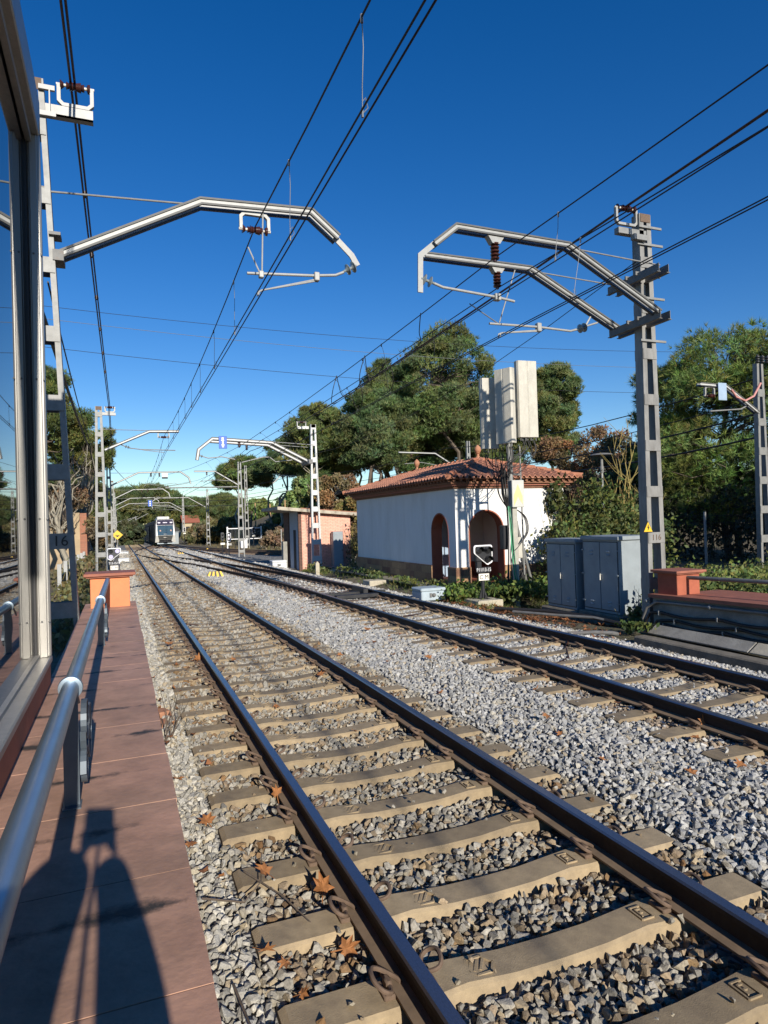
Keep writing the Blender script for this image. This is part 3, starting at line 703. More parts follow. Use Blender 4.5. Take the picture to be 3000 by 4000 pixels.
obj('platform', MB().box((-6.0, -8.0, -.6), (-1.62, .88, -.26)), 'pavement', kind='structure')

# the photographer, whose shadow falls on the coping
def photographer():
    t = thing('person', 'person in dark coat holding up a phone, seen only as shadow on the coping', 'person', (-1.88, -.42, -.26))
    bm = bmesh.new(); lay = bm.verts.layers.skin.verify()
    def V(p, r): v = bm.verts.new(p); v[lay].radius = (r, r*.85) if not isinstance(r, tuple) else r; return v
    def E(*vs):
        for a, c in zip(vs, vs[1:]): bm.edges.new((a, c))
    cx, cy = -1.88, -.44
    pel = V((cx, cy, .58), .15); pel[lay].use_root = True
    wai = V((cx, cy, .78), .135); ches = V((cx, cy+.01, 1.0), .155); nk = V((cx, cy+.01, 1.13), .06); hd = V((cx, cy+.03, 1.22), .085); ht = V((cx, cy+.03, 1.32), .075)
    E(pel, wai, ches, nk, hd, ht)
    for s in (-1, 1):
        hip = V((cx+s*.09, cy, .50), .095); kn = V((cx+s*.10, cy+.02, .12), .065); an = V((cx+s*.10, cy, -.19), .045); to = V((cx+s*.11, cy+.15, -.225), .04)
        E(pel, hip, kn, an, to)
        if s > 0: chain_ = [((-1.755, cy+.02, 1.22), .12), ((-1.765, cy+.20, 1.53), .108), ((-1.800, cy+.31, 1.70), .070), ((-1.832, cy+.365, 1.79), .066)]
        else: chain_ = [((-2.09, cy+.02, 1.22), .19), ((-2.085, cy+.20, 1.56), .175), ((-1.985, cy+.30, 1.755), .135), ((-1.905, cy+.365, 1.80), .08)]
        sh_, el, wr, ha = [V(p_, r_) for p_, r_ in chain_]
        E(ches, sh_, el, wr, ha)
    for v in bm.verts: v.co += Vector((-.085, 0, -.045))
    me = bpy.data.meshes.new('body'); bm.to_mesh(me); bm.free(); me.materials.append(MT['coat'])
    o = bpy.data.objects.new('body', me); COL.objects.link(o); o.parent = t; o.location = -t.location
    o.modifiers.new('skin', 'SKIN'); sb = o.modifiers.new('sub', 'SUBSURF'); sb.levels = 2; sb.render_levels = 2
    b = MB()
    for s in (-1, 1):
        bx_ = cx+s*.06+.018
        for k, (dz, ln) in enumerate([(.0, .068), (.02, .075), (.04, .07), (.058, .055)]):
            b.tube([(bx_, -.045, 1.80+dz), (bx_-s*.02, -.03, 1.812+dz), (bx_-s*ln, -.045, 1.815+dz)], .0085, 8, r2=.007)
        b.tube([(bx_, -.07, 1.79), (bx_-s*.02, -.085, 1.82), (bx_-s*.035, -.07, 1.85)], .010, 8)
    b.v = [(q[0]-.085, q[1], q[2]-.045) for q in b.v]; obj('fingers', b, 'skin', t, smooth=True)
    ph = thing('phone', 'dark phone in a folding case held up by the photographer', 'phone', (-1.945, -.05, 1.825))
    bb = MB().box((-.058, -.012, -.06), (.060, -.003, .075), bev=.004); Rm = Matrix.Rotation(-R(21.6), 3, 'Z')
    bb.v = [tuple(Rm @ Vector(q)) for q in bb.v]; o = obj('case', bb, 'phone', ph, local=True); o.location = (0, .03, 0)
    st = MB().tube([(-1.945, -.05, 1.76), (-1.965, -.07, 1.58), (-1.975, -.10, 1.38), (-1.97, -.15, 1.26)], .007, 8); obj('strap', st, 'coat', ph)
photographer()

# ================================================================== OVERHEAD LINE MASTS
def leg_mb(xb, xt, yb, zb, zt, w, d):
    """tapering channel leg"""
    b = MB(); V = []
    for x, z in ((xb, zb), (xt, zt)):
        V += [(x-w/2, yb-d/2, z), (x+w/2, yb-d/2, z), (x+w/2, yb+d/2, z), (x-w/2, yb+d/2, z)]
    return b.add(V, [(3, 2, 1, 0), (4, 5, 6, 7), (0, 1, 5, 4), (1, 2, 6, 5), (2, 3, 7, 6), (3, 0, 4, 7)])
def insul_stack(b, p, axis, n, r, pitch, mi=0, n_=14):
    prof = [(0, r*.45)]
    for k in range(n):
        h = .01+k*pitch; prof += [(h, r*.45), (h+.004, r), (h+pitch*.45, r*.92), (h+pitch*.75, r*.42)]
    prof.append((n*pitch+.02, r*.4)); b.lathe(p, axis, prof, n_, mi)
def clevis_discs(b, p, axis):
    p = Vector(p); a = Vector(axis).normalized()
    b.lathe(p, a, [(0, .02), (.03, .02), (.04, .055), (.052, .085), (.06, .088), (.065, .05), (.09, .022), (.13, .022), (.14, .05), (.152, .082), (.16, .085), (.168, .05), (.20, .02), (.24, .02)], 18)
def mast(name, label, x, y, zb, zt, wb, wt, pitch, first, leg=.10, depth=.18, lean=0.0, matk='galvanised steel', plate_h=.20, both=True, group=None, top_rust=True):
    t = thing(name, label, 'catenary mast', (x, y, zb), group)
    for s in (-1, 1):
        obj('leg', leg_mb(x+s*(wb/2-leg/2), x+lean+s*(wt/2-leg/2), y, zb, zt, leg, depth), matk, t)
    z = first
    while z < zt-.12:
        u = (z-zb)/(zt-zb); hw = (wb+(wt-wb)*u)/2-.004; cx = x+lean*u
        for s in ((-1, 1) if both else (-1,)):
            obj('batten', MB().box((cx-hw, y+s*(depth/2+.007)-.005, z-plate_h/2), (cx+hw, y+s*(depth/2+.007)+.005, z+plate_h/2)), matk, t)
        z += pitch
    if top_rust:
        b = MB(); b.box((x+lean-wt/2+.02, y-depth/2-.012, zt-.16), (x+lean+wt/2-.02, y-depth/2-.004, zt-.005)); obj('batten', b, 'clip rust', t)
    return t
def u_insulator(parent, x, y, z, w, h, down=True, name='insulator', axis='x'):
    """U shaped strap with a horizontal porcelain insulator between its arms; z is the porcelain's height"""
    s = 1 if down else -1
    br = MB(); zz = z+s*h
    br.beam([(x-w/2, z), (x-w/2, zz-s*.05), (x-w/2+.05, zz), (x+w/2-.05, zz), (x+w/2, zz-s*.05), (x+w/2, z)], .045, y-.03, y+.03)
    u = obj('u_bracket', br, 'pale galvanised', parent)
    b = MB()
    for k in (-1, 1):
        for q, r_ in ((.40, .062), (.22, .048), (.12, .062), (.045, .055)):
            c = x+k*w*q; b.lathe((c-.022, y, z), (1, 0, 0), [(0, .03 if k > 0 else r_), (.012, r_*.9), (.044, r_ if k > 0 else .03)], 14)
    b.lathe((x-w/2-.03, y, z), (1, 0, 0), [(0, .02), (w+.06, .02)], 10, mi=1)
    obj(name, b, ['brown porcelain', 'white ceramic'], parent, smooth=True)
    return u
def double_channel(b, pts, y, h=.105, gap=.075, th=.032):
    # two channels back to back: pale webs, shaded edges painted in as dark flanges
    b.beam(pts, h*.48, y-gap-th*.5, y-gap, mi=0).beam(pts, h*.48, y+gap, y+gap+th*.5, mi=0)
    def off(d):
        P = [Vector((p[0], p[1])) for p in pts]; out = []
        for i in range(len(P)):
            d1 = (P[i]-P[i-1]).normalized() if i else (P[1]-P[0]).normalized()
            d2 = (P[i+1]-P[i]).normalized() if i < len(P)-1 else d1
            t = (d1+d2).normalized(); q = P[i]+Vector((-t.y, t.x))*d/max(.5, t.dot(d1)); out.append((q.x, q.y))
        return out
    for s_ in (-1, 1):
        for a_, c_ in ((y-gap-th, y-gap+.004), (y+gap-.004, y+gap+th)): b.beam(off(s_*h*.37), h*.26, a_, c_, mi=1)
    return b

# --- nearest left mast, numbered 16
ml = mast('catenary_mast', 'nearest left lattice mast, number 16 on its plate, half hidden by the shelter', -2.62, 9.6, -.6, 7.72, .56, .25, .893, .83, lean=-.17, leg=.068)
text('number_plate', '16', .19, 'text black', (-2.585, 9.6-.108, 1.72), ml)
def left_arm(parent, y, pts, tie0, tie1, name='cantilever_arm', am='pale galvanised'):
    b = MB(); double_channel(b, pts, y)
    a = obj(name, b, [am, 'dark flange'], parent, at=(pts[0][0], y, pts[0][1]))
    obj('tie_rod', MB().tube([(tie0[0], y, tie0[1]), (tie1[0], y, tie1[1])], .014, 8), 'galvanised steel', a, smooth=True)
    return a
Y = 9.6
a = left_arm(ml, Y, [(-2.50, 5.46), (-.71, 6.42), (.89, 6.50), (1.30, 6.17)], (-2.68, 6.29), (-.86, 6.39))
obj('end_strap', MB().beam([(1.26, 6.20), (1.53, 5.95), (1.62, 5.80)], .09, Y-.012, Y+.012), 'pale galvanised', a)
u_insulator(a, .05, Y, 6.14, .40, .23)
b = MB(); clevis_discs(b, (1.60, Y, 5.80), (-1, 0, -.55)); obj('glass_insulator', b, 'smoked glass disc', a, smooth=True)
st = obj('steady_tube', MB().tube([(1.39, Y, 5.675), (1.26, Y, 5.615), (.9, Y, 5.57), (-.08, Y, 5.50)], .022, 10), 'pale galvanised', a, smooth=True)
b = MB()
for dy in (0, .06): b.tube([(.96, Y, 5.52-dy*.4), (.12, Y-dy, 5.27-dy*.3), (.075, Y-dy, 5.24-dy*.3), (.065, Y-dy, 5.18)], .013, 8)
b.box((.92, Y-.05, 5.49), (1.0, Y+.05, 5.62), bev=.01)
obj('steady_arm', b, 'pale galvanised', a, smooth=True)
obj('hanger_rod', MB().tube([(.17, Y-.03, 6.42), (.135, Y-.02, 5.53)], .012, 8).tube([(-.03, Y+.12, 5.93), (.10, Y-.01, 5.53)], .012, 8).box((.09, Y-.04, 5.45), (.16, Y+.04, 5.55), bev=.01), 'pale galvanised', a, smooth=True)
b = MB(); b.beam([(-2.76, 7.36), (-2.08, 7.36)], .14, Y-.05, Y-.03).beam([(-2.76, 7.30), (-2.08, 7.30)], .02, Y-.05, Y+.06)
b.box((-2.72, Y-.14, 7.56), (-2.53, Y-.10, 7.62)).box((-2.72, Y-.14, 7.22), (-2.52, Y-.10, 7.28)).box((-2.60, Y-.14, 7.28), (-2.585, Y-.10, 7.56))
fb = obj('feeder_bracket', b, 'pale galvanised', ml)
u_insulator(fb, -2.29, Y, 7.74, .40, .27, down=False)
for q in (((-2.60, Y-.12, 5.36), (-2.47, Y+.18, 5.50)), ((-2.64, Y-.14, 5.68), (-2.50, Y+.10, 5.72)), ((-2.72, Y-.06, 6.25), (-2.62, Y+.06, 6.33))): obj('arm_clamp', MB().box(*q), 'weathered steel', ml)

# --- the other left-hand masts
def left_mast(i, y, x=-2.63, zt=7.2, label='', tip=(2.66, 3.28, 3.44), short=False):
    zb = grade(y)-.45
    t = mast('catenary_mast', label, x, y, zb, zt, .56, .27, .86, zb+.5, leg=.10, both=i < 2, group='lattice masts left of the nearest track')
    if short:
        pts = [(-2.42, 5.28), (-.59, 6.12), (.66, 6.15)]
    else:
        pts = [(-2.5, 5.2), (-.48, 6.2), (2.66, 6.26), (3.28, 5.8), (3.42, 5.3)]
    a = left_arm(t, y, pts, (x+.1, 6.17), (pts[1][0], 6.16), am='bright zinc')
    if short:
        u_insulator(a, 0.0, y, 5.88, .46, .2)
        b = MB(); clevis_discs(b, (-1.62, y, 5.46), (1, 0, -.3)); obj('glass_insulator', b, 'smoked glass disc', a, smooth=True)
        obj('steady_tube', MB().tube([(-1.95, y, 5.60), (-1.6, y, 5.45), (-1.42, y, 5.38), (-.93, y, 5.32), (.49, y, 5.30)], .022, 8).tube([(-.9, y, 5.30), (0, y, 5.2)], .014, 6), 'galvanised steel', a, smooth=True)
        fbk = obj('feeder_bracket', MB().box((-2.55, y-.05, 6.78), (-1.95, y+.05, 6.90)), 'pale galvanised', t)
        u_insulator(fbk, -2.18, y, 7.13, .38, .2, down=False)
    else:
        b = MB()
        for x_ in (.43, 1.05): insul_stack(b, (x_, y, 6.17), (0, 0, -1), 4, .075, .07)
        obj('insulator', b, 'brown porcelain', a, smooth=True)
        obj('steady_tube', MB().tube([(3.3, y, 5.40), (2.6, y, 5.25), (1.16, y, 5.07), (.88, y, 5.02)], .022, 8).tube([(-.1, y, 5.12), (.1, y, 5.3), (.9, y, 5.22), (2.2, y, 5.38), (2.5, y, 5.2)], .018, 6), 'galvanised steel', a, smooth=True)
        if i == 2:
            b = MB(); b.box((1.24, y-.06, 5.72), (1.68, y-.03, 6.16)); obj('signboard', b, 'signal white', a); obj('signboard', MB().box((1.24, y-.07, 5.72), (1.68, y-.06, 5.85)), 'dark lens', a)
    return t
left_mast(1, 31, zt=7.15, label='second left lattice mast, behind the orange pillar and dwarf signal', short=True)
m3 = left_mast(2, 55, zt=7.2, label='third left lattice mast, with white tension weights and a signboard on its long arm')
obj('tension_weight', MB().lathe((-2.95, 54.8, .8), (0, 0, 1), [(0, .12)]+[(h/10, .17 if h % 2 else .15) for h in range(0, 12)]+[(1.2, .1)], 12), 'signal white', m3)
obj('weight_tube', MB().tube([(-2.95, 54.8, .8), (-2.95, 54.8, 6.2)], .03, 8), 'dark gasket', m3)
m4 = left_mast(3, 79, label='fourth left lattice mast, beside the yellow diamond board')
m5 = left_mast(4, 101, label='fifth left lattice mast, beyond the yellow diamond board')
m6 = left_mast(5, 123, label='farthest left lattice mast, near the end wall')
ds = thing('diamond_sign', 'yellow diamond board on the left between the lattice masts', 'sign', (-2.2, 76, grade(76)-.3))
obj('post', MB().tube([(-2.2, 76.05, grade(76)-.3), (-2.2, 76.05, 1.35)], .04, 6), 'galvanised steel', ds)
obj('board', MB().prism([(-2.2, 76, .75), (-1.65, 76, 1.25), (-2.2, 76, 1.75), (-2.75, 76, 1.25)], (0, .02, 0)), 'sign yellow', ds)
obj('figure_mark', MB().box((-2.4, 75.985, 1.15), (-2.0, 75.995, 1.22)).box((-2.3, 75.985, 1.05), (-2.1, 75.995, 1.15)), 'text black', ds)

# --- nearest right mast
mr_ = mast('catenary_mast', 'nearest right lattice mast with two arms and a yellow warning triangle', 7.425, 9.8, -.45, 7.48, .44, .27, .86, .54, leg=.10, depth=.20, matk='mast steel')
ya, yc = 9.25, 10.35
for yy, tip in ((ya, True), (yc, False)):
    pts = [(7.27, 5.46), (5.27, 6.42), (3.12, 6.42)] if not tip else [(7.22, 5.45), (5.28, 6.42), (3.15, 6.45), (2.76, 6.13)]
    b = MB(); double_channel(b, pts, yy, h=.10, gap=.055)
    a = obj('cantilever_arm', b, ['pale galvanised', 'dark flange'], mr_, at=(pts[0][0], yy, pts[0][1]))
    obj('tie_rod', MB().tube([(7.30, yy, 6.33), (5.35, yy, 6.40)], .013, 8), 'galvanised steel', a, smooth=True)
    b = MB(); xi = 3.86 if tip else 4.57
    insul_stack(b, (xi, yy, 6.30), (0, 0, -1), 5, .075, .058); obj('insulator', b, 'brown porcelain', a, smooth=True)
    obj('insulator_cap', MB().prism([(xi-.15, yy-.06, 6.39), (xi+.15, yy-.06, 6.39), (xi+.07, yy-.06, 6.27), (xi-.07, yy-.06, 6.27)], (0, .12, 0)), 'pale galvanised', a)
    if tip:
        obj('end_strap', MB().beam([(2.80, 6.17), (2.53, 5.94), (2.51, 5.36)], .085, yy-.012, yy+.012), 'pale galvanised', a)
        b = MB(); clevis_discs(b, (2.53, yy, 5.58), (1, 0, -.25)); obj('glass_insulator', b, 'smoked glass disc', a, smooth=True)
        obj('steady_tube', MB().tube([(2.75, yy, 5.525), (2.9, yy, 5.48), (3.85, yy, 5.42), (4.2, yy, 5.38)], .022, 10).box((3.82, yy-.05, 5.36), (3.93, yy+.05, 5.47), bev=.01), 'pale galvanised', a, smooth=True)
    else:
        b = MB(); clevis_discs(b, (6.52, yy, 5.46), (-1, 0, -.3)); obj('glass_insulator', b, 'smoked glass disc', a, smooth=True)
        obj('steady_tube', MB().tube([(6.28, yy, 5.39), (6.14, yy, 5.35), (5.4, yy, 5.37), (4.38, yy, 5.35)], .022, 10).tube([(6.5, yy, 5.48), (6.62, yy, 5.66)], .018, 8).tube([(6.5, yy, 5.47), (6.78, yy, 5.56)], .018, 8), 'pale galvanised', a, smooth=True)
        b = MB()
        for dy in (0, .07): b.tube([(5.42, yy, 5.31-dy*.3), (4.62, yy-dy, 5.20-dy*.3), (4.565, yy-dy, 5.17), (4.555, yy-dy, 5.11)], .013, 8)
        b.box((5.38, yy-.05, 5.28), (5.47, yy+.05, 5.44), bev=.01); obj('steady_arm', b, 'pale galvanised', a, smooth=True)
        obj('hanger_rod', MB().tube([(4.93, yy-.05, 6.38), (4.57, yy-.03, 5.37)], .012, 8).tube([(4.50, yy+.9, 6.0), (4.55, yy, 5.37)], .012, 8), 'galvanised steel', a, smooth=True)
for z in (5.46, 6.30):
    b = MB()
    for dx in (-.11, .11):
        b.box((7.16+.11+dx, ya-.12, z-.13), (7.16+.12+dx, yc+.12, z+.02)).box((7.12+.11+dx, ya-.12, z-.14), (7.2+.11+dx, yc+.12, z-.13))
    b.box((7.12, 9.66, z-.02), (7.72, 9.69, z+.05)).box((7.12, 9.92, z-.02), (7.72, 9.95, z+.05))
    obj('arm_bracket', b, 'weathered steel', mr_)
fbr = obj('feeder_bracket', MB().box((6.80, 9.70, 7.05), (7.45, 9.82, 7.16)), 'galvanised steel', mr_)
for q in (((7.05, 9.58, 6.92), (7.35, 9.68, 7.02)), ((7.25, 9.66, 7.2), (7.78, 9.69, 7.24)), ((7.25, 9.93, 7.2), (7.78, 9.96, 7.24)), ((7.2, 9.66, 6.87), (7.80, 9.69, 6.91)), ((7.2, 9.66, 5.86), (7.80, 9.69, 5.90)), ((7.2, 9.66, 5.06), (7.80, 9.69, 5.10))): obj('clamp_bar', MB().box(*q), 'galvanised steel', mr_)
u_insulator(fbr, 7.05, 9.78, 7.56, .46, .30, down=False)
tri = MB().prism([(7.105, 9.66, 1.515), (7.305, 9.66, 1.515), (7.205, 9.66, 1.700)], (0, .01, 0)); sgn = obj('warning_triangle', tri, 'sign yellow', mr_)
obj('lightning_mark', MB().prism([(7.212, 9.652, 1.650), (7.182, 9.652, 1.590), (7.202, 9.652, 1.590), (7.190, 9.652, 1.535), (7.232, 9.652, 1.600), (7.210, 9.652, 1.600)], (0, .006, 0)), 'warning black', sgn)
obj('triangle_border', MB().prism([(7.090, 9.664, 1.505), (7.320, 9.664, 1.505), (7.205, 9.664, 1.718)], (0, .004, 0)), 'warning black', sgn)
text('number_plate', '116', .15, 'clip rust', (7.42, 9.8-.117, 1.40), mr_)

# --- mast in front of the pink hut
YK = 31.4
mp = mast('catenary_mast', 'white lattice mast standing in front of the pink brick hut', 6.97, YK, grade(YK)-.35, 6.68, .52, .26, .80, .15, leg=.085, depth=.16, matk='bright zinc', plate_h=.24)
for yy, first in ((30.9, True), (31.9, False)):
    pts = [(6.62, 4.80), (4.82, 5.70), (2.1, 5.84)] + ([(1.48, 5.33), (1.40, 4.86)] if first else [])
    b = MB(); double_channel(b, pts, yy, h=.14, gap=.06)
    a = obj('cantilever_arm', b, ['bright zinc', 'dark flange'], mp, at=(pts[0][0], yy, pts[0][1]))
    obj('tie_rod', MB().tube([(6.85, yy, 5.62), (4.8, yy, 5.74)], .016, 6), 'galvanised steel', a, smooth=True)
    xi = 3.30 if first else 3.82
    b = MB(); insul_stack(b, (xi, yy, 5.70), (0, 0, -1), 4, .075, .06); obj('insulator', b, 'brown porcelain', a, smooth=True)
    obj('steady_tube', (MB().tube([(1.44, yy, 5.10), (1.9, yy, 4.95), (2.5, yy, 5.02), (3.1, yy, 4.9)], .024, 8) if first else MB().tube([(6.4, yy, 5.12), (5.95, yy, 4.98), (5.2, yy, 4.90), (4.9, yy, 5.12), (4.6, yy, 5.12), (3.57, yy, 4.86)], .024, 8)), 'pale galvanised', a, smooth=True)
    b = MB(); clevis_discs(b, (1.46, yy, 5.08) if first else (6.4, yy, 5.12), (1, 0, -.3) if first else (-1, 0, -.35)); obj('glass_insulator', b, 'smoked glass disc', a, smooth=True)
fbk = obj('feeder_bracket', MB().box((6.2, YK-.05, 6.45), (6.75, YK+.05, 6.58)), 'bright zinc', mp)
for q in (((6.5, YK-.1, 4.72), (6.75, YK+.6, 4.92)), ((6.5, YK-.6, 4.72), (6.75, YK-.104, 4.92))): obj('arm_bracket', MB().box(*q), 'weathered steel', mp)
u_insulator(fbk, 6.40, YK, 6.78, .42, .24, down=False)
bs = thing('blue_sign', 'blue board with white up and down block arrows on the catenary arm', 'sign', (2.55, 30.72, 5.65))
obj('board', MB().box((2.36, 30.72, 5.37), (2.72, 30.74, 5.94), bev=.008), 'blue sign', bs)
b = MB(); yf = 30.715
for poly in ([(2.482, 5.88), (2.583, 5.88), (2.576, 5.79), (2.598, 5.74), (2.598, 5.72), (2.468, 5.72), (2.468, 5.74), (2.490, 5.79)], [(2.504, 5.70), (2.576, 5.70), (2.576, 5.59), (2.504, 5.59)], [(2.468, 5.56), (2.612, 5.56), (2.612, 5.54), (2.583, 5.50), (2.583, 5.43), (2.497, 5.43), (2.497, 5.50), (2.468, 5.54)]):
    b.prism([(x, yf, z) for x, z in poly], (0, .004, 0))
obj('arrow_marks', b, 'signal white', bs)

# --- farther masts on the right
def far_mast(x, y, zt, label, arm=None, zb=None, grp='lattice masts right of the far track', w=.5):
    zb = grade(y)-.4 if zb is None else zb
    t = mast('catenary_mast', label, x, y, zb, zt, w, .25, .86, zb+.55, leg=.085, depth=.15, both=False, group=grp, top_rust=False, matk='galvanised steel', plate_h=.22)
    if arm:
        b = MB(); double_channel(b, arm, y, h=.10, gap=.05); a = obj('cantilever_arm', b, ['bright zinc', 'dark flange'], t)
        e = arm[-1]; s = 1 if e[0] > x else -1
        obj('steady_tube', MB().tube([(e[0]-s*.4, y, e[1]-.75), (e[0]-s*1.6, y, e[1]-.65), (x+s*.4, y, arm[0][1]+.25)], .022, 6), 'galvanised steel', a, smooth=True)
        b = MB(); insul_stack(b, (e[0]-s*.9, y, e[1]-.05), (0, 0, -1), 4, .07, .06); obj('insulator', b, 'brown porcelain', a, smooth=True)
    return t
far_mast(6.62, 51, 6.7, 'left one of two lattice masts before the dark pines, beside the twin dwarf signals', [(6.45, 4.98), (4.8, 5.98), (3.3, 5.98)])
far_mast(10.75, 72, 8.3, 'right one of two lattice masts before the dark pines, near the white gate', None)
far_mast(8.95, 91, 6.9, 'lattice mast far right of the train, before the bushy slope', [(8.8, 4.4), (6.5, 5.75), (2.6, 5.75), (2.0, 5.3)])
far_mast(9.4, 134, 7.4, 'slim distant mast between the train and the bushy slope', [(9.2, 4.9), (6.8, 6.2), (3.2, 6.2)])
far_mast(8.1, 118, 7.2, 'distant mast right behind the train', [(8.0, 4.9), (6.0, 6.1), (2.9, 6.1)])
t = far_mast(15.83, 14.2, 6.2, 'lattice mast at the right edge with a red loop cable and pale blue board', [(15.75, 4.72), (14.48, 5.45), (13.47, 5.47)], zb=-.4, grp=None, w=.5)
u_insulator(t, 13.87, 14.2, 5.16, .34, .25)
obj('signboard', MB().box((14.06, 14.05, 5.02), (14.38, 14.07, 5.52), bev=.01), 'pale blue sign', t)
obj('loop_cable', MB().tube([(14.62, 14.1, 5.35), (14.8, 14.1, 5.15), (15.15, 14.1, 5.05), (15.5, 14.1, 5.2), (15.8, 14.1, 5.6)], .03, 8), 'pink cable', t, smooth=True)
b = MB()
for k in (-.12, .08, .28): insul_stack(b, (15.83+k, 14.1, 6.2), (0, 0, 1), 3, .07, .07)
obj('insulator', b, 'dark gasket', t, smooth=True)
far_mast(20.1, 39.7, 7.1, 'mast top showing above the tiled roof, with an arm to its left', [(19.9, 4.9), (17.6, 6.25), (15.0, 6.3)], zb=-.4, grp=None, w=.45)
far_mast(15.55, 60, 7.0, 'lattice mast behind the pink hut, with a curved end arm', [(15.3, 5.2), (13.4, 6.29), (11.86, 6.32), (11.1, 5.6)], zb=-.5, grp=None, w=.5)
# plain posts and portal poles by the train
pb = MB().tube([(1.25, 51.2, 4.78), (6.5, 51.2, 4.82)], .05, 8)
obj('portal_beam', pb, 'galvanised steel', [o for o in bpy.data.objects if o.get('label', '').startswith('left one of two lattice')][0])
b2s = thing('blue_sign', 'small distant blue board with white arrows hanging above the train', 'sign', (2.1, 100.6, 5.0))
obj('board', MB().box((1.85, 100.6, 4.98), (2.4, 100.66, 5.85)), 'blue sign', b2s)
for za, zc in ((5.58, 5.76), (5.32, 5.48), (5.06, 5.22)): obj('arrow_mark', MB().box((2.04, 100.58, za), (2.21, 100.59, zc)), 'signal white', b2s)
for (x, y, h, lab) in [(-1.2, 126, 4.6, 'pale pole left of the train with a slanting bracket'), (.75, 131, 5.2, 'pale pole between the bush and the end wall')]:
    t = thing('line_pole', lab, 'pole', (x, y, grade(y)-.4)); z = grade(y)-.4
    obj('pole', MB().tube([(x, y, z), (x, y, z+h)], .12, 8), 'galvanised steel', t, smooth=True)
    obj('bracket_arm', MB().tube([(x, y, z+h-.6), (x+2.2, y, z+h+.5)], .05, 6).tube([(x, y, z+h-.1), (x-1.6, y, z+h-.6)], .05, 6), 'galvanised steel', t, smooth=True)

# ================================================================== OVERHEAD WIRES
def sag(p, q, s, n=8):
    p, q = Vector(p), Vector(q); return [p.lerp(q, i/n) - Vector((0, 0, 4*s*(i/n)*(1-i/n))) for i in range(n+1)]
def chain(pts, sags, n=8):
    out = []
    for i in range(len(pts)-1):
        seg = sag(pts[i], pts[i+1], sags[i] if hasattr(sags, '__len__') else sags, n); out += seg if i == 0 else seg[1:]
    return out
def interp(path, y):
    for a, b in zip(path, path[1:]):
        if a.y <= y <= b.y: return a.lerp(b, (y-a.y)/max(1e-6, b.y-a.y))
    return path[-1]
def catenary(label, mess, con, sags, ydrops, pair=.065, rm=.0095, rc=.0085, rd=.0045, csag=0.0):
    t = thing('catenary_line', label, 'overhead line', tuple(mess[0]))
    mp_ = chain(mess, sags); cp = chain(con, csag, 4)
    obj('messenger_wire', MB().tube(mp_, rm, 7), 'black wire', t, smooth=True)
    for s in ((-1, 1) if pair else (0,)):
        obj('contact_wire', MB().tube([p+Vector((s*(pair or 0)/2, 0, 0)) for p in cp], rc, 7), 'black wire', t, smooth=True)
    for k, y in enumerate(ydrops):
        a, c = interp(mp_, y), interp(cp, y+.06)
        b = MB().tube([a, a.lerp(c, .3)+Vector((.012, 0, 0)), a.lerp(c, .7), c], rd, 5)
        b.tube([a+Vector((0, 0, .02)), a-Vector((0, 0, .05))], .013, 6).tube([c+Vector((0, 0, .07)), c-Vector((0, 0, .01))], .011, 6)
        if y < 25:   # the slack loop at the lower clamp
            b.tube([c+Vector((.0, 0, .02)), c+Vector((.05, 0, .08)), c+Vector((.03, 0, .16)), c+Vector((0, 0, .12))], rd, 5)
        obj('dropper', b, 'grey wire' if y < 12 else 'black wire', t, smooth=True)
    return t
V3 = Vector
catenary('twin contact wires with messenger over the nearest track',
    [(.06, -14, 6.35), (.05, 9.6, 6.18), (.02, 31, 5.92), (.3, 55, 5.9), (.3, 79, 5.85), (.1, 101, 5.8), (.1, 123, 5.7), (.1, 150, 5.5)],
    [(.06, -14, 5.2), (.055, 9.6, 5.17), (.03, 31, 5.17), (.3, 55, 5.08), (.3, 79, 5.0), (.1, 101, 4.9), (.1, 123, 4.8), (.1, 150, 4.6)],
    [.42, .26, .25, .25, .25, .25, .25], [5.0, 7.5, 11.55, 14.2, 16.85, 19.0, 21.0, 23.3, 25.8, 28.4, 34, 37, 40, 43, 46, 49, 52, 58, 61, 64, 67, 70, 73])
catenary('twin contact wires with messenger over the far track, hung from the lower right arm',
    [(5.1, -12, 6.4), (4.59, 10.35, 6.02), (3.82, 31.9, 5.52), (4.2, 51, 5.6), (4.1, 75, 5.6), (4.0, 91, 5.6), (4.2, 118, 5.5), (4.4, 150, 5.3)],
    [(4.3, -12, 5.08), (4.55, 10.35, 5.11), (4.78, 31.9, 5.05), (4.1, 51, 5.0), (3.9, 75, 4.95), (4.2, 91, 4.9), (4.2, 118, 4.75), (4.4, 150, 4.6)],
    [.18, .10, .15, .2, .2, .2, .2], [8.1, 12.9, 15.6, 18.2, 20.8, 23.4, 26, 28.6, 35, 38.5, 42, 45.5, 49, 54, 58, 62, 66, 70])
catenary('single crossover line with droppers slanting left from the right mast',
    [(4.05, -10, 6.3), (3.86, 9.25, 6.06), (3.30, 30.9, 5.50), (2.80, 48, 5.95), (1.05, 55, 5.9), (.4, 79, 5.9)],
    [(3.7, -10, 5.45), (3.86, 9.25, 5.40), (4.02, 30.9, 5.06), (3.2, 48, 5.1), (1.16, 55, 5.07), (.4, 79, 5.0)],
    [.10, .10, .05, .02, .2], [7.6, 14, 15.2, 17.2, 22, 24, 26.5, 29, 34, 37.5, 41], pair=None)
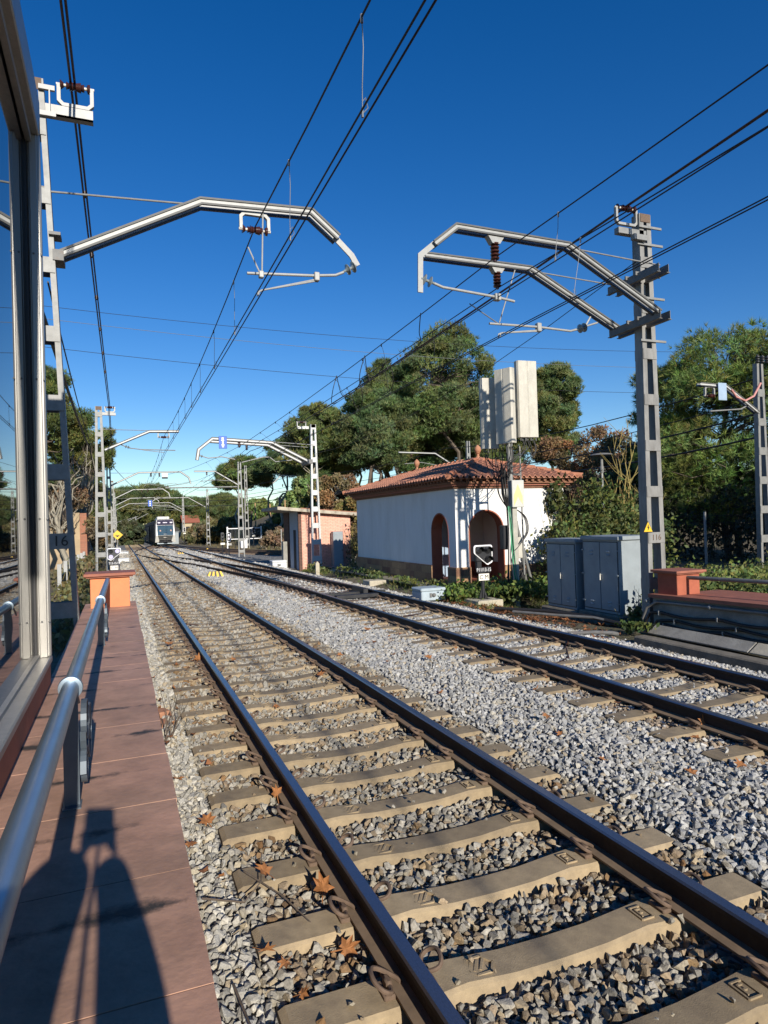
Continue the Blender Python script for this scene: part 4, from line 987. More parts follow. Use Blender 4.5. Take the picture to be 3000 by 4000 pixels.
def wire(name, label, pts, r, matk, cat='cable', clamps=(), group=None, split=0.0):
    b = MB()
    for s in ((-1, 1) if split else (0,)): b.tube([Vector(p)+Vector((s*split, 0, s*split*.3)) for p in pts], r, 8)
    for y in clamps:
        p = interp([Vector(q) for q in pts], y); b.tube([p-Vector((0, .05, 0)), p+Vector((0, .05, 0))], r*1.35+split, 8)
    return tag(obj(name, b, matk, smooth=True, at=tuple(pts[0])), label, cat, group)
wire('feeder_cable', 'brown twin feeder cable on top of the left masts', chain([(-2.42, -9, 8.1), (-2.32, 9.6, 7.79), (-2.21, 31, 7.30), (-2.3, 55, 7.0)], [.1, .12, .2]), .016, 'brown cable', clamps=(12.5, 15, 17.5, 20, 22.5, 25), split=.024)
wire('feeder_cable', 'dark red feeder cable from the right mast top to the white mast top', chain([(7.25, -8, 8.6), (7.06, 9.8, 7.60), (6.38, 31.4, 6.76)], [.12, .1]), .017, 'brown cable', split=.02)
wire('feeder_cable', 'black cable dropping from the white mast top towards the paired masts', chain([(6.38, 31.4, 6.76), (6.2, 44, 6.75), (6.05, 51, 6.9), (5.2, 62, 5.8)], .15), .02, 'black wire')
wire('stay_wire', 'thin wire from the right mast tie down to the white mast', chain([(7.27, 9.8, 6.6), (7.1, 31.4, 5.28)], .62), .008, 'black wire')
wire('feeder_cable', 'thick black cable sagging behind the left mast to the second mast', chain([(-2.55, -6, 5.0), (-2.73, 9.6, 4.64), (-3.0, 31, 5.28), (-2.9, 55, 3.4)], [.3, .12, .5]), .030, 'black wire')
wire('stay_wire', 'thin wire beside the thick cable at the left masts', chain([(-2.67, 9.6, 5.1), (-2.93, 31, 5.45)], .25), .012, 'black wire')
wire('feeder_cable', 'wire running from the left masts down to the right near the train', chain([(-2.5, 55, 6.9), (.6, 70, 4.9)], .2), .02, 'black wire')
for k, (pz, sg) in enumerate([(13.5, 2.6), (12.4, 2.4), (10.6, 2.4)]):
    wire('power_line', ['highest of three thin distant lines crossing the sky', 'middle, paler one of three thin distant lines crossing the sky', 'lowest of three thin distant lines crossing the sky'][k],
         chain([(-40, 46-2*k, pz+5.2), (55, 40+2*k, pz+2.2)], sg, 30), .014, 'grey wire' if k == 1 else 'black wire', cat='power line', group='thin lines crossing high above the tracks')
# loops joining the wires ahead of the right mast
jl = thing('jumper_loops', 'looped jumper cables linking the overhead wires above the far track', 'jumper cable', (3.9, 15, 5.8))
for pts in ([(3.78, 11.95, 5.97), (3.9, 12.3, 5.70), (4.05, 12.6, 5.55), (3.95, 13.2, 5.45)], [(3.70, 15.0, 5.86), (3.60, 15.1, 5.45), (3.70, 15.4, 5.20), (3.93, 15.9, 5.30)], [(3.62, 17.0, 5.80), (3.50, 17.0, 5.4), (3.62, 17.5, 5.15), (3.95, 18.0, 5.28)], [(3.70, 15.0, 5.86), (4.0, 15.6, 5.5), (4.4, 16.2, 5.6), (4.42, 15.5, 5.82)], [(4.42, 15.2, 5.84), (4.55, 15.3, 5.4), (4.6, 15.6, 5.2), (4.6, 16.2, 5.15)], [(4.36, 17.2, 5.75), (4.45, 17.3, 5.35), (4.6, 17.8, 5.15)], [(3.62, 17.0, 5.80), (3.9, 17.4, 5.35), (4.3, 17.6, 5.5), (4.36, 17.0, 5.76)]):
    P = [Vector(p) for p in pts]; s = []
    for i in range(len(P)-1):
        p0, p1, p2, p3 = P[max(0, i-1)], P[i], P[i+1], P[min(len(P)-1, i+2)]
        for k in range(6):
            u = k/6; s.append(.5*((2*p1)+(p2-p0)*u+(2*p0-5*p1+4*p2-p3)*u*u+(3*p1-p0-3*p2+p3)*u**3))
    s.append(P[-1]); obj('jumper', MB().tube(s, .010, 6), 'black wire', jl, smooth=True)
# lines of the siding behind the buildings
for k, (z0, z1, r_, lab) in enumerate([(6.4, 6.6, .02, 'upper wire of the siding line behind the right mast'), (5.75, 5.7, .016, 'second wire of the siding line behind the right mast'), (5.35, 5.3, .03, 'thick upper cable passing over the tiled roof'), (4.6, 4.7, .032, 'thick lower cable passing over the tiled roof')]):
    dx = [0, 0, 1.2, 1.6][k]
    wire('siding_wire', lab, chain([(17.2, -4, z0), (17.0+dx*.2, 14.2, z0-.3), (18.4+dx, 39.7, z1), (13.8, 61, z1-.1), (7, 85, z1-.2)], [.2, .5, .5, .4]), r_, 'black wire')

# ================================================================== WHITE BUILDING WITH TILED ROOF
X0, Y0, X1, Y1 = 7.14, 17.15, 10.93, 25.75
ZB, ZP, ZW = -.22, .447, 2.74
wb = thing('white_building', 'small white station building with hipped terracotta tile roof and arched porch', 'building', ((X0+X1)/2, (Y0+Y1)/2, ZB))
def arch_pts(c, hw, zs, n=16): return [(c+hw*math.cos(math.pi*(1-i/n)), zs+hw*math.sin(math.pi*(1-i/n))*1.02) for i in range(n+1)]
FA = (8.155, .565, 1.50); SA = (18.19, .55, 1.46)      # front and side arches: centre, half width, springing
def pierced(fmap, u0, u1, z0, z1, arch, zfoot, thick, mb):
    """wall sheet with thickness and an arched opening, fmap(u, depth, z) -> point"""
    c, hw, zs = arch; A = arch_pts(c, hw, zs)
    for d in (0.0, thick):
        def q(u, z): return fmap(u, d, z)
        mb.add([q(u0, z0), q(c-hw, z0), q(c-hw, z1), q(u0, z1)], [(0, 1, 2, 3)])
        mb.add([q(c+hw, z0), q(u1, z0), q(u1, z1), q(c+hw, z1)], [(0, 1, 2, 3)])
        for (a, za), (b_, zb_) in zip(A, A[1:]): mb.add([q(a, za), q(b_, zb_), q(b_, z1), q(a, z1)], [(0, 1, 2, 3)])
def reveal(fmap, arch, zfoot, d0, d1, mb, ring=.035):
    c, hw, zs = arch; A = [(c-hw, zfoot)]+arch_pts(c, hw, zs)+[(c+hw, zfoot)]
    B = [(c-hw-ring, zfoot)]+arch_pts(c, hw+ring, zs)+[(c+hw+ring, zfoot)]
    for i in range(len(A)-1):
        (a, za), (b_, zb_) = A[i], A[i+1]; (e, ze), (f, zf) = B[i], B[i+1]
        mb.add([fmap(a, d0, za), fmap(b_, d0, zb_), fmap(b_, d1, zb_), fmap(a, d1, za)], [(0, 1, 2, 3)])
        mb.add([fmap(a, d0, za), fmap(b_, d0, zb_), fmap(f, d0, zf), fmap(e, d0, ze)], [(0, 1, 2, 3)])
        mb.add([fmap(e, d0, ze), fmap(f, d0, zf), fmap(f, .004, zf), fmap(e, .004, ze)], [(0, 1, 2, 3)])
fF = lambda u, d, z: (u, Y0+d, z); fS = lambda u, d, z: (X0+d, u, z)
TH = .34
b = MB()
pierced(fF, X0, X1, -.1, ZW, FA, 0, TH, b); pierced(fS, Y0, Y1, -.1, ZW, SA, 0, TH, b)
b.add([(X1, Y0, -.1), (X1, Y1, -.1), (X1, Y1, ZW), (X1, Y0, ZW)], [(0, 1, 2, 3)]).add([(X0, Y1, -.1), (X1, Y1, -.1), (X1, Y1, ZW), (X0, Y1, ZW)], [(0, 1, 2, 3)])
obj('wall', b, 'white plaster', wb)
b = MB(); reveal(fF, FA, -.05, -.012, TH+.002, b); reveal(fS, SA, -.05, -.012, TH+.002, b); obj('arch_trim', b, 'terracotta paint', wb)
# plinth of coloured stone blocks, broken by the two openings
b = MB(); e = .055
for (a, c) in ((X0-e, FA[0]-FA[1]-.004), (FA[0]+FA[1]+.004, X1+e)): b.box((a, Y0-e, ZB), (c, Y0+.02, ZP))
for (a, c) in ((Y0+.021, SA[0]-SA[1]-.004), (SA[0]+SA[1]+.004, Y1+e)): b.box((X0-e, a, ZB), (X0+.02, c, ZP))
b.box((X1-.02, Y0+.021, ZB), (X1+e, Y1+e, ZP)); obj('plinth', b, 'plinth stone', wb)
# porch room behind the arches
px0, px1, py0, py1, pz = X0+TH+.003, 9.75, Y0+TH+.003, 20.1, -.06
b = MB(); dz = .40
b.add([(px1, py0, dz), (px1, py1, dz), (px1, py1, 2.5), (px1, py0, 2.5)], [(0, 1, 2, 3)]).add([(px0, py1, dz), (px1, py1, dz), (px1, py1, 2.5), (px0, py1, 2.5)], [(0, 1, 2, 3)]).add([(px0, py0, 2.5), (px1, py0, 2.5), (px1, py1, 2.5), (px0, py1, 2.5)], [(0, 1, 2, 3)])
obj('porch_wall', b, 'inner plaster', wb)
b = MB(); b.add([(px1-.01, py0, pz), (px1-.01, py1, pz), (px1-.01, py1, dz), (px1-.01, py0, dz)], [(0, 1, 2, 3)]).add([(px0, py1-.01, pz), (px1, py1-.01, pz), (px1, py1-.01, dz), (px0, py1-.01, dz)], [(0, 1, 2, 3)])
b.box((X0+.01, Y0+.0, pz-.1), (px1, py1, pz)); obj('dado', b, 'terracotta paint', wb)
obj('door', MB().box((px0+.25, py1-.05, pz), (px0+1.1, py1-.012, 2.0)), 'pale blue sign', wb)
# cornice under the eaves
b = MB()
for k, (o_, z0, z1) in enumerate([(.06, ZW, ZW+.07), (.14, ZW+.07, ZW+.13), (.22, ZW+.13, ZW+.19)]): b.box((X0-o_, Y0-o_, z0), (X1+o_, Y1+o_, z1), mi=k % 2)
for y in np.arange(Y0-.2, Y1+.2, .22): b.box((X0-.30, y, ZW+.19), (X0-.1, y+.09, ZW+.25), mi=0)
for x in np.arange(X0-.2, X1+.2, .22): b.box((x, Y0-.30, ZW+.19), (x+.09, Y0-.1, ZW+.25), mi=0)
b.box((X0-.33, Y0-.33, ZW+.25), (X1+.33, Y1+.33, ZW+.285), mi=1)
obj('cornice', b, ['cornice brown', 'cap tile'], wb)
# barrel tile roof: four real corrugated slopes
OV = .42; ZE = ZW+.27; RISE = .74
ex0, ey0, ex1, ey1 = X0-OV, Y0-OV, X1+OV, Y1+OV; half = (ex1-ex0)/2; cxr = (ex0+ex1)/2
def slope(mb, org, du, dv, Lu, taper):
    """du: unit along the eaves, dv: unit horizontal up the slope; length Lu; tapering both ends at 45 degrees"""
    per, sub, row = .205, 8, .33
    nu = int(round(Lu/per)); per = Lu/nu; sl = math.hypot(half, RISE); nrow = int(round(sl/row)); rowh = half/nrow
    du, dv = Vector(du), Vector(dv); org = Vector(org)
    for r_ in range(nrow):
        v0, v1 = r_*rowh, (r_+1)*rowh+.04
        for i in range(nu*sub):
            u0, u1 = i*per/sub, (i+1)*per/sub; um = (u0+u1)/2; vm = v0+rowh*.4
            if um < vm*.98 or um > Lu-vm*.98: continue
            def hgt(u):
                ph = (u/per) % 1.0; c = math.cos(2*math.pi*(ph-.5)); return .052*(c if c > -.35 else -.35+ .3*(c+.35))
            V = []
            for u, v, lift in ((u0, v0, .022), (u1, v0, .022), (u1, v1, .0), (u0, v1, .0)):
                p = org+du*u+dv*v; V.append((p.x, p.y, ZE+RISE*v/half+hgt(u)+lift+.03))
            V += [(V[0][0], V[0][1], V[0][2]-.03), (V[1][0], V[1][1], V[1][2]-.03)]
            mb.add(V, [(0, 1, 2, 3), (4, 5, 1, 0)])
b = MB()
slope(b, (ex0, ey0, 0), (0, 1, 0), (1, 0, 0), ey1-ey0, 1); slope(b, (ex1, ey0, 0), (0, 1, 0), (-1, 0, 0), ey1-ey0, 1)
slope(b, (ex0, ey0, 0), (1, 0, 0), (0, 1, 0), ex1-ex0, 1); slope(b, (ex0, ey1, 0), (1, 0, 0), (0, -1, 0), ex1-ex0, 1)
roof = obj('roof', b, 'roof tile', wb)
zr = ZE+RISE; ra, rb = Vector((cxr, ey0+half, zr+.03)), Vector((cxr, ey1-half, zr+.03))
b = MB()
def ridge(p, q):
    p, q = Vector(p), Vector(q); n = int((q-p).length/.34); d = (q-p)/n
    for i in range(n): b.tube([p+d*i+Vector((0, 0, .012)), p+d*(i+1.12)+Vector((0, 0, -.006))], .092, 9, r2=.075)
for c in ((ex0, ey0), (ex1, ey0)): ridge((c[0], c[1], ZE+.05), ra)
for c in ((ex0, ey1), (ex1, ey1)): ridge((c[0], c[1], ZE+.05), rb)
ridge(ra, rb); obj('ridge_tiles', b, 'ridge tile', roof, smooth=True)
obj('soffit', MB().box((ex0+.05, ey0+.05, ZE-.005), (ex1-.05, ey1-.05, ZE+.02)), 'cornice brown', roof)
for p in (ra, rb):
    f = MB(); f.lathe(p+Vector((0, 0, .03)), (0, 0, 1), [(0, .10), (.05, .07), (.08, .045), (.14, .05), (.17, .085), (.19, .06), (.22, .095), (.30, .115), (.37, .09), (.42, .04), (.45, .01)], 14)
    obj('finial', f, 'finial clay', roof, smooth=True)
obj('pavement', MB().prism([(6.55, 15.9, -.16), (11.5, 15.9, -.16), (11.5, 27, -.16), (6.55, 27, -.16)], (0, 0, .04)), 'pavement', kind='structure')

# ================================================================== PINK BRICK HUT
HX0, HX1, HY0, HY1, HZ = 6.32, 8.95, 32.0, 35.2, -.45
hut = thing('brick_hut', 'small pink brick hut with flat concrete roof slab and pale blue door side', 'hut', (7.6, 33.6, HZ))
b = MB(); b.add([(HX0, HY0, HZ), (HX1, HY0, HZ), (HX1, HY0, 2.2), (HX0, HY0, 2.5), (HX0+.0, HY1, HZ), (HX1, HY1, HZ), (HX1, HY1, 2.2), (HX0, HY1, 2.5)], [(0, 1, 2, 3), (4, 7, 6, 5), (1, 5, 6, 2), (0, 4, 5, 1)])
obj('brick_wall', b, 'pink brick', hut)
b = MB(); b.box((HX0-.01, HY0+.12, HZ), (HX0+.05, 34.05, 2.48)); obj('door_side', b, 'pale door wall', hut)
obj('brick_corner', MB().box((HX0-.06, HY0-.012, HZ), (HX0+.10, HY0+.12, 2.46)).box((HX0-.06, 34.06, HZ), (HX0+.3, HY1, 2.44)), 'brown brick', hut)
dr = obj('door', MB().box((HX0-.02, 32.75, HZ), (HX0-.008, 33.25, 1.55)), 'dark opening', hut)
b = MB(); s_ = [(HX0-1.15, HY0-.35, 2.56), (HX1+.35, HY0-.35, 2.17), (HX1+.35, HY1+.4, 2.17), (HX0-1.15, HY1+.4, 2.56)]
b.prism(s_, (0, 0, .16)); obj('roof_slab', b, 'slab concrete', hut)
b = MB(); b.prism([(HX0-.2, HY0-.3, 2.485), (HX1+.3, HY0-.3, 2.36), (HX1+.3, HY1+.3, 2.36), (HX0-.2, HY1+.3, 2.485)], (0, 0, .0)); 
obj('tile_edge', MB().prism([(HX0-.0, HY0-.36, 2.60), (HX1+.36, HY0-.36, 2.33), (HX1+.36, HY0-.1, 2.33), (HX0, HY0-.1, 2.60)], (0, 0, .035)), 'roof tile', hut)
def cabinet(name, label, x0, x1, y0, y1, z0, z1, doors_on='-y', matk='cabinet grey'):
    t = thing(name, label, 'cabinet', ((x0+x1)/2, (y0+y1)/2, z0)); obj('cabinet_body', MB().box((x0, y0, z0), (x1, y1, z1), bev=.008), matk, t); return t
hc = cabinet('equipment_cabinet', 'slim grey equipment cabinet against the pink brick hut', 7.86, 8.36, 31.45, 31.85, -.3, 1.42)
obj('door', MB().box((7.90, 31.435, -.2), (8.32, 31.45, .58), bev=.004).box((7.90, 31.435, .6), (8.32, 31.45, 1.36), bev=.004), 'cabinet grey', hc)
obj('concrete_base', MB().box((7.65, 31.2, -.5), (8.6, 32.0, -.3)), 'grey concrete', hc)
sc = cabinet('equipment_cabinet', 'narrow grey cabinet on the left side of the pink brick hut', 5.98, 6.2, 34.2, 34.6, -.45, .95, matk='grey concrete')
wm = thing('marker_stone', 'small white stone marker in front of the white mast', 'marker', (5.98, 27.8, -.4))
obj('stone', MB().prism([(5.90, 27.75, -.42), (6.06, 27.75, -.42), (6.06, 27.75, .12), (5.98, 27.75, .22), (5.90, 27.75, .12)], (0, .13, 0)), 'pale concrete', wm)

# ================================================================== TRACKSIDE EQUIPMENT
def point_machine(label, x, y, z, l, w_, h, matk):
    t = thing('point_machine', label, 'point machine', (x, y, z))
    obj('housing', MB().box((x-w_/2, y-l/2, z), (x+w_/2, y+l/2, z+h*.72), bev=.02).box((x-w_/2-.015, y-l/2-.015, z+h*.72), (x+w_/2+.015, y+l/2+.015, z+h), bev=.03), matk, t)
    obj('drive_rod', MB().tube([(x-w_/2, y+.1, z+.05), (x-w_/2-.75, y+.15, z+.04)], .025, 8).tube([(x-w_/2, y-.12, z+.05), (x-w_/2-.75, y-.1, z+.04)], .018, 8), 'weathered steel', t, smooth=True)
    obj('latch', MB().lathe((x, y-l/2-.01, z+h*.45), (0, -1, 0), [(0, .05), (.03, .05), (.05, .03)], 10).box((x-.12, y-l/2-.04, z+h*.3), (x-.06, y-l/2, z+h*.6)), 'weathered steel', t)
    return t
point_machine('blue grey point machine box beside the far track, before the white building', 5.72, 16.1, -.26, .62, .70, .33, 'machine grey')
point_machine('white point machine box near the pink brick hut', 5.72, 34.3, -.42, .7, .75, .42, 'machine white')
point_machine('white point machine box left of the nearest track, by the second mast', -1.72, 49, -.5, .8, .7, .36, 'machine white')
point_machine('farther white point machine box left of the nearest track', -1.6, 66, -.6, .8, .7, .36, 'machine white')
def slab(label, x, y, z, a, c, h): 
    return tag(obj('concrete_block', MB().box((x-a/2, y-c/2, z), (x+a/2, y+c/2, z+h), bev=.02), 'pale concrete', at=(x, y, z)), label, 'concrete block')
slab('flat concrete block lying beside the far track left of the point machine', 6.45, 21.6, -.36, 1.0, .7, .2)
slab('pale concrete slab on the ground near the pink hut', 7.5, 28.6, -.36, 1.6, .9, .14)
b = MB().box((3.45, 17.0, -.19), (5.0, 17.22, -.10)).box((4.42, 17.6, -.18), (4.55, 18.6, -.02)).box((3.0, 17.9, -.2), (5.2, 18.05, -.12))
tag(obj('switch_rodding', b, 'dark gasket', at=(4, 17, -.2)), 'black switch stretcher bars across the far track at the crossover toe', 'switch rods')

def rounded(poly, r, n=5):
    out = []; P = [Vector(p) for p in poly]; k = len(P)
    for i in range(k):
        a, p, c = P[i-1], P[i], P[(i+1) % k]; d1 = (a-p).normalized(); d2 = (c-p).normalized()
        ang = d1.angle(d2); dd = min(r/math.tan(ang/2), (a-p).length*.45, (c-p).length*.45)
        s, e_ = p+d1*dd, p+d2*dd
        for j in range(n+1):
            u = j/n; out.append((1-u)**2*s+2*u*(1-u)*p+u*u*e_)
    return out
def dwarf_signal(label, x, y, z, number, lit, flip, s=1.0, lamps=None, group=None):
    """triangular dwarf signal on a short post; faces the camera (-Y)"""
    t = thing('dwarf_signal', label, 'signal', (x, y, z), group)
    k = -1 if flip else 1
    post = MB(); post.lathe((x, y+.05, z+.14), (0, 0, 1), [(0, .045), (.78, .045)], 14); post.box((x-.12, y-.06, z+.13), (x+.12, y+.16, z+.16))
    for a in (-1, 1): post.prism([(x+a*.045, y+.045, z+.16), (x+a*.12, y+.045, z+.16), (x+a*.045, y+.045, z+.42)], (0, .012, 0))
    post.prism([(x, y+.0, z+.16), (x, y-.06, z+.16), (x, y+.01, z+.42)], (.012, 0, 0))
    obj('post', post, 'black plastic', t)
    obj('concrete_base', MB().box((x-.36, y-.32, z-.12), (x+.36, y+.42, z+.14), bev=.015), 'pale concrete', t)
    hz = z+1.01
    tri = [(x-k*.27, hz+.50), (x+k*.27, hz+.50), (x+k*.27, hz+.06), (x+k*.12, hz-.02), (x-k*.27, hz+.30)]
    outer = rounded(tri, .07); cx_ = sum(p.x for p in outer)/len(outer); cz_ = sum(p.y for p in outer)/len(outer)
    obj('white_border', MB().prism([(p.x, y-.012, p.y) for p in outer], (0, .012, 0)), 'signal white', t)
    obj('face', MB().prism([(cx_+(p.x-cx_)*.86, y-.03, cz_+(p.y-cz_)*.85) for p in outer], (0, .045, 0)), 'black plastic', t)
    obj('housing', MB().box((x-.2, y+.0, hz+.08), (x+.2, y+.15, hz+.44), bev=.02).box((x-k*.1-.06, y+.02, hz-.12), (x-k*.1+.06, y+.12, hz+.1)), 'black plastic', t)
    spots = [(x-k*.13, hz+.365), (x+k*.12, hz+.365), (x+k*.12, hz+.135)]
    for j, (lx, lz) in enumerate(spots):
        l = obj('lamp', MB().lathe((lx, y-.03, lz), (0, -1, 0), [(0, .085), (.02, .085), (.022, .07), (.012, .02)], 18), 'lamp lens' if lit[j] else 'dark lens', t, smooth=True)
        hd = MB()
        for i in range(14):
            a0, a1 = math.pi*(-.12+1.24*i/14), math.pi*(-.12+1.24*(i+1)/14); r_ = .092
            hd.add([(lx+r_*math.cos(a0), y-.03, lz+r_*math.sin(a0)), (lx+r_*math.cos(a1), y-.03, lz+r_*math.sin(a1)), (lx+r_*math.cos(a1)*.95, y-.17, lz+r_*math.sin(a1)*.95), (lx+r_*math.cos(a0)*.95, y-.17, lz+r_*math.sin(a0)*.95)], [(0, 1, 2, 3)])
        if not lit[0]: obj('hood', hd, 'black plastic', l, smooth=True)
    p1 = obj('number_plate', MB().box((x-.20, y-.02, hz-.20), (x+.20, y-.008, hz-.06)), 'black plastic', t)
    text('number', number, .125, 'text white', (x, y-.023, hz-.13), p1, sx=.82)
    p2 = obj('letter_plate', MB().box((x-.15, y-.02, hz-.40), (x+.15, y-.008, hz-.225), bev=.004), 'sign cream', t)
    text('letters', 'C M', .15, 'text black', (x, y-.023, hz-.315), p2)
    return t
dwarf_signal('dark triangular dwarf signal reading P11/13-15 in front of the white building', 6.66, 14.8, -.33, 'P11/13-15', (0, 0, 0), False)
dwarf_signal('triangular dwarf signal with two pale lamps reading T13-15/19 by the second left mast', -2.14, 29.6, -.42, 'T13-15/19', (1, 0, 1), True)
def small_signal(label, x, y, h=1.75, lit=False, w_=.26, border=True):
    z = grade(y)-.3; t = thing('dwarf_signal', label, 'signal', (x, y, z))
    obj('post', MB().lathe((x, y, z), (0, 0, 1), [(0, .14), (.15, .05), (h, .05)], 8), 'black plastic', t)
    if border: obj('white_border', MB().prism([(p.x, y-.09, p.y) for p in rounded([(x-w_/2-.04, z+h-.72), (x+w_/2+.04, z+h-.72), (x+w_/2+.04, z+h+.04), (x-w_/2-.04, z+h+.04)], .12)], (0, .02, 0)), 'signal white', t)
    obj('face', MB().prism([(p.x, y-.11, p.y) for p in rounded([(x-w_/2, z+h-.68), (x+w_/2, z+h-.68), (x+w_/2, z+h), (x-w_/2, z+h)], .11)], (0, .25, 0)), 'black plastic', t)
    for dz in (.2, .48): obj('lamp', MB().lathe((x, y-.11, z+h-dz), (0, -1, 0), [(0, .09), (.04, .09), (.05, .05)], 12), 'headlight' if lit else 'dark lens', t)
    obj('letter_plate', MB().box((x-.18, y-.12, z+h-1.02), (x+.18, y-.10, z+h-.85)), 'sign cream', t)
    return t
small_signal('dwarf signal with two white lamps before the paired masts', 6.35, 55.5, 1.85, True)
small_signal('plain black signal back beside the lit dwarf signal', 5.95, 56.2, 1.9, False, border=False)
small_signal('dwarf signal on the right near the white gate', 11.8, 74, 2.3)
small_signal('dwarf signal right of the train', 7.2, 106, 2.7)
lb = thing('relay_cabinet', 'grey relay cabinet right of the train', 'cabinet', (6.6, 112, -.8)); obj('cabinet_body', MB().box((6.0, 112, -.8), (6.8, 112.5, 1.1), bev=.03).box((5.95, 111.9, 1.1), (6.85, 112.6, 1.2)), 'cabinet grey', lb)
ys_ = thing('warning_board', 'yellow board with black loops right of the train', 'sign', (5.6, 120, -.8))
obj('post', MB().tube([(5.6, 120.1, -.9), (5.6, 120.1, 2.2)], .05, 6), 'galvanised steel', ys_)
obj('board', MB().box((5.1, 120, 1.6), (6.4, 120.04, 2.7)), 'sign yellow', ys_)
obj('mark', MB().beam([(5.3+.4*math.cos(a/6*math.pi)+.3, 2.15+.22*math.sin(a/6*math.pi)) for a in range(11)], .07, 119.97, 119.99), 'text black', ys_)

# ================================================================== THE TWO PAIRED GREY CABINETS
def double_cabinet(label, x0, y0, y1, z0, z1, dep):
    t = thing('equipment_cabinet', label, 'cabinet', (x0+dep/2, (y0+y1)/2, z0), 'paired grey trackside cabinets')
    obj('cabinet_body', MB().box((x0, y0, z0), (x0+dep, y1, z1-.07), bev=.006), 'cabinet grey', t)
    obj('lid', MB().box((x0-.045, y0-.045, z1-.085), (x0+dep+.045, y1+.03, z1), bev=.012), 'cabinet grey', t)
    ym = (y0+y1)/2
    obj('door_gap', MB().box((x0-.006, y0+.022, z0+.055), (x0-.001, y1-.022, z1-.115)), 'dark gasket', t)
    for a, c, sd_ in ((ym+.008, y1-.038, 1), (y0+.038, ym-.008, -1)):
        d = obj('door', MB().box((x0-.016, a, z0+.07), (x0+.001, c, z1-.13), bev=.005), 'cabinet grey', t)
        v = MB(); mid = (a+c)/2
        for zz in (z1-.30, z1-.37, z0+.25, z0+.18): v.prism([(x0-.016, mid-.055, zz), (x0-.016, mid+.055, zz), (x0-.034, mid+.05, zz-.03), (x0-.034, mid-.05, zz-.03)], (.004, 0, -.006))
        obj('vent', v, 'cabinet grey', d)
        h = MB(); ye = c if sd_ > 0 else a
        for zz in (z1-.30, (z0+z1)/2, z0+.22): h.box((x0-.035, ye-.03, zz-.012), (x0-.014, ye+.05, zz+.012))
        obj('hinge', h, 'cabinet grey', d)
    obj('handle', MB().box((x0-.05, ym-.035, (z0+z1)/2-.02), (x0-.016, ym-.005, (z0+z1)/2+.01)).box((x0-.055, ym-.035, (z0+z1)/2-.12), (x0-.035, ym-.012, (z0+z1)/2)), 'sign cream', t)
    return t
double_cabinet('grey two door cabinet, the left and farther of the pair by the mast', 7.54, 12.24, 13.33, -.25, 1.33, .62)
double_cabinet('grey two door cabinet, the nearer of the pair, its pale side to the mast', 7.54, 10.86, 11.99, -.20, 1.405, .84)
tag(obj('cabinet_plinth', MB().box((7.44, 10.76, -.70), (8.5, 12.10, -.205), bev=.03).box((7.41, 12.11, -.70), (8.3, 13.45, -.255), bev=.03), 'dark concrete', at=(7.9, 12.1, -.5)), 'rough dark concrete plinth under the two grey cabinets', 'plinth')

# ================================================================== RIGHT PLATFORM WALL
RX = 7.05
def rz(y): return .396+.022*(9.5-y)
rw = thing('platform_wall', 'grey concrete platform wall with red coping and black cables on the right', 'wall', (RX, 6, -.4))
b = MB(); b.prism([(RX, -4, -.6), (RX, 9.44, -.6), (RX, 9.44, rz(9.44)-.06), (RX, -4, rz(-4)-.06)], (1.3, 0, 0)); obj('wall_body', b, 'grey concrete', rw)
b = MB(); y = 9.5
while y > -3:
    y2 = y-1.25; b.prism([(RX-.06, y2+.004, rz(y2)-.06), (RX-.06, y-.004, rz(y)-.06), (RX-.06, y-.004, rz(y)), (RX-.06, y2+.004, rz(y2))], (.68, 0, 0)); y = y2
obj('coping', b, 'cap tile', rw)
obj('platform_top', MB().prism([(RX+.63, -4, rz(-4)-.07), (RX+.63, 9.4, rz(9.4)-.07), (RX+.63, 9.4, rz(9.4)-.02), (RX+.63, -4, rz(-4)-.02)], (.9, 0, 0)), 'cap tile', rw)
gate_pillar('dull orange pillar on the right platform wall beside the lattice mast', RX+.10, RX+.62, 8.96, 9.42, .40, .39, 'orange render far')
rr = thing('handrail', 'grey rust spotted pipe rail fixed to the right orange pillar', 'handrail', (RX+.35, 6, .7))
obj('pipe', MB().tube([(RX+.34, 8.97, .705), (RX+.36, 4, .81), (RX+.38, -2, .94)], .034, 14), 'weathered steel', rr, smooth=True)
obj('post', MB().box((RX+.31, 5.6, .45), (RX+.41, 5.63, .78)), 'weathered steel', rr)
cd = thing('conduit_pipe', 'grey conduit clipped under the right red coping', 'pipe', (RX-.03, 6, .15))
pc = [(RX-.035, y, rz(y)-.13) for y in (9.3, 8, 6, 4, 2, -2)]
obj('pipe', MB().tube([(RX-.0, 9.62, -.25), (RX-.08, 9.62, -.05), (RX-.07, 9.52, .16)]+pc, .028, 10), 'weathered steel', cd, smooth=True)
b = MB()
for y in (9.55, 8.15, 6.9, 5.7): b.tube([(RX-.035, y-.02, rz(y)-.13), (RX-.035, y+.02, rz(y)-.13)], .036, 10)
obj('clip', b, 'pale galvanised', cd)
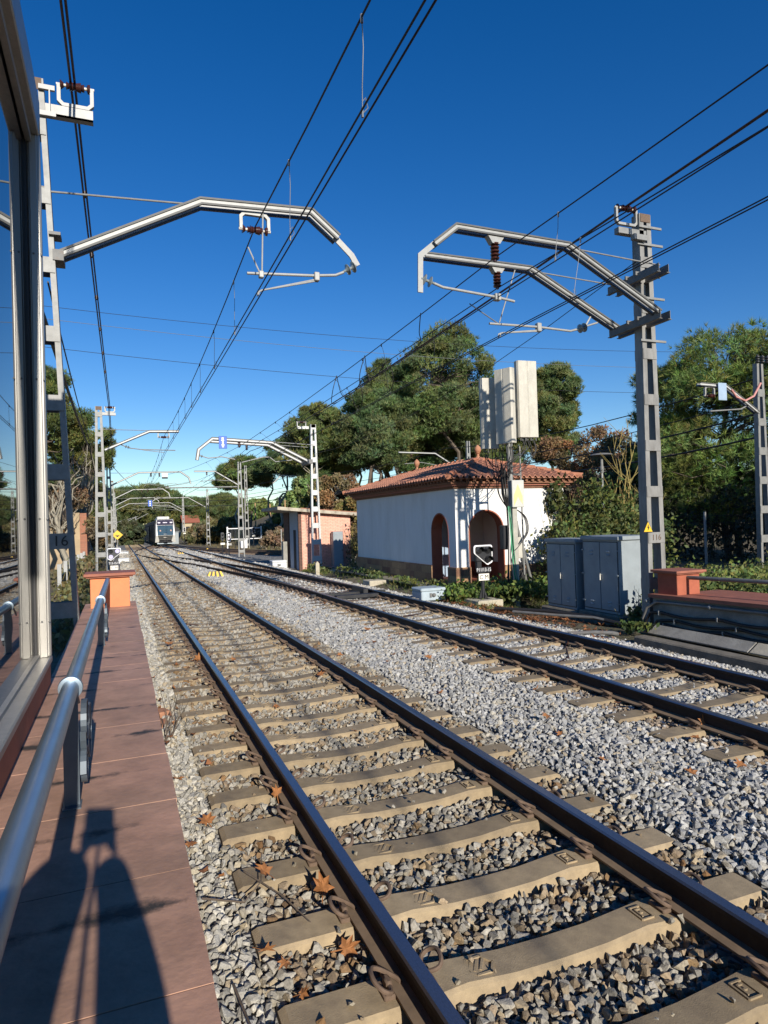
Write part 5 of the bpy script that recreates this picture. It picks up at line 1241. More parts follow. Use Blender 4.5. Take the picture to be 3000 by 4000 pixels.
for k, (zz, lab) in enumerate([(.07, 'upper black cable sagging along the right platform wall'), (-.04, 'middle black cable sagging along the right platform wall'), (-.14, 'lower black cable bundle along the right platform wall')]):
    pts = []; off = [0, .35, .1][k]+.35
    yy = 9.75-off*.5
    pts.append((RX-.12, yy+.12, -.4)); pts.append((RX-.05, yy-.1, zz-.02))
    for i in range(0, 60):
        y = yy-.2-i*.18; ph = ((9.6-off-y)/1.25) % 1.0; pts.append((RX-.045, y, zz+.022*(9.9-y)-.05*math.sin(math.pi*ph)+.01))
    o = wire('wall_cable', lab, pts, [.026, .024, .03][k], 'black wire', clamps=[9.6-off, 8.35-off, 7.1-off, 5.85-off])
    tag(obj('cable_clip', MB().box((RX-.075, 9.59-off, zz-.03), (RX-.012, 9.61-off, zz+.05)).box((RX-.075, 8.34-off, zz+.01), (RX-.012, 8.36-off, zz+.08)).box((RX-.075, 7.09-off, zz+.03), (RX-.012, 7.11-off, zz+.11)), 'pale galvanised', o, at=None))
kb = thing('edge_kerb', 'dark stained concrete kerb along the ballast below the right platform', 'kerb', (6.0, 6, -.3))
obj('kerb', MB().box((5.98, -4, -.6), (6.22, 8.78, -.165), bev=.02), 'dark concrete', kb)
for y0, y1, lab in ((7.2, 9.2, 'pale concrete trough cover leaning by the right mast foot'), (4.9, 7.17, 'second pale concrete trough cover along the right kerb'), (2.6, 4.87, 'third pale concrete trough cover at the right edge')):
    bb = MB().box((6.66, y0, -.20), (6.90, y1, -.165), rot=Matrix.Rotation(R(-32), 3, 'Y'), bev=.006); tag(obj('trough_cover', bb, 'grey concrete' if y0 > 7 else 'pale concrete', at=(6.8, (y0+y1)/2, -.2)), lab, 'cable trough cover')
for k, (pts, lab) in enumerate([([(6.0, 13.2, -.2), (6.7, 12.2, -.2), (7.0, 11.2, -.22), (6.9, 10.2, -.22), (7.2, 9.5, -.3)], 'thick grey ground cable snaking before the grey cabinets'), ([(6.1, 12.6, -.21), (6.5, 11.6, -.2), (6.9, 10.9, -.2), (7.0, 10.0, -.25)], 'second ground cable before the grey cabinets'), ([(5.4, 9.7, -.21), (5.7, 9.4, -.17), (5.9, 9.2, -.17), (6.1, 9.3, -.22)], 'bent grey pipe end lying on the ballast')]):
    wire('ground_cable', lab, pts, [.04, .03, .035][k], 'weathered steel' if k else 'black wire')

# ================================================================== ANTENNA POLE
AX, AY, AZ = 7.90, 15.25, -.49
an = thing('antenna_pole', 'telecom pole with three tall pale panel antennas, cabinets and hanging cables', 'antenna', (AX, AY, AZ))
obj('square_post', MB().box((AX-.075, AY-.06, AZ-.2), (AX+.075, AY+.06, 2.14), bev=.01), 'steel pole', an)
obj('tube_mast', MB().tube([(AX, AY+.1, 2.0), (AX-.02, AY+.1, 5.66)], .07, 14).tube([(AX-.02, AY+.1, 5.66), (AX-.02, AY+.1, 5.8)], .074, 14), 'galvanised steel', an, smooth=True)
def panel(cx, cy, z0, z1, w_, d_, ang):
    b = MB(); pr = [(-w_/2, -d_*.2), (-w_/2+.03, -d_/2), (-.02, -d_/2), (0, -d_/2+.012), (.02, -d_/2), (w_/2-.03, -d_/2), (w_/2, -d_*.2), (w_/2, d_/2), (-w_/2, d_/2)]
    M_ = Matrix.Rotation(ang, 3, 'Z'); P = [M_ @ Vector((x, y, 0)) + Vector((cx, cy, z0)) for x, y in pr]
    b.prism(P, (0, 0, z1-z0)); o = obj('panel_antenna', b, 'antenna plastic', an)
    c = MB()
    for k in range(7):
        q = M_ @ Vector((-w_*.38+w_*.76*k/6, -d_*.15+.04*(k % 2), 0)); c.tube([(cx+q.x, cy+q.y, z0), (cx+q.x, cy+q.y, z0-.09)], .014, 6)
    obj('connector', c, 'weathered steel', o)
    q = M_ @ Vector((0, d_*.55, 0)); obj('mount_arm', MB().tube([(cx+q.x, cy+q.y, z1-.35), (AX, AY+.1, z1-.40)], .03, 8).tube([(cx+q.x, cy+q.y, z0+.4), (AX, AY+.1, z0+.4)], .03, 8), 'weathered steel', o)
    return (cx, cy, z0)
panel(AX+.42, AY-.15, 3.98, 6.02, .60, .17, R(-4)); panel(AX-.30, AY-.20, 3.80, 5.76, .54, .17, R(-66)); panel(AX-.46, AY+.35, 3.72, 5.62, .46, .17, R(-12))
panel(AX-.10, AY+.30, 4.1, 5.5, .12, .10, R(10))
obj('remote_unit', MB().box((AX-.16, AY-.02, 4.05), (AX+.1, AY+.2, 4.35), bev=.02).box((AX-.1, AY-.05, 4.75), (AX+.08, AY+.25, 5.05), bev=.02), 'cabinet grey', an)
bx_ = obj('sign_box', MB().box((AX-.13, AY-.16, 2.12), (AX+.24, AY+.06, 2.84), bev=.012), 'cabinet light', an)
bx2 = MB().prism([(AX-.09, AY-.165, 2.14), (AX-.09, AY-.165, 2.42), (AX+.045, AY-.165, 2.73), (AX+.18, AY-.165, 2.42), (AX+.18, AY-.165, 2.20), (AX+.045, AY-.165, 2.40)], (0, .004, 0))
obj('chevron', bx2, 'faded yellow', bx_)
b = MB()
for z in (2.18, 2.30, 2.42): b.box((AX+.26, AY-.02, z), (AX+.50, AY+.12, z+.10), bev=.008)
obj('grounding_bar', b, 'signal white', an)
obj('side_rail', MB().tube([(AX+.36, AY+.14, .3), (AX+.34, AY+.14, 3.8)], .022, 8).tube([(AX+.05, AY+.1, 3.02), (AX+.34, AY+.14, 3.0)], .03, 8), 'galvanised steel', an, smooth=True)
obj('brace', MB().tube([(AX+.12, AY+.12, 1.78), (AX+.95, AY+.55, -.3)], .04, 8).tube([(AX+.2, AY+.2, 1.75), (AX+1.15, AY+1.2, -.3)], .04, 8), 'galvanised steel', an, smooth=True)
obj('meter_box', MB().box((AX+.10, AY+.12, .75), (AX+.32, AY+.3, 1.32), bev=.015), 'antenna plastic', an)
obj('rear_duct', MB().box((AX+.12, AY+.3, -.3), (AX+.45, AY+.5, .4), bev=.02).box((AX-.28, AY+.1, 1.0), (AX-.10, AY+.3, 1.65), bev=.02), 'black plastic', an)
rc = random.Random(5); b = MB(); gcb = MB()
def spl(P, k=5):
    P = [Vector(p) for p in P]; s = []
    for i in range(len(P)-1):
        p0, p1, p2, p3 = P[max(0, i-1)], P[i], P[i+1], P[min(len(P)-1, i+2)]
        for j in range(k):
            u = j/k; s.append(.5*((2*p1)+(p2-p0)*u+(2*p0-5*p1+4*p2-p3)*u*u+(3*p1-p0-3*p2+p3)*u**3))
    return s+[P[-1]]
for (cx, cy, z0, n) in ((AX+.42, AY-.17, 3.9, 7), (AX-.30, AY-.22, 3.72, 9), (AX-.46, AY+.33, 3.64, 7)):
    for k in range(n):
        sx, sy = cx+rc.uniform(-.2, .2), cy+rc.uniform(-.06, .06); d = rc.uniform(.35, .85)
        ex, ey = AX-.28+rc.uniform(-.13, .10), AY+rc.uniform(-.08, .14)
        b.tube(spl([(sx, sy, z0), (sx+rc.uniform(-.05, .05), sy, z0-d*.5), ((sx+ex)/2+rc.uniform(-.1, .05), (sy+ey)/2, z0-d-rc.uniform(0, .2)), (ex, ey, 3.1+rc.uniform(-.1, .1)), (ex+rc.uniform(-.05, .05), ey, 2.5), (AX-.17, AY+rc.uniform(-.05, .05), 2.05)]), .0105, 5)
for k in range(7):
    o = rc.uniform(-.05, .05)
    b.tube(spl([(AX-.19+o, AY, 2.1), (AX-.16+o*1.4, AY, 1.4), (AX-.22+o, AY-.05, .8), (AX-.26+o*2, AY-.1, .2), (AX-.18+o, AY, -.3)]), .013, 5)
    if k < 5: gcb.tube(spl([(AX-.20+o*.7, AY-.07, 2.15), (AX-.15+o*.9, AY-.08, 1.5), (AX-.12+o, AY-.08, .9), (AX-.06+o, AY-.09, .25), (AX+.1, AY-.02, .1)]), .010, 5)
for k in range(3): b.tube(spl([(AX+.05, AY-.02, 2.08), (AX+.28+.03*k, AY-.05, 1.85), (AX+.33+.03*k, AY-.05, 1.45), (AX+.1, AY-.05, 1.1), (AX-.12, AY-.08, .9), (AX-.2, AY-.08, .5)]), .012, 5)
for k in range(4): b.tube(spl([(AX+.2, AY+.2, .7), (AX+.3+.05*k, AY+.2, .4), (AX+.15+.04*k, AY+.15, .1), (AX+.2, AY+.3, -.2)]), .012, 5)
obj('cable_bundle', b, 'black wire', an, smooth=True); obj('green_cable_bundle', gcb, 'green cable', an, smooth=True)

# ================================================================== VEGETATION
def unit(rg, n):
    v = rg.normal(size=(n, 3)); return v/np.linalg.norm(v, axis=1)[:, None]
def tri_leaves(rg, C, size, elong=1.6, updir=None, tintbase=(.08, .10, .03), tvar=.3, hue=.2):
    """one small triangle pair per leaf centre C (n,3)"""
    n = len(C); a = unit(rg, n)
    if updir is not None: a = a*.7+updir*.8; a /= np.linalg.norm(a, axis=1)[:, None]
    b = np.cross(a, unit(rg, n)); b /= np.linalg.norm(b, axis=1)[:, None]
    s = (size*rg.uniform(.6, 1.4, n))[:, None]
    p0 = C - a*s*elong*.5; p1 = C + b*s*.5; p2 = C + a*s*elong*.5; p3 = C - b*s*.5
    V = np.stack([p0, p1, p2, p3], 1).reshape(-1, 3); i = np.arange(n)[:, None]*4
    F = np.concatenate([i+np.array([[0, 1, 2]]), i+np.array([[0, 2, 3]])], 1).reshape(-1, 3)
    t = np.array(tintbase)[None]*rg.uniform(1-tvar, 1+tvar, (n, 1)); t[:, 0] *= rg.uniform(1-hue, 1+hue, n); t[:, 2] *= rg.uniform(1-hue, 1+hue, n)
    return V, F, np.repeat(t, 2, axis=0)
def clump_tint(rg, base, n, var=.35):
    return np.array(base)[None]*rg.uniform(1-var, 1+var, (n, 1))*np.stack([rg.uniform(.8, 1.25, n), np.ones(n), rg.uniform(.75, 1.2, n)], 1)
def needle_tufts(rg, C, dirs, L_, k, wdt, tint):
    """fans of long thin needles at C pointing about dirs"""
    n = len(C); Cn = np.repeat(C, k, 0); d = np.repeat(dirs, k, 0)+rg.normal(size=(n*k, 3))*.62; d /= np.linalg.norm(d, axis=1)[:, None]
    b = np.cross(d, unit(rg, n*k)); b /= np.linalg.norm(b, axis=1)[:, None]; l = (L_*rg.uniform(.6, 1.25, n*k))[:, None]
    V = np.stack([Cn-b*wdt*.5, Cn+b*wdt*.5, Cn+d*l], 1).reshape(-1, 3); F = np.arange(n*k*3).reshape(-1, 3)
    t = np.repeat(tint, k, 0)*rg.uniform(.75, 1.25, (n*k, 1)); return V, F, t
def limb(mb, p, q, r0, r1, rg, n=5, wob=.12):
    p, q = Vector(p), Vector(q); L_ = (q-p).length; pts = [p.lerp(q, i/n)+(Vector(rg.normal(size=3).tolist())*L_*wob*(.0 if i in (0, n) else .35)) for i in range(n+1)]
    mb.tube(pts, [r0+(r1-r0)*i/n for i in range(n+1)], 6); return pts
def pine(label, x, y, zb, zt, cb, rad, seed, n_cl=46, leaves=95, size=.26, tint=(.075, .105, .028), trunks=1, lean=0.0, group=None, tuft=False, bark='bark', cat='tree', flat=.7, feather=False, name='pine_tree', squash=1.0):
    rg = np.random.default_rng(seed); t = thing(name, label, cat, (x, y, zb), group)
    H = zt-cb; tm = MB(); VV, FF, TT = [], [], []; o = 0
    tops = []
    for k in range(trunks):
        bx_, by_ = x+rg.uniform(-.5, .5)*(trunks > 1), y+rg.uniform(-.5, .5)*(trunks > 1)
        tx, ty = x+lean+rg.uniform(-.25, .25)*rad, y+rg.uniform(-.25, .25)*rad
        tops.append(limb(tm, (bx_, by_, zb-.3), (tx, ty, cb+H*.72), .035*(zt-zb)**.8*.55+.05, .05, rg, 8, .10))
    for c in range(n_cl):
        h = rg.uniform(.04, .97); a = rg.uniform(0, 2*math.pi)
        env = (math.sin(math.pi*min(1, (h*.82+.13)))**.7)*rad*squash
        rr = env*math.sqrt(rg.uniform(.04, 1.0)); P = np.array([x+lean*(.3+.7*h)+rr*math.cos(a), y+rr*math.sin(a), cb+h*H])
        tr = tops[rg.integers(0, len(tops))]; zz = P[2]-rg.uniform(.3, .9)*(.25*rad+.4)
        base = min(tr, key=lambda q: abs(q.z-zz))
        limb(tm, base, P, .02+.018*rad*.4, .012, rg, 4, .16)
        cr_ = rad*rg.uniform(.20, .38)*(1-.22*h); n = int(leaves*rg.uniform(.7, 1.3))
        q = unit(rg, n)*(rg.uniform(0, 1, n)**.42)[:, None]*cr_; q[:, 2] *= flat; C = P+q
        tb = clump_tint(rg, tint, 1, .30)[0]
        if feather:
            d = unit(rg, n)*.6+np.array([0, -.05, .75]); d /= np.linalg.norm(d, axis=1)[:, None]
            V, F, T = needle_tufts(rg, C, d, size*2.0, 7, size*.30, clump_tint(rg, tb, n, .25))
        elif tuft:
            d = q/(np.linalg.norm(q, axis=1)[:, None]+1e-6)+np.array([0, -.1, .55]); d /= np.linalg.norm(d, axis=1)[:, None]
            V, F, T = needle_tufts(rg, C, d, size, 13, size*.085, clump_tint(rg, tb, n, .18))
        else:
            V, F, T = tri_leaves(rg, C, size, 2.0, np.array([0, 0, .6]), tb, .3, .15)
        VV.append(V); FF.append(F+o); TT.append(T); o += len(V)
    obj('trunk', tm, bark, t, smooth=True)
    V = np.concatenate(VV)-np.array(t.location[:]); obj('crown', np_mesh('crown', V, np.concatenate(FF), 'foliage', np.concatenate(TT)), None, t)
    return t
gz = ground_z
PT = [  # label, x, y, crown top, crown bottom, radius, density
 ('tallest dark pine rising behind the white building', 25.5, 53.5, 18.9, 8.8, 4.5, 70), ('pine just left of and behind the tallest pine', 22.6, 57.5, 17.0, 7.6, 3.0, 46),
 ('rounded pine behind the panel antennas', 36.4, 53.5, 16.4, 8.0, 3.3, 60), ('pine between the tallest pine and the antennas', 31.5, 59.0, 14.4, 6.5, 3.6, 50),
 ('broad pine left of the tallest pine, above the roof', 18.4, 54.3, 13.2, 6.8, 3.4, 52), ('pine right above the pink hut', 14.1, 58.1, 12.4, 7.2, 3.1, 50),
 ('pine with bare trunk behind the pink hut', 18.6, 63.7, 12.6, 6.6, 2.9, 40), ('pine left of the pink hut behind the curved arm', 14.8, 74, 11.4, 7.8, 2.6, 40),
 ('umbrella pine left edge of the right wood', 13.2, 80, 9.8, 6.8, 3.3, 44), ('leaning pine at the far left of the right wood', 13.4, 96, 10.6, 7.2, 3.0, 40),
 ('shadowed pine deep in the wood, above the roof ridge', 23.5, 62, 12.8, 7.0, 3.0, 36), ('second shadowed pine behind the tiled roof', 27.8, 60, 12.8, 6.2, 3.0, 36),
 ('dark pine at the back of the wood', 17.0, 70, 11.8, 7.6, 2.8, 34), ('pine far behind right of the antennas', 40.5, 58, 14.6, 7.0, 2.6, 36),
 ('full pine filling between the two left crowns', 20.6, 56.5, 15.2, 6.4, 3.3, 46), ('full pine close right of the tallest pine', 28.6, 56, 16.0, 6.4, 3.4, 50), ('low full pine above the near finial', 25.0, 58, 13.0, 5.2, 3.4, 46), ('full pine just left of the antenna panels', 33.5, 57, 13.6, 5.6, 3.2, 44), ('low full pine over the left end of the tiled roof', 16.4, 60.5, 11.4, 5.2, 3.0, 40)]
for i, (lab, x, y, zt, cb, r_, n) in enumerate(PT):
    d = math.hypot(x-CAM.x, y); pine(lab, x, y, gz(x, y), zt, cb, r_, 100+i, n_cl=int(n*(1.55 if y < 62 else 1.0)), leaves=140, feather=True, size=.0030*d, bark=('bark', 'pale bark')[i % 2], trunks=1+(i % 3 == 1), lean=rnd.uniform(-1.2, 1.2), group='pine wood beyond the tiled roof', tint=((.14, .19, .065), (.12, .175, .068), (.155, .20, .065))[i % 3])
# darker understorey trunks of the wood
for i, (x, y) in enumerate([(20.5, 60), (21.5, 66), (24.8, 66), (16.4, 65), (26.5, 57), (29, 64), (15.6, 84), (17.8, 78), (33, 64)]):
    pine(['thin pine trunk with few branches', 'slender pine trunk deep in the wood', 'bare lower trunk among the pines'][i % 3]+[' behind the roof ridge', ' left of the far finial', ' right of the near finial', ' above the hut slab', ' under the tallest crown', ' behind the cables', ' before the bright gap', ' by the open slope', ' near the antennas'][i], x, y, gz(x, y), gz(x, y)+9.2+rnd.random()*2, gz(x, y)+6.2, 2.2, 160+i, n_cl=22, leaves=110, feather=True, size=.19, group='pine wood beyond the tiled roof', bark='pale bark', tint=(.09, .12, .04))
# near big pine on the right with long needles
pine('big bright long needled pine beyond the mesh fence at the right', 23.6, 22.0, -.2, 10.0, .9, 3.3, 201, n_cl=210, leaves=46, size=.30, tint=(.20, .27, .072), tuft=True, trunks=2, flat=.7)
pine('smaller long needled pine left of the big bright one', 22.6, 24.8, -.2, 9.0, 3.6, 1.9, 202, n_cl=80, leaves=44, size=.30, tint=(.20, .27, .072), tuft=True, flat=.7)
pine('long needled pine at the right edge of the picture', 24.6, 18.6, -.2, 9.6, 1.0, 2.6, 203, n_cl=130, leaves=42, size=.30, tint=(.20, .27, .072), tuft=True, flat=.7)
for i, (x, y, h) in enumerate([(19.5, 4, 9.5), (23, 2.5, 10.5), (26.5, 3, 10.5), (21.2, 6.5, 8.2), (24.8, 6, 9)]):
    pine('shade giving pine standing right of the picture', x, y, -.3, h, .2, 2.4, 210+i, n_cl=60, leaves=110, feather=True, size=.14, tint=(.12, .16, .05), group='pines outside the right edge')
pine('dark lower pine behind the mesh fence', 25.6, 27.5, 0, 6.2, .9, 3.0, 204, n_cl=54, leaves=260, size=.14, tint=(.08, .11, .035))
# brown winter shrubs and trees
for i, (lab, x, y, zt, cb, r_, tn) in enumerate([
  ('brown leaved oak left of the right mast', 28.6, 36.2, 7.7, 2.4, 2.6, (.16, .10, .055)), ('brown tree between antennas and right mast', 27.5, 39.8, 7.3, 2.6, 2.3, (.17, .105, .05)),
  ('brown and green thicket behind the lamp post', 25.4, 31, 6.2, 1.2, 2.2, (.12, .095, .045)), ('russet bush beside the pink hut', 10.9, 39.8, 4.9, 1.4, 1.8, (.165, .115, .055)),
  ('fresh green bush behind the white mast', 9.6, 42.0, 4.9, 1.9, 1.5, (.14, .19, .06)), ('yellowish thicket between hut and white building', 10.0, 34.5, 3.3, .2, 1.2, (.16, .13, .04)),
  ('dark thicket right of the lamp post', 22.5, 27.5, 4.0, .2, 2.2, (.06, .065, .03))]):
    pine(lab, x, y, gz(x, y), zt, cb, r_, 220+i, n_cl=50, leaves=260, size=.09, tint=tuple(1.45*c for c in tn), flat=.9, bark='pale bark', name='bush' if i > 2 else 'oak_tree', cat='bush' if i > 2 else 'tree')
# left side trees
pine('tall umbrella pine on the left behind the nearest mast', -5.3, 36.5, gz(-5.3, 36.5), 9.7, 5.9, 2.1, 240, n_cl=60, leaves=150, feather=True, size=.11, tint=(.14, .175, .045), squash=1.0)
pine('second left pine behind the lattice masts', -4.3, 49, gz(-4.3, 49), 9.6, 5.8, 2.2, 241, n_cl=50, leaves=140, feather=True, size=.14, tint=(.13, .165, .045))
pine('third left pine lower behind the masts', -5.4, 62, gz(-5.4, 62), 9.0, 3.6, 2.6, 242, n_cl=50, leaves=140, feather=True, size=.17, tint=(.12, .15, .045))
for i, (lab, x, y, zt, cb, r_) in enumerate([('leafless brown tree in front of the left pine', -4.9, 38.6, 7.0, 2.4, 1.5), ('second leafless tree beside the second mast', -4.0, 43.5, 7.6, 2.6, 1.4)]):
    rg = np.random.default_rng(260+i); t = thing('bare_tree', lab, 'tree', (x, y, gz(x, y))); b = MB()
    main = limb(b, (x, y, gz(x, y)-.2), (x+.2, y, cb+1.6), .16, .08, rg, 6, .08); tw = MB()
    for k in range(26):
        s = main[rg.integers(2, 7)]; a = rg.uniform(0, 6.28); e_ = Vector((x+r_*rg.uniform(.3, 1)*math.cos(a), y+r_*math.sin(a)*.8, rg.uniform(cb, zt)))
        L_ = limb(b, s, e_, .055, .018, rg, 5, .15)
        for m_ in range(9):
            p = L_[rg.integers(1, 6)]; tw.tube([p, p+Vector((rg.uniform(-.5, .5), rg.uniform(-.5, .5), rg.uniform(.2, 1.0)))], .012, 3, r2=.005)
    obj('trunk', b, 'pale bark', t, smooth=True); obj('twigs', tw, 'bark', t)
pine('brown scrub under the left pines', -4.6, 41, gz(-4.6, 41), 4.2, 1.0, 1.8, 250, n_cl=40, leaves=200, size=.09, tint=(.24, .165, .085), flat=.9, name='bush', cat='bush')
pine('brown scrub farther along the left fence', -4.9, 52, gz(-4.9, 52), 4.6, .6, 2.2, 251, n_cl=40, leaves=200, size=.11, tint=(.20, .15, .07), flat=.9, name='bush', cat='bush')
# bushy slope right of the train and distant trees
for i, (lab, x, y, zt, r_, tn) in enumerate([('dry brown bush on the slope right of the train', 11.8, 104, 2.6, 3.0, (.13, .115, .055)), ('olive bush on the slope by the far mast', 13.0, 97, 2.9, 3.2, (.12, .115, .05)), ('grey brown bush beside the white gate', 15.2, 82, 1.6, 2.2, (.15, .12, .075)), ('brown bush left of the pink hut by the fence', 13.0, 66, 1.4, 1.7, (.16, .125, .08)), ('green shrub on the bank above the gate', 18.5, 88, 3.2, 2.4, (.12, .15, .045)), ('low green shrub on the bank before the pines', 15.5, 70, 2.0, 1.6, (.12, .15, .05)), ('bright green tree beyond the bushy slope', 21.5, 120, 6.2, 3.4, (.11, .15, .04)), ('olive shrub beside the far signals', 10.2, 113, 2.2, 2.4, (.13, .12, .06)), ('dark bush left of the train', -.3, 118, 3.0, 2.2, (.05, .06, .028)), ('brown scrub left of the rails', -5, 92, 3.2, 2.4, (.13, .11, .06)), ('wide green bush on the open slope', 24, 100, 6.0, 4, (.10, .13, .045))]):
    pine(lab, x, y, gz(x, y)-.2, zt, gz(x, y)-.2, r_, 270+i, n_cl=44, leaves=200, size=.0028*y, tint=tuple(1.35*c for c in tn), flat=.9, name='bush', cat='bush')
for i, (lab, x, y, zt, cb, r_) in enumerate([('distant pine straight above the train', 6.0, 185, 12.6, 3, 8.5), ('distant pine left of the line above the far arms', -1.5, 160, 10.5, 3, 6.5), ('distant pine right of the train', 16, 172, 8.6, 1, 5.0), ('distant pale pine beyond the slope', 19.5, 150, 7.8, 1.5, 4.5), ('distant dark pine behind the left masts', -9, 120, 10, 2, 6), ('far pine between train and slope', 24, 180, 10, 1, 6)]):
    pine(lab, x, y, gz(x, y), zt, cb, r_, 300+i, n_cl=80, leaves=130, feather=True, size=.5, tint=(.115, .15, .05), group='distant pines at the end of the line')
# ivy and hedge of leathery leaves
def hedge(name, label, cat, boxes, n, size, tint, seed, stems=0, kind=None, group=None):
    rg = np.random.default_rng(seed); base = boxes[0]; VV, FF, TT = [], [], []; o = 0; tot = sum(b_[6] for b_ in boxes)
    loc = np.array([(base[0]+base[1])/2, (base[2]+base[3])/2, base[4]]); t = thing(name, label, cat, tuple(loc), group)
    sm = MB()
    for (xa, xb, ya_, yb, za, zb_, wgt) in boxes:
        m_ = int(n*wgt/tot); ncl = max(6, m_//60); cc = np.stack([rg.uniform(xa, xb, ncl), rg.uniform(ya_, yb, ncl), za+(zb_-za)*rg.uniform(0, 1, ncl)**.8], 1)
        sc_ = np.array([xb-xa, yb-ya_, zb_-za]); pick = rg.integers(0, ncl, m_)
        C = cc[pick]+rg.normal(size=(m_, 3))*np.minimum(.30, sc_*.16)
        tints = clump_tint(rg, tint, ncl, .25)[pick]
        V, F, T = tri_leaves(rg, C, size, 1.7, np.array([0, -.35, .5]), (1, 1, 1), .35, .2); T = T*np.repeat(tints, 2, 0)
        VV.append(V-loc); FF.append(F+o); TT.append(T); o += len(V)
        for k in range(int(stems*wgt/tot)):
            p = Vector((rg.uniform(xa, xb), rg.uniform(ya_, yb), za)); q = p+Vector((rg.uniform(-.4, .4), rg.uniform(-.3, .3), (zb_-za)*rg.uniform(.7, 1.25))); sm.tube([p, p.lerp(q, .5)+Vector((rg.uniform(-.1, .1), 0, 0)), q], .010, 4, r2=.004)
    obj('leaves', np_mesh('leaves', np.concatenate(VV), np.concatenate(FF), 'foliage', np.concatenate(TT)), None, t)
    if stems: obj('stems', sm, 'yellow stem', t)
    return t
hedge('ivy_hedge', 'glossy green ivy hedge above and behind the grey cabinets', 'hedge', [(9.6, 12.6, 14.4, 16.6, -.4, 1.45, 3), (10.9, 12.4, 15.6, 17.0, 1.0, 2.6, .7), (9.3, 10.0, 13.9, 15.0, .2, 1.2, .4)], 15000, .075, (.105, .135, .035), 41, stems=20)
hedge('ivy_hedge', 'sunlit ivy hedge behind the right handrail and pillar', 'hedge', [(8.9, 12.0, 8.6, 11.6, -.4, .40, 2.4), (11.5, 16.0, 9.0, 12.8, -.4, .42, 2.5), (9.6, 12.5, 11.5, 13.4, -.4, .40, 1)], 23000, .060, (.155, .19, .05), 42, stems=40)
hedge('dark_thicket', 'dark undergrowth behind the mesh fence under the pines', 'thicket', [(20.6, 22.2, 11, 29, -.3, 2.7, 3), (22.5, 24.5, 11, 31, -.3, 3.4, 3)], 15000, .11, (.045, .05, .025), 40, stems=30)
hedge('ivy_hedge', 'thin ivy sprays creeping over the white wall corner', 'climber', [(10.35, 10.95, 16.7, 17.1, .8, 2.5, 1), (9.9, 10.4, 16.3, 16.8, .9, 1.5, .35)], 700, .10, (.07, .09, .03), 43, stems=8)
hedge('ivy_plant', 'tangle of ivy and dry stems at the foot of the right mast', 'plant', [(7.9, 8.6, 10.2, 10.6, -.4, .35, 1), (7.2, 7.8, 9.95, 10.35, -.4, -.05, .6)], 900, .065, (.10, .12, .035), 44, stems=30)
hedge('ivy_plant', 'small ivy clump on the ground between kerb and trough cover', 'plant', [(6.2, 6.7, 8.9, 9.6, -.24, -.1, 1)], 260, .055, (.07, .11, .03), 45)
hedge('weeds', 'low green weeds in front of the arched porch', 'weeds', [(6.2, 7.4, 14.9, 17.0, -.25, .05, 2), (7.3, 9.6, 14.4, 16.9, -.25, .15, 3)], 3600, .075, (.13, .18, .04), 46, stems=20)
hedge('weeds', 'scattered weeds along the base of the long white wall', 'weeds', [(6.3, 7.0, 17.2, 26, -.28, .02, 2), (6.0, 6.9, 27.2, 31, -.36, -.1, 1)], 1500, .07, (.14, .17, .05), 47, stems=14)
hedge('weeds', 'weeds and dry grass at the left trackside beyond the pillar', 'weeds', [(-3.6, -2.4, 13.5, 30, -.5, .1, 2), (-4.2, -3.0, 24, 50, -.4, .5, 2)], 5200, .10, (.15, .14, .06), 48, stems=60)
hedge('dry_bush', 'leafless twiggy bush at the corner of the pink hut', 'bush', [(8.6, 9.3, 30.4, 31.6, -.3, 1.6, 1)], 260, .09, (.14, .10, .05), 49, stems=46)
# tall yellow saplings by the lamp post
t = thing('sapling', 'tall yellowish leafless saplings between lamp post and right mast', 'sapling', (14.2, 17.6, -.2)); b = MB(); rg = np.random.default_rng(77)
for k in range(9):
    p = Vector((14.0+rg.uniform(-1.2, 1.1), 17.6+rg.uniform(-.6, .6), -.2)); h = rg.uniform(3.0, 5.2); q = p+Vector((rg.uniform(-.5, .5), rg.uniform(-.3, .3), h)); L_ = limb(b, p, q, .035, .008, rg, 8, .05)
    for m_ in range(5):
        s = L_[rg.integers(3, 8)]; e_ = s+Vector((rg.uniform(-.9, .9), rg.uniform(-.5, .5), rg.uniform(.5, 1.6))); b.tube([s, s.lerp(e_, .5)+Vector((0, 0, -.08)), e_], .012, 4, r2=.004)
obj('stems', b, 'yellow stem', t, smooth=True)
# grass tufts and leaf litter, uncountable
def scatter_blades(name, label, zones, tint, L_, seed):
    rg = np.random.default_rng(seed); P = []
    for xa, xb, ya_, yb, n in zones:
        x = rg.uniform(xa, xb, n); y = rg.uniform(ya_, yb, n); P.append(np.stack([x, y, np.array([gz(a, c) for a, c in zip(x, y)])+.0], 1))
    C = np.concatenate(P); V, F, T = needle_tufts(rg, C, np.tile([[0, 0, 1.2]], (len(C), 1)), L_, 7, .010, clump_tint(rg, tint, len(C), .35))
    return obj(name, np_mesh(name, V, F, 'foliage', T), None, kind='stuff', label=label, cat='grass')
scatter_blades('grass', 'short grass growing between the far track and the white building', [(6.0, 9.6, 13.6, 17.0, 420), (6.1, 6.9, 17, 31, 260), (7.5, 9.0, 10.5, 13.5, 130)], (.15, .19, .05), .20, 81)
scatter_blades('dry_grass', 'dry straw grass on the verges beyond the tracks', [(-6, -2.6, 12, 60, 900), (8.5, 14, 56, 92, 700), (7.5, 12, 90, 120, 400)], (.24, .20, .09), .34, 82)
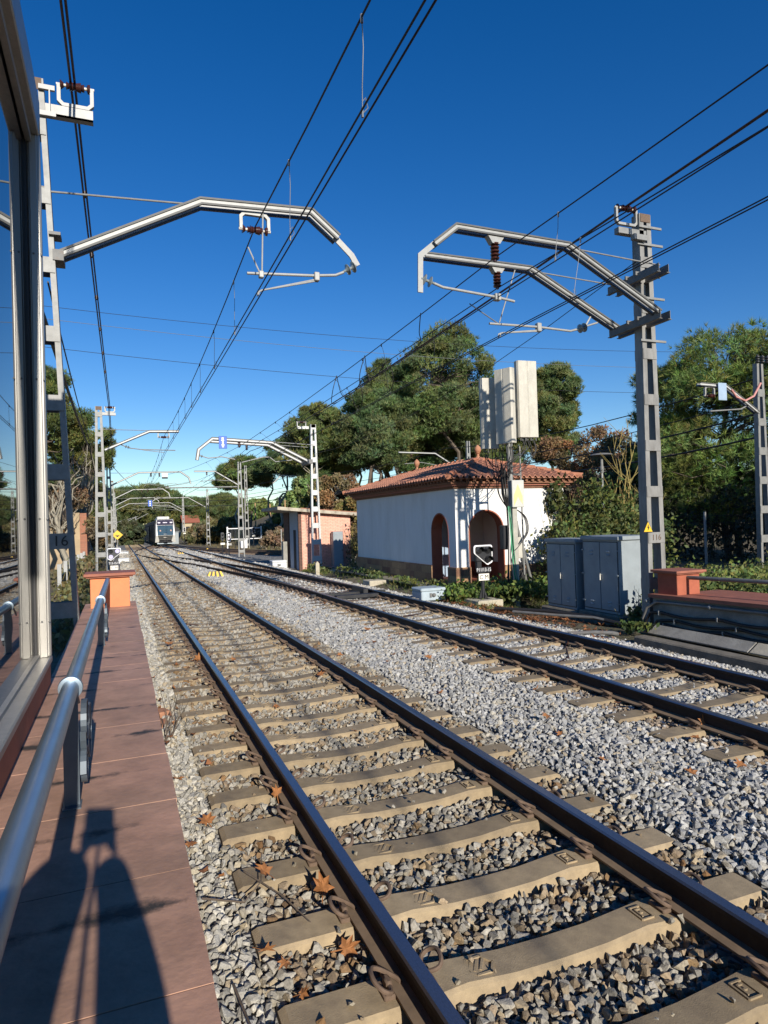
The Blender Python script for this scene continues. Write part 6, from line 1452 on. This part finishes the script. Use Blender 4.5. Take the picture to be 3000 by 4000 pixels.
def litter(name, label, zones, size, seed, zfun):
    rg = np.random.default_rng(seed); P = []
    for xa, xb, ya_, yb, n in zones:
        x = rg.uniform(xa, xb, n); y = rg.uniform(ya_, yb, n); P.append(np.stack([x, y, np.array([zfun(a, c) for a, c in zip(x, y)])+.015], 1))
    C = np.concatenate(P); n = len(C); ang = rg.uniform(0, 6.28, n); s = size*rg.uniform(.6, 1.3, n)
    tl = rg.normal(size=(n, 2))*.35; V = []
    for k in range(6):
        r_ = (1.0 if k % 2 == 0 else .55); a = ang+k*math.pi/3; dx, dy = s*r_*np.cos(a), s*r_*np.sin(a)
        V.append(np.stack([C[:, 0]+dx, C[:, 1]+dy, C[:, 2]+np.abs(dx*tl[:, 0]+dy*tl[:, 1])+.25*s*(k % 2 == 0)], 1))
    V.append(C); V = np.stack(V, 1).reshape(-1, 3); i = np.arange(n)[:, None]*7
    F = np.concatenate([i+np.array([[k, (k+1) % 6, 6]]) for k in range(6)], 1).reshape(-1, 3)
    T = np.repeat(np.array([[.30, .125, .05]])*rg.uniform(.45, 1.3, (n, 1)), 6, 0)
    return obj(name, np_mesh(name, V, F, 'dry leaf', T), None, kind='stuff', label=label, cat='leaf litter')
def litter_z(x, y): return bed_z(x, y)+.01 if x < 5.9 else gz(x, y)+.03
litter('leaf_litter', 'brown leaf litter heaped around signal, pole and cabinet feet', [(5.9, 7.6, 11.3, 16.4, 420), (6.9, 7.4, 10.3, 13.6, 150), (5.6, 6.3, 9, 12.5, 60)], .075, 91, litter_z)
litter('leaf_litter', 'small brown leaves dotted over the ballast beside the far rails', [(2.9, 3.25, 5, 30, 70), (3.2, 4.7, 8, 30, 60), (4.6, 5.3, 9, 28, 60), (1.2, 2.9, 7, 26, 60), (-1.6, -.9, 4, 20, 40)], .045, 92, lambda x, y: bed_z(x, y)+.035)

def leaf_mesh(seed, size):
    rg = np.random.default_rng(seed); pts = []
    lob = [(0, 1.0), (18, .52), (42, .86), (66, .42), (95, .72), (120, .36), (150, .42), (176, .12)]
    outl = [(a, r_) for a, r_ in lob]+[(360-a, r_) for a, r_ in reversed(lob[1:])]
    cu = rg.uniform(.25, .6, 2)*rg.choice([-1, 1], 2); V = [(0, 0, .02)]
    for a, r_ in outl:
        for f, rr in ((0, r_*.55), (1, r_)):
            x, y = rr*math.sin(R(a))*size, rr*math.cos(R(a))*size; pts.append((x, y, .02+(cu[0]*x*x+cu[1]*y*y*.6)/size+rg.uniform(0, .12)*size*f))
    V += pts; n = len(outl); F = []
    for k in range(n):
        a, c = 1+2*k, 1+2*((k+1) % n); F += [(0, a, c), (a, a+1, c+1), (a, c+1, c)]
    L0 = len(V); V += [(-.004, 0, .02), (.004, 0, .02), (.004, -size*.9, .05), (-.004, -size*.9, .05)]; F += [(L0, L0+1, L0+2), (L0, L0+2, L0+3)]
    T = np.array([[.36, .15, .05]])*rg.uniform(.8, 1.15, (len(F), 1)); return np_mesh('fallen_leaf', np.array(V), np.array(F), 'dry leaf', T)
LM = [leaf_mesh(400+i, .10) for i in range(6)]
big = [(-.87, 3.56, 1.15, 70, 'large upright orange brown leaf against the outer foot of the left near rail'), (-1.37, 4.62, 1.1, 25, 'large brown leaf standing on the ballast next to the coping'), (-1.5, 4.36, .8, 10, 'smaller brown leaf just nearer the coping than the large one'),
 (-1.15, 3.84, 1.0, 35, 'curled brown leaf at a sleeper end left of the near rail'), (-.84, 4.93, 1.0, 60, 'brown leaf wedged in a clip on the left near rail'), (3.18, 4.73, 1.25, 55, 'star shaped orange leaf leaning on the far track left rail'),
 (1.96, 5.49, 1.0, 15, 'dark brown leaf amid the ballast between the tracks'), (2.05, 3.82, .95, 20, 'tan leaf low on the ballast between tracks, nearest of them'), (2.28, 11.47, 1.4, 20, 'brown leaf pair in the middle distance between the tracks'),
 (2.14, 8.56, 1.1, 30, 'orange leaf on the ballast left of the far track'), (-1.13, 12.02, 1.3, 20, 'brown leaf on ballast left of the near rail, farther away'), (-.82, 10.42, 1.3, 40, 'rust leaf touching the left near rail farther away'),
 (-.33, 10.11, 1.2, 15, 'brown leaf on a crib between the near rails'), (.54, 8.5, 1.1, 20, 'orange leaf on a sleeper near the right near rail'), (3.2, 7.5, 1.1, 25, 'orange leaf by the outer clip of the far track'), (2.82, 4.5, .9, 10, 'pale leaf lying flat near the star shaped leaf')]
for k, (x, y, s, tilt, lab) in enumerate(big):
    o = obj('fallen_leaf', LM[k % 6], None, label=lab, cat='leaf', group='big plane leaves on the ballast'); o.location = (x, y, bed_z(x, y)+.05+.04*math.sin(R(tilt))); o.rotation_euler = (R(tilt), R((k*37) % 30-15), R((k*53) % 80-40)); o.scale = (s*.8, s*.8, s*.8)
for k, (x, y) in enumerate([(-.91, 3.07), (-1.18, 2.83), (-1.28, 3.16), (-1.21, 3.05), (-1.37, 3.92), (-1.49, 5.57), (1.8, 5.06), (2.63, 3.88), (2.45, 10.81), (2.76, 11.08), (1.5, 6.9), (2.6, 6.6), (1.7, 4.4), (-1.4, 7.2), (-1.3, 8.8), (3.0, 9.4), (2.9, 5.6), (1.2, 9.7), (.2, 6.2), (-.3, 7.4)]):
    o = obj('fallen_leaf', LM[(k*5) % 6], None, label='small crumpled brown leaf lying loose among the ballast stones', cat='leaf', group='small brown leaves on the ballast'); o.location = (x, y, bed_z(x, y)+.045); o.rotation_euler = (R(rnd.uniform(-40, 40)), R(rnd.uniform(-40, 40)), R(rnd.uniform(0, 360))); s = rnd.uniform(.45, .8); o.scale = (s, s, s)
# twigs by the coping
t = thing('dead_twig', 'dead twiggy weed standing on the ballast against the coping', 'twig', (-1.5, 7.1, -.2)); b = MB(); rg = np.random.default_rng(9)
for k in range(12):
    p = Vector((-1.52+rg.uniform(-.05, .08), 6.9+rg.uniform(-.3, .3), -.2)); q = p+Vector((rg.uniform(-.05, .22), rg.uniform(-.2, .2), rg.uniform(.2, .55))); b.tube([p, p.lerp(q, .5)+Vector((.03, 0, .02)), q], .006, 4, r2=.002)
obj('stems', b, 'bark', t)
for k, (pts, lab) in enumerate([([(-1.5, 3.75, -.15), (-1.3, 3.6, -.14), (-1.18, 3.75, -.13), (-1.12, 4.05, -.12)], 'curved dead twig across the stones by the nearest left sleepers'), ([(-1.25, 3.9, -.13), (-1.1, 3.55, -.13), (-1.02, 3.3, -.15)], 'short dead twig near the curled leaf'), ([(-1.45, 3.0, -.15), (-1.42, 2.6, -.13), (-1.46, 2.2, -.14)], 'thin straight twig beside the coping at the bottom')]):
    tag(obj('dead_twig', MB().tube(pts, .006, 5, r2=.003), 'bark', at=pts[0]), lab, 'twig')
b = MB().box((-1.60, 7.55, -.2), (-1.42, 7.75, -.12), rot=Matrix.Rotation(.4, 3, 'Z'), bev=.015).box((-1.62, 7.15, -.2), (-1.48, 7.38, -.13), rot=Matrix.Rotation(-.3, 3, 'Z'), bev=.015)
tag(obj('brick_rubble', b, 'finial clay', at=(-1.55, 7.5, -.2)), 'two broken brick pieces on the ballast beside the coping', 'brick')

# ================================================================== FENCES, LAMP, FAR THINGS
def mesh_fence(label, pts, h, post_h, matk, wire_k, step=.10):
    t = thing('mesh_fence', label, 'fence', pts[0])
    for p in pts:
        obj('post', MB().box((p[0]-.035, p[1]-.035, p[2]-.3), (p[0]+.035, p[1]+.035, p[2]+post_h)), matk, t)
    b = MB()
    for p, q in zip(pts, pts[1:]):
        p, q = Vector(p), Vector(q); n = int((q-p).length/step)
        for i in range(1, n):
            c = p.lerp(q, i/n); b.box((c.x-.003, c.y-.003, c.z+.05), (c.x+.003, c.y+.003, c.z+h))
        for z in (.1, .6, 1.1, 1.6, h-.06):
            if z < h: b.tube([p+Vector((0, 0, z)), q+Vector((0, 0, z))], .006, 4)
    obj('mesh_panel', b, wire_k, t); return t
mesh_fence('dark mesh fence with pale posts under the big right pines', [(19.7, y, -.2) for y in (12.4, 14.9, 17.4, 19.9, 22.4, 24.9)], 1.95, 2.05, 'pale galvanised', 'dark gasket')
mesh_fence('pale mesh fence before the bush left of the pink hut', [(12.2, 62, -.6), (13.4, 59, -.6), (14.8, 56, -.6)], 1.9, 2.0, 'pale galvanised', 'grey wire', .25)
mesh_fence('dark green fence on the slope right of the train', [(13.6, 118, -.6), (13.2, 106, -.6), (12.9, 94, -.5), (12.6, 84, -.4)], 2.2, 2.3, 'fence green', 'fence green', .22)
gt = thing('gate', 'white framed mesh gate beside the paired lattice masts', 'gate', (9.6, 74, -.6))
obj('gate_frame', MB().box((8.9, 74, -.6), (9.05, 74.1, 1.75)).box((12.6, 74, -.6), (12.75, 74.1, 1.75)).box((9.05, 74.02, 1.5), (12.6, 74.08, 1.6)).box((9.05, 74.02, .35), (12.6, 74.08, .43)), 'signal white', gt)
b = MB()
for i in range(24): b.box((9.1+i*.148, 74.04, .43), (9.115+i*.148, 74.05, 1.5))
obj('mesh_panel', b, 'grey wire', gt)
wx = thing('meter_box', 'white box standing on the ground before the white gate', 'box', (10.3, 71, -.6)); obj('box_body', MB().box((9.9, 71, -.55), (10.6, 71.4, .3), bev=.03).box((9.85, 70.97, .3), (10.65, 71.43, .36)), 'signal white', wx)
lf = thing('rail_fence', 'low fence of pale posts with dark panels along the left side', 'fence', (-3.7, 40, -.3))
for i in range(14):
    y = 24+i*2.6; z = gz(-3.75, y)
    obj('post', MB().box((-3.80, y-.06, z-.2), (-3.68, y+.06, z+1.15)), 'pale galvanised', lf)
b = MB()
for i in range(13): y = 24+i*2.6; b.box((-3.78, y+.1, gz(-3.75, y)+.1), (-3.72, y+2.5, gz(-3.75, y)+.75))
obj('panels', b, 'fence green', lf)
lp = thing('street_lamp', 'grey street lamp with flat round top beside the hedge', 'street lamp', (16.4, 21.9, -.2))
obj('lamp_post', MB().tube([(16.4, 21.9, -.2), (16.4, 21.9, 3.55)], .055, 10, r2=.042), 'pale galvanised', lp, smooth=True)
obj('lamp_head', MB().lathe((16.4, 21.9, 3.55), (0, 0, 1), [(0, .06), (.25, .09), (.3, .06), (.68, .05), (.70, .30), (.72, .46), (.78, .40), (.82, .1)], 20), 'weathered steel', lp, smooth=True)
ob = thing('old_building', 'old beige walled building with brick edge behind the left masts', 'building', (-4.6, 40.5, 0))
obj('wall', MB().box((-6.4, 40.2, gz(-5, 40)-.5), (-3.95, 44, 2.83)), 'old plaster', ob); obj('brick_edge', MB().box((-3.95, 40.18, gz(-4, 40)-.5), (-3.60, 44, 2.80)), 'far brick', ob)
obj('vent_plate', MB().box((-4.5, 40.17, 1.9), (-4.25, 40.2, 2.1)), 'signal white', ob)
eb = thing('end_wall', 'pale beige retaining wall closing the view behind the train', 'wall', (2, 176.5, -1)); obj('wall_body', MB().box((-1.2, 176, -1.8), (6.2, 177, 2.1)), 'beige wall', eb); obj('wall_top', MB().box((-1.3, 175.9, 2.1), (6.3, 177.1, 2.3)), 'pale concrete', eb)
rh = thing('far_house', 'distant low house with red roof right of the train', 'house', (13.5, 165, -1))
obj('wall', MB().box((12.0, 165, -1), (15.6, 172, 2.9)), 'beige wall', rh); obj('roof', MB().prism([(11.7, 164.5, 2.9), (15.9, 164.5, 2.9), (15.9, 168.5, 4.6), (11.7, 168.5, 4.6)], (0, .2, .1)).prism([(11.7, 172.5, 2.9), (15.9, 172.5, 2.9), (15.9, 168.7, 4.6), (11.7, 168.7, 4.6)], (0, -.1, .15)), 'far roof', rh)
obj('window', MB().box((12.6, 164.94, .8), (13.5, 164.99, 2.0)), 'dark opening', rh)
for k, (x, y, h, lab) in enumerate([(16.6, 98, 5.2, 'left of three wooden poles on the slope'), (18.8, 98, 4.9, 'middle of three wooden poles on the slope'), (20.6, 96, 5.4, 'right of three wooden poles on the slope')]):
    tag(obj('wooden_pole', MB().tube([(x, y, gz(x, y)-.3), (x, y, h)], .11, 8), 'wood pole', at=(x, y, gz(x, y)), smooth=True), lab, 'pole')

# ================================================================== THE TRAIN
TX, TY = 3.90, 97.0; TZ = grade(TY)
tn = thing('train', 'dark sided commuter train with white front approaching on the second track', 'train', (TX, TY, TZ))
hw = 1.36
def ring(y, k=1.0, z0=.35, z1=3.55, sl=0.0):
    pr = [(-hw*k, z0), (hw*k, z0), (hw*k, 2.9), (hw*.93*k, z1-.25), (hw*.6*k, z1), (-hw*.6*k, z1), (-hw*.93*k, z1-.25), (-hw*k, 2.9)]
    return [(TX+a, y+sl*max(0, z-1.0), TZ+z) for a, z in pr]
b = MB(); rs = [ring(TY+1.0), ring(TY+19), ring(TY+19.3, .9), ring(TY+19.9, .9), ring(TY+20.2), ring(TY+39), ring(TY+39.3, .9), ring(TY+39.9, .9), ring(TY+40.2), ring(TY+60)]
for r_ in rs: b.v += [(p[0], p[1], p[2]-.0055*(p[1]-TY)) for p in r_]
for i in range(len(rs)-1):
    for j in range(8): b.f.append((i*8+j, i*8+(j+1) % 8, (i+1)*8+(j+1) % 8, (i+1)*8+j)); b.mi.append(0)
b.f += [tuple(range(7, -1, -1)), tuple((len(rs)-1)*8+j for j in range(8))]; b.mi += [0, 0]
obj('car_body', b, 'train dark', tn)
b = MB()
for c in range(3):
    for k in range(6):
        y = TY+3+c*20+k*2.7; z = TZ-.0055*(y-TY)
        for s in (-1, 1): b.box((TX+s*(hw+.005)-.01, y, z+.45), (TX+s*(hw+.005)+.01, y+1.0, z+.85) if k % 2 else (TX+s*(hw+.005)+.01, y+1.2, z+2.7))
obj('side_panels', b, 'train purple', tn)
# front cab
P = lambda x, z, d: (TX+x, TY+d, TZ+z)
b = MB()
F0 = [P(-hw, .35, .55), P(-hw*.93, 1.3, .0), P(-hw*.88, 2.75, .45), P(-hw*.8, 3.5, .8), P(hw*.8, 3.5, .8), P(hw*.88, 2.75, .45), P(hw*.93, 1.3, .0), P(hw, .35, .55)]
B0 = [P(-hw, .35, 1.6), P(-hw, 1.3, 1.6), P(-hw, 2.75, 1.6), P(-hw*.85, 3.56, 1.6), P(hw*.85, 3.56, 1.6), P(hw, 2.75, 1.6), P(hw, 1.3, 1.6), P(hw, .35, 1.6)]
b.add(F0+B0, [(0, 1, 6, 7), (1, 2, 5, 6), (2, 3, 4, 5)]+[(i, i+8, i+9, i+1) for i in range(7)])
fr = obj('front_mask', b, 'train white', tn)
def onface(x, z, lift=.02):
    d = .55-(z-.35)/.95*.55 if z < 1.3 else (z-1.3)/1.45*.45 if z < 2.75 else .45+(z-2.75)/.75*.35
    return P(x, z, d-lift)
def patch(name, poly, matk, lift=.03): return obj(name, MB().prism([onface(x, z, lift) for x, z in poly], (0, .02, 0)), matk, fr)
patch('destination_panel', [(-1.12, 2.74), (1.12, 2.74), (1.04, 3.46), (-1.04, 3.46)], 'train purple')
patch('windscreen', [(-1.0, 1.32), (1.0, 1.32), (1.06, 2.0), (1.04, 2.7), (-1.04, 2.7), (-1.06, 2.0)], 'windscreen')
patch('nose_panel', [(-.86, .75), (.86, .75), (1.0, 1.28), (-1.0, 1.28)], 'dark flange')
patch('lower_mask', [(-.8, .37), (.8, .37), (.84, .72), (-.84, .72)], 'train dark', .04)
for x in (-.8, .8): patch('headlight', [(x-.17, 3.0), (x+.17, 3.0), (x+.17, 3.16), (x-.17, 3.16)], 'headlight', .05)
patch('destination_text', [(-.28, 3.02), (.28, 3.02), (.28, 3.14), (-.28, 3.14)], 'headlight', .05)
patch('cab_card', [(-.25, 1.0), (.18, 1.0), (.18, 1.5), (-.25, 1.5)], 'sign cream', .05)
for x in (-.78, .62): patch('driver_side', [(x, 1.9), (x+.2, 1.85), (x+.22, 2.05), (x+.05, 2.1)], 'skin', .045)
obj('coupler', MB().box(P(-.9, .28, .1), P(.9, .48, .8), bev=.05).tube([P(0, .5, .2), P(0, .5, -.25)], .12, 8).box(P(-.25, .38, -.35), P(.25, .62, -.2)), 'train dark', tn)
obj('plough', MB().box(P(-1.1, .12, .25), P(1.1, .30, .4)), 'machine grey', tn)
b = MB()
for y in (TY+3, TY+5.2, TY+15, TY+17.2):
    for s in (-1, 1): b.lathe((TX+s*.70, y, TZ-.0055*(y-TY)+.43), (s, 0, 0), [(0, .43), (.12, .43)], 14)
b.box((TX-1.1, TY+1.5, TZ+.1), (TX+1.1, TY+18.5, TZ+.36)); obj('bogie', b, 'train dark', tn)
obj('roof_pod', MB().box(P(-.95, 3.5, 2.2), P(.7, 3.95, 5), bev=.1).box(P(-.8, 3.5, 7), P(.8, 3.8, 13), bev=.1), 'train white', tn)
pz = TZ+3.6; obj('pantograph', MB().tube([(TX-.4, TY+9, pz), (TX, TY+10.2, pz+.7), (TX, TY+9, pz+1.35)], .04, 6).tube([(TX+.4, TY+9, pz), (TX, TY+10.2, pz+.7)], .04, 6).tube([(TX-.8, TY+9, pz+1.3), (TX-.6, TY+9, pz+1.4), (TX+.6, TY+9, pz+1.4), (TX+.8, TY+9, pz+1.3)], .04, 6), 'train dark', tn)
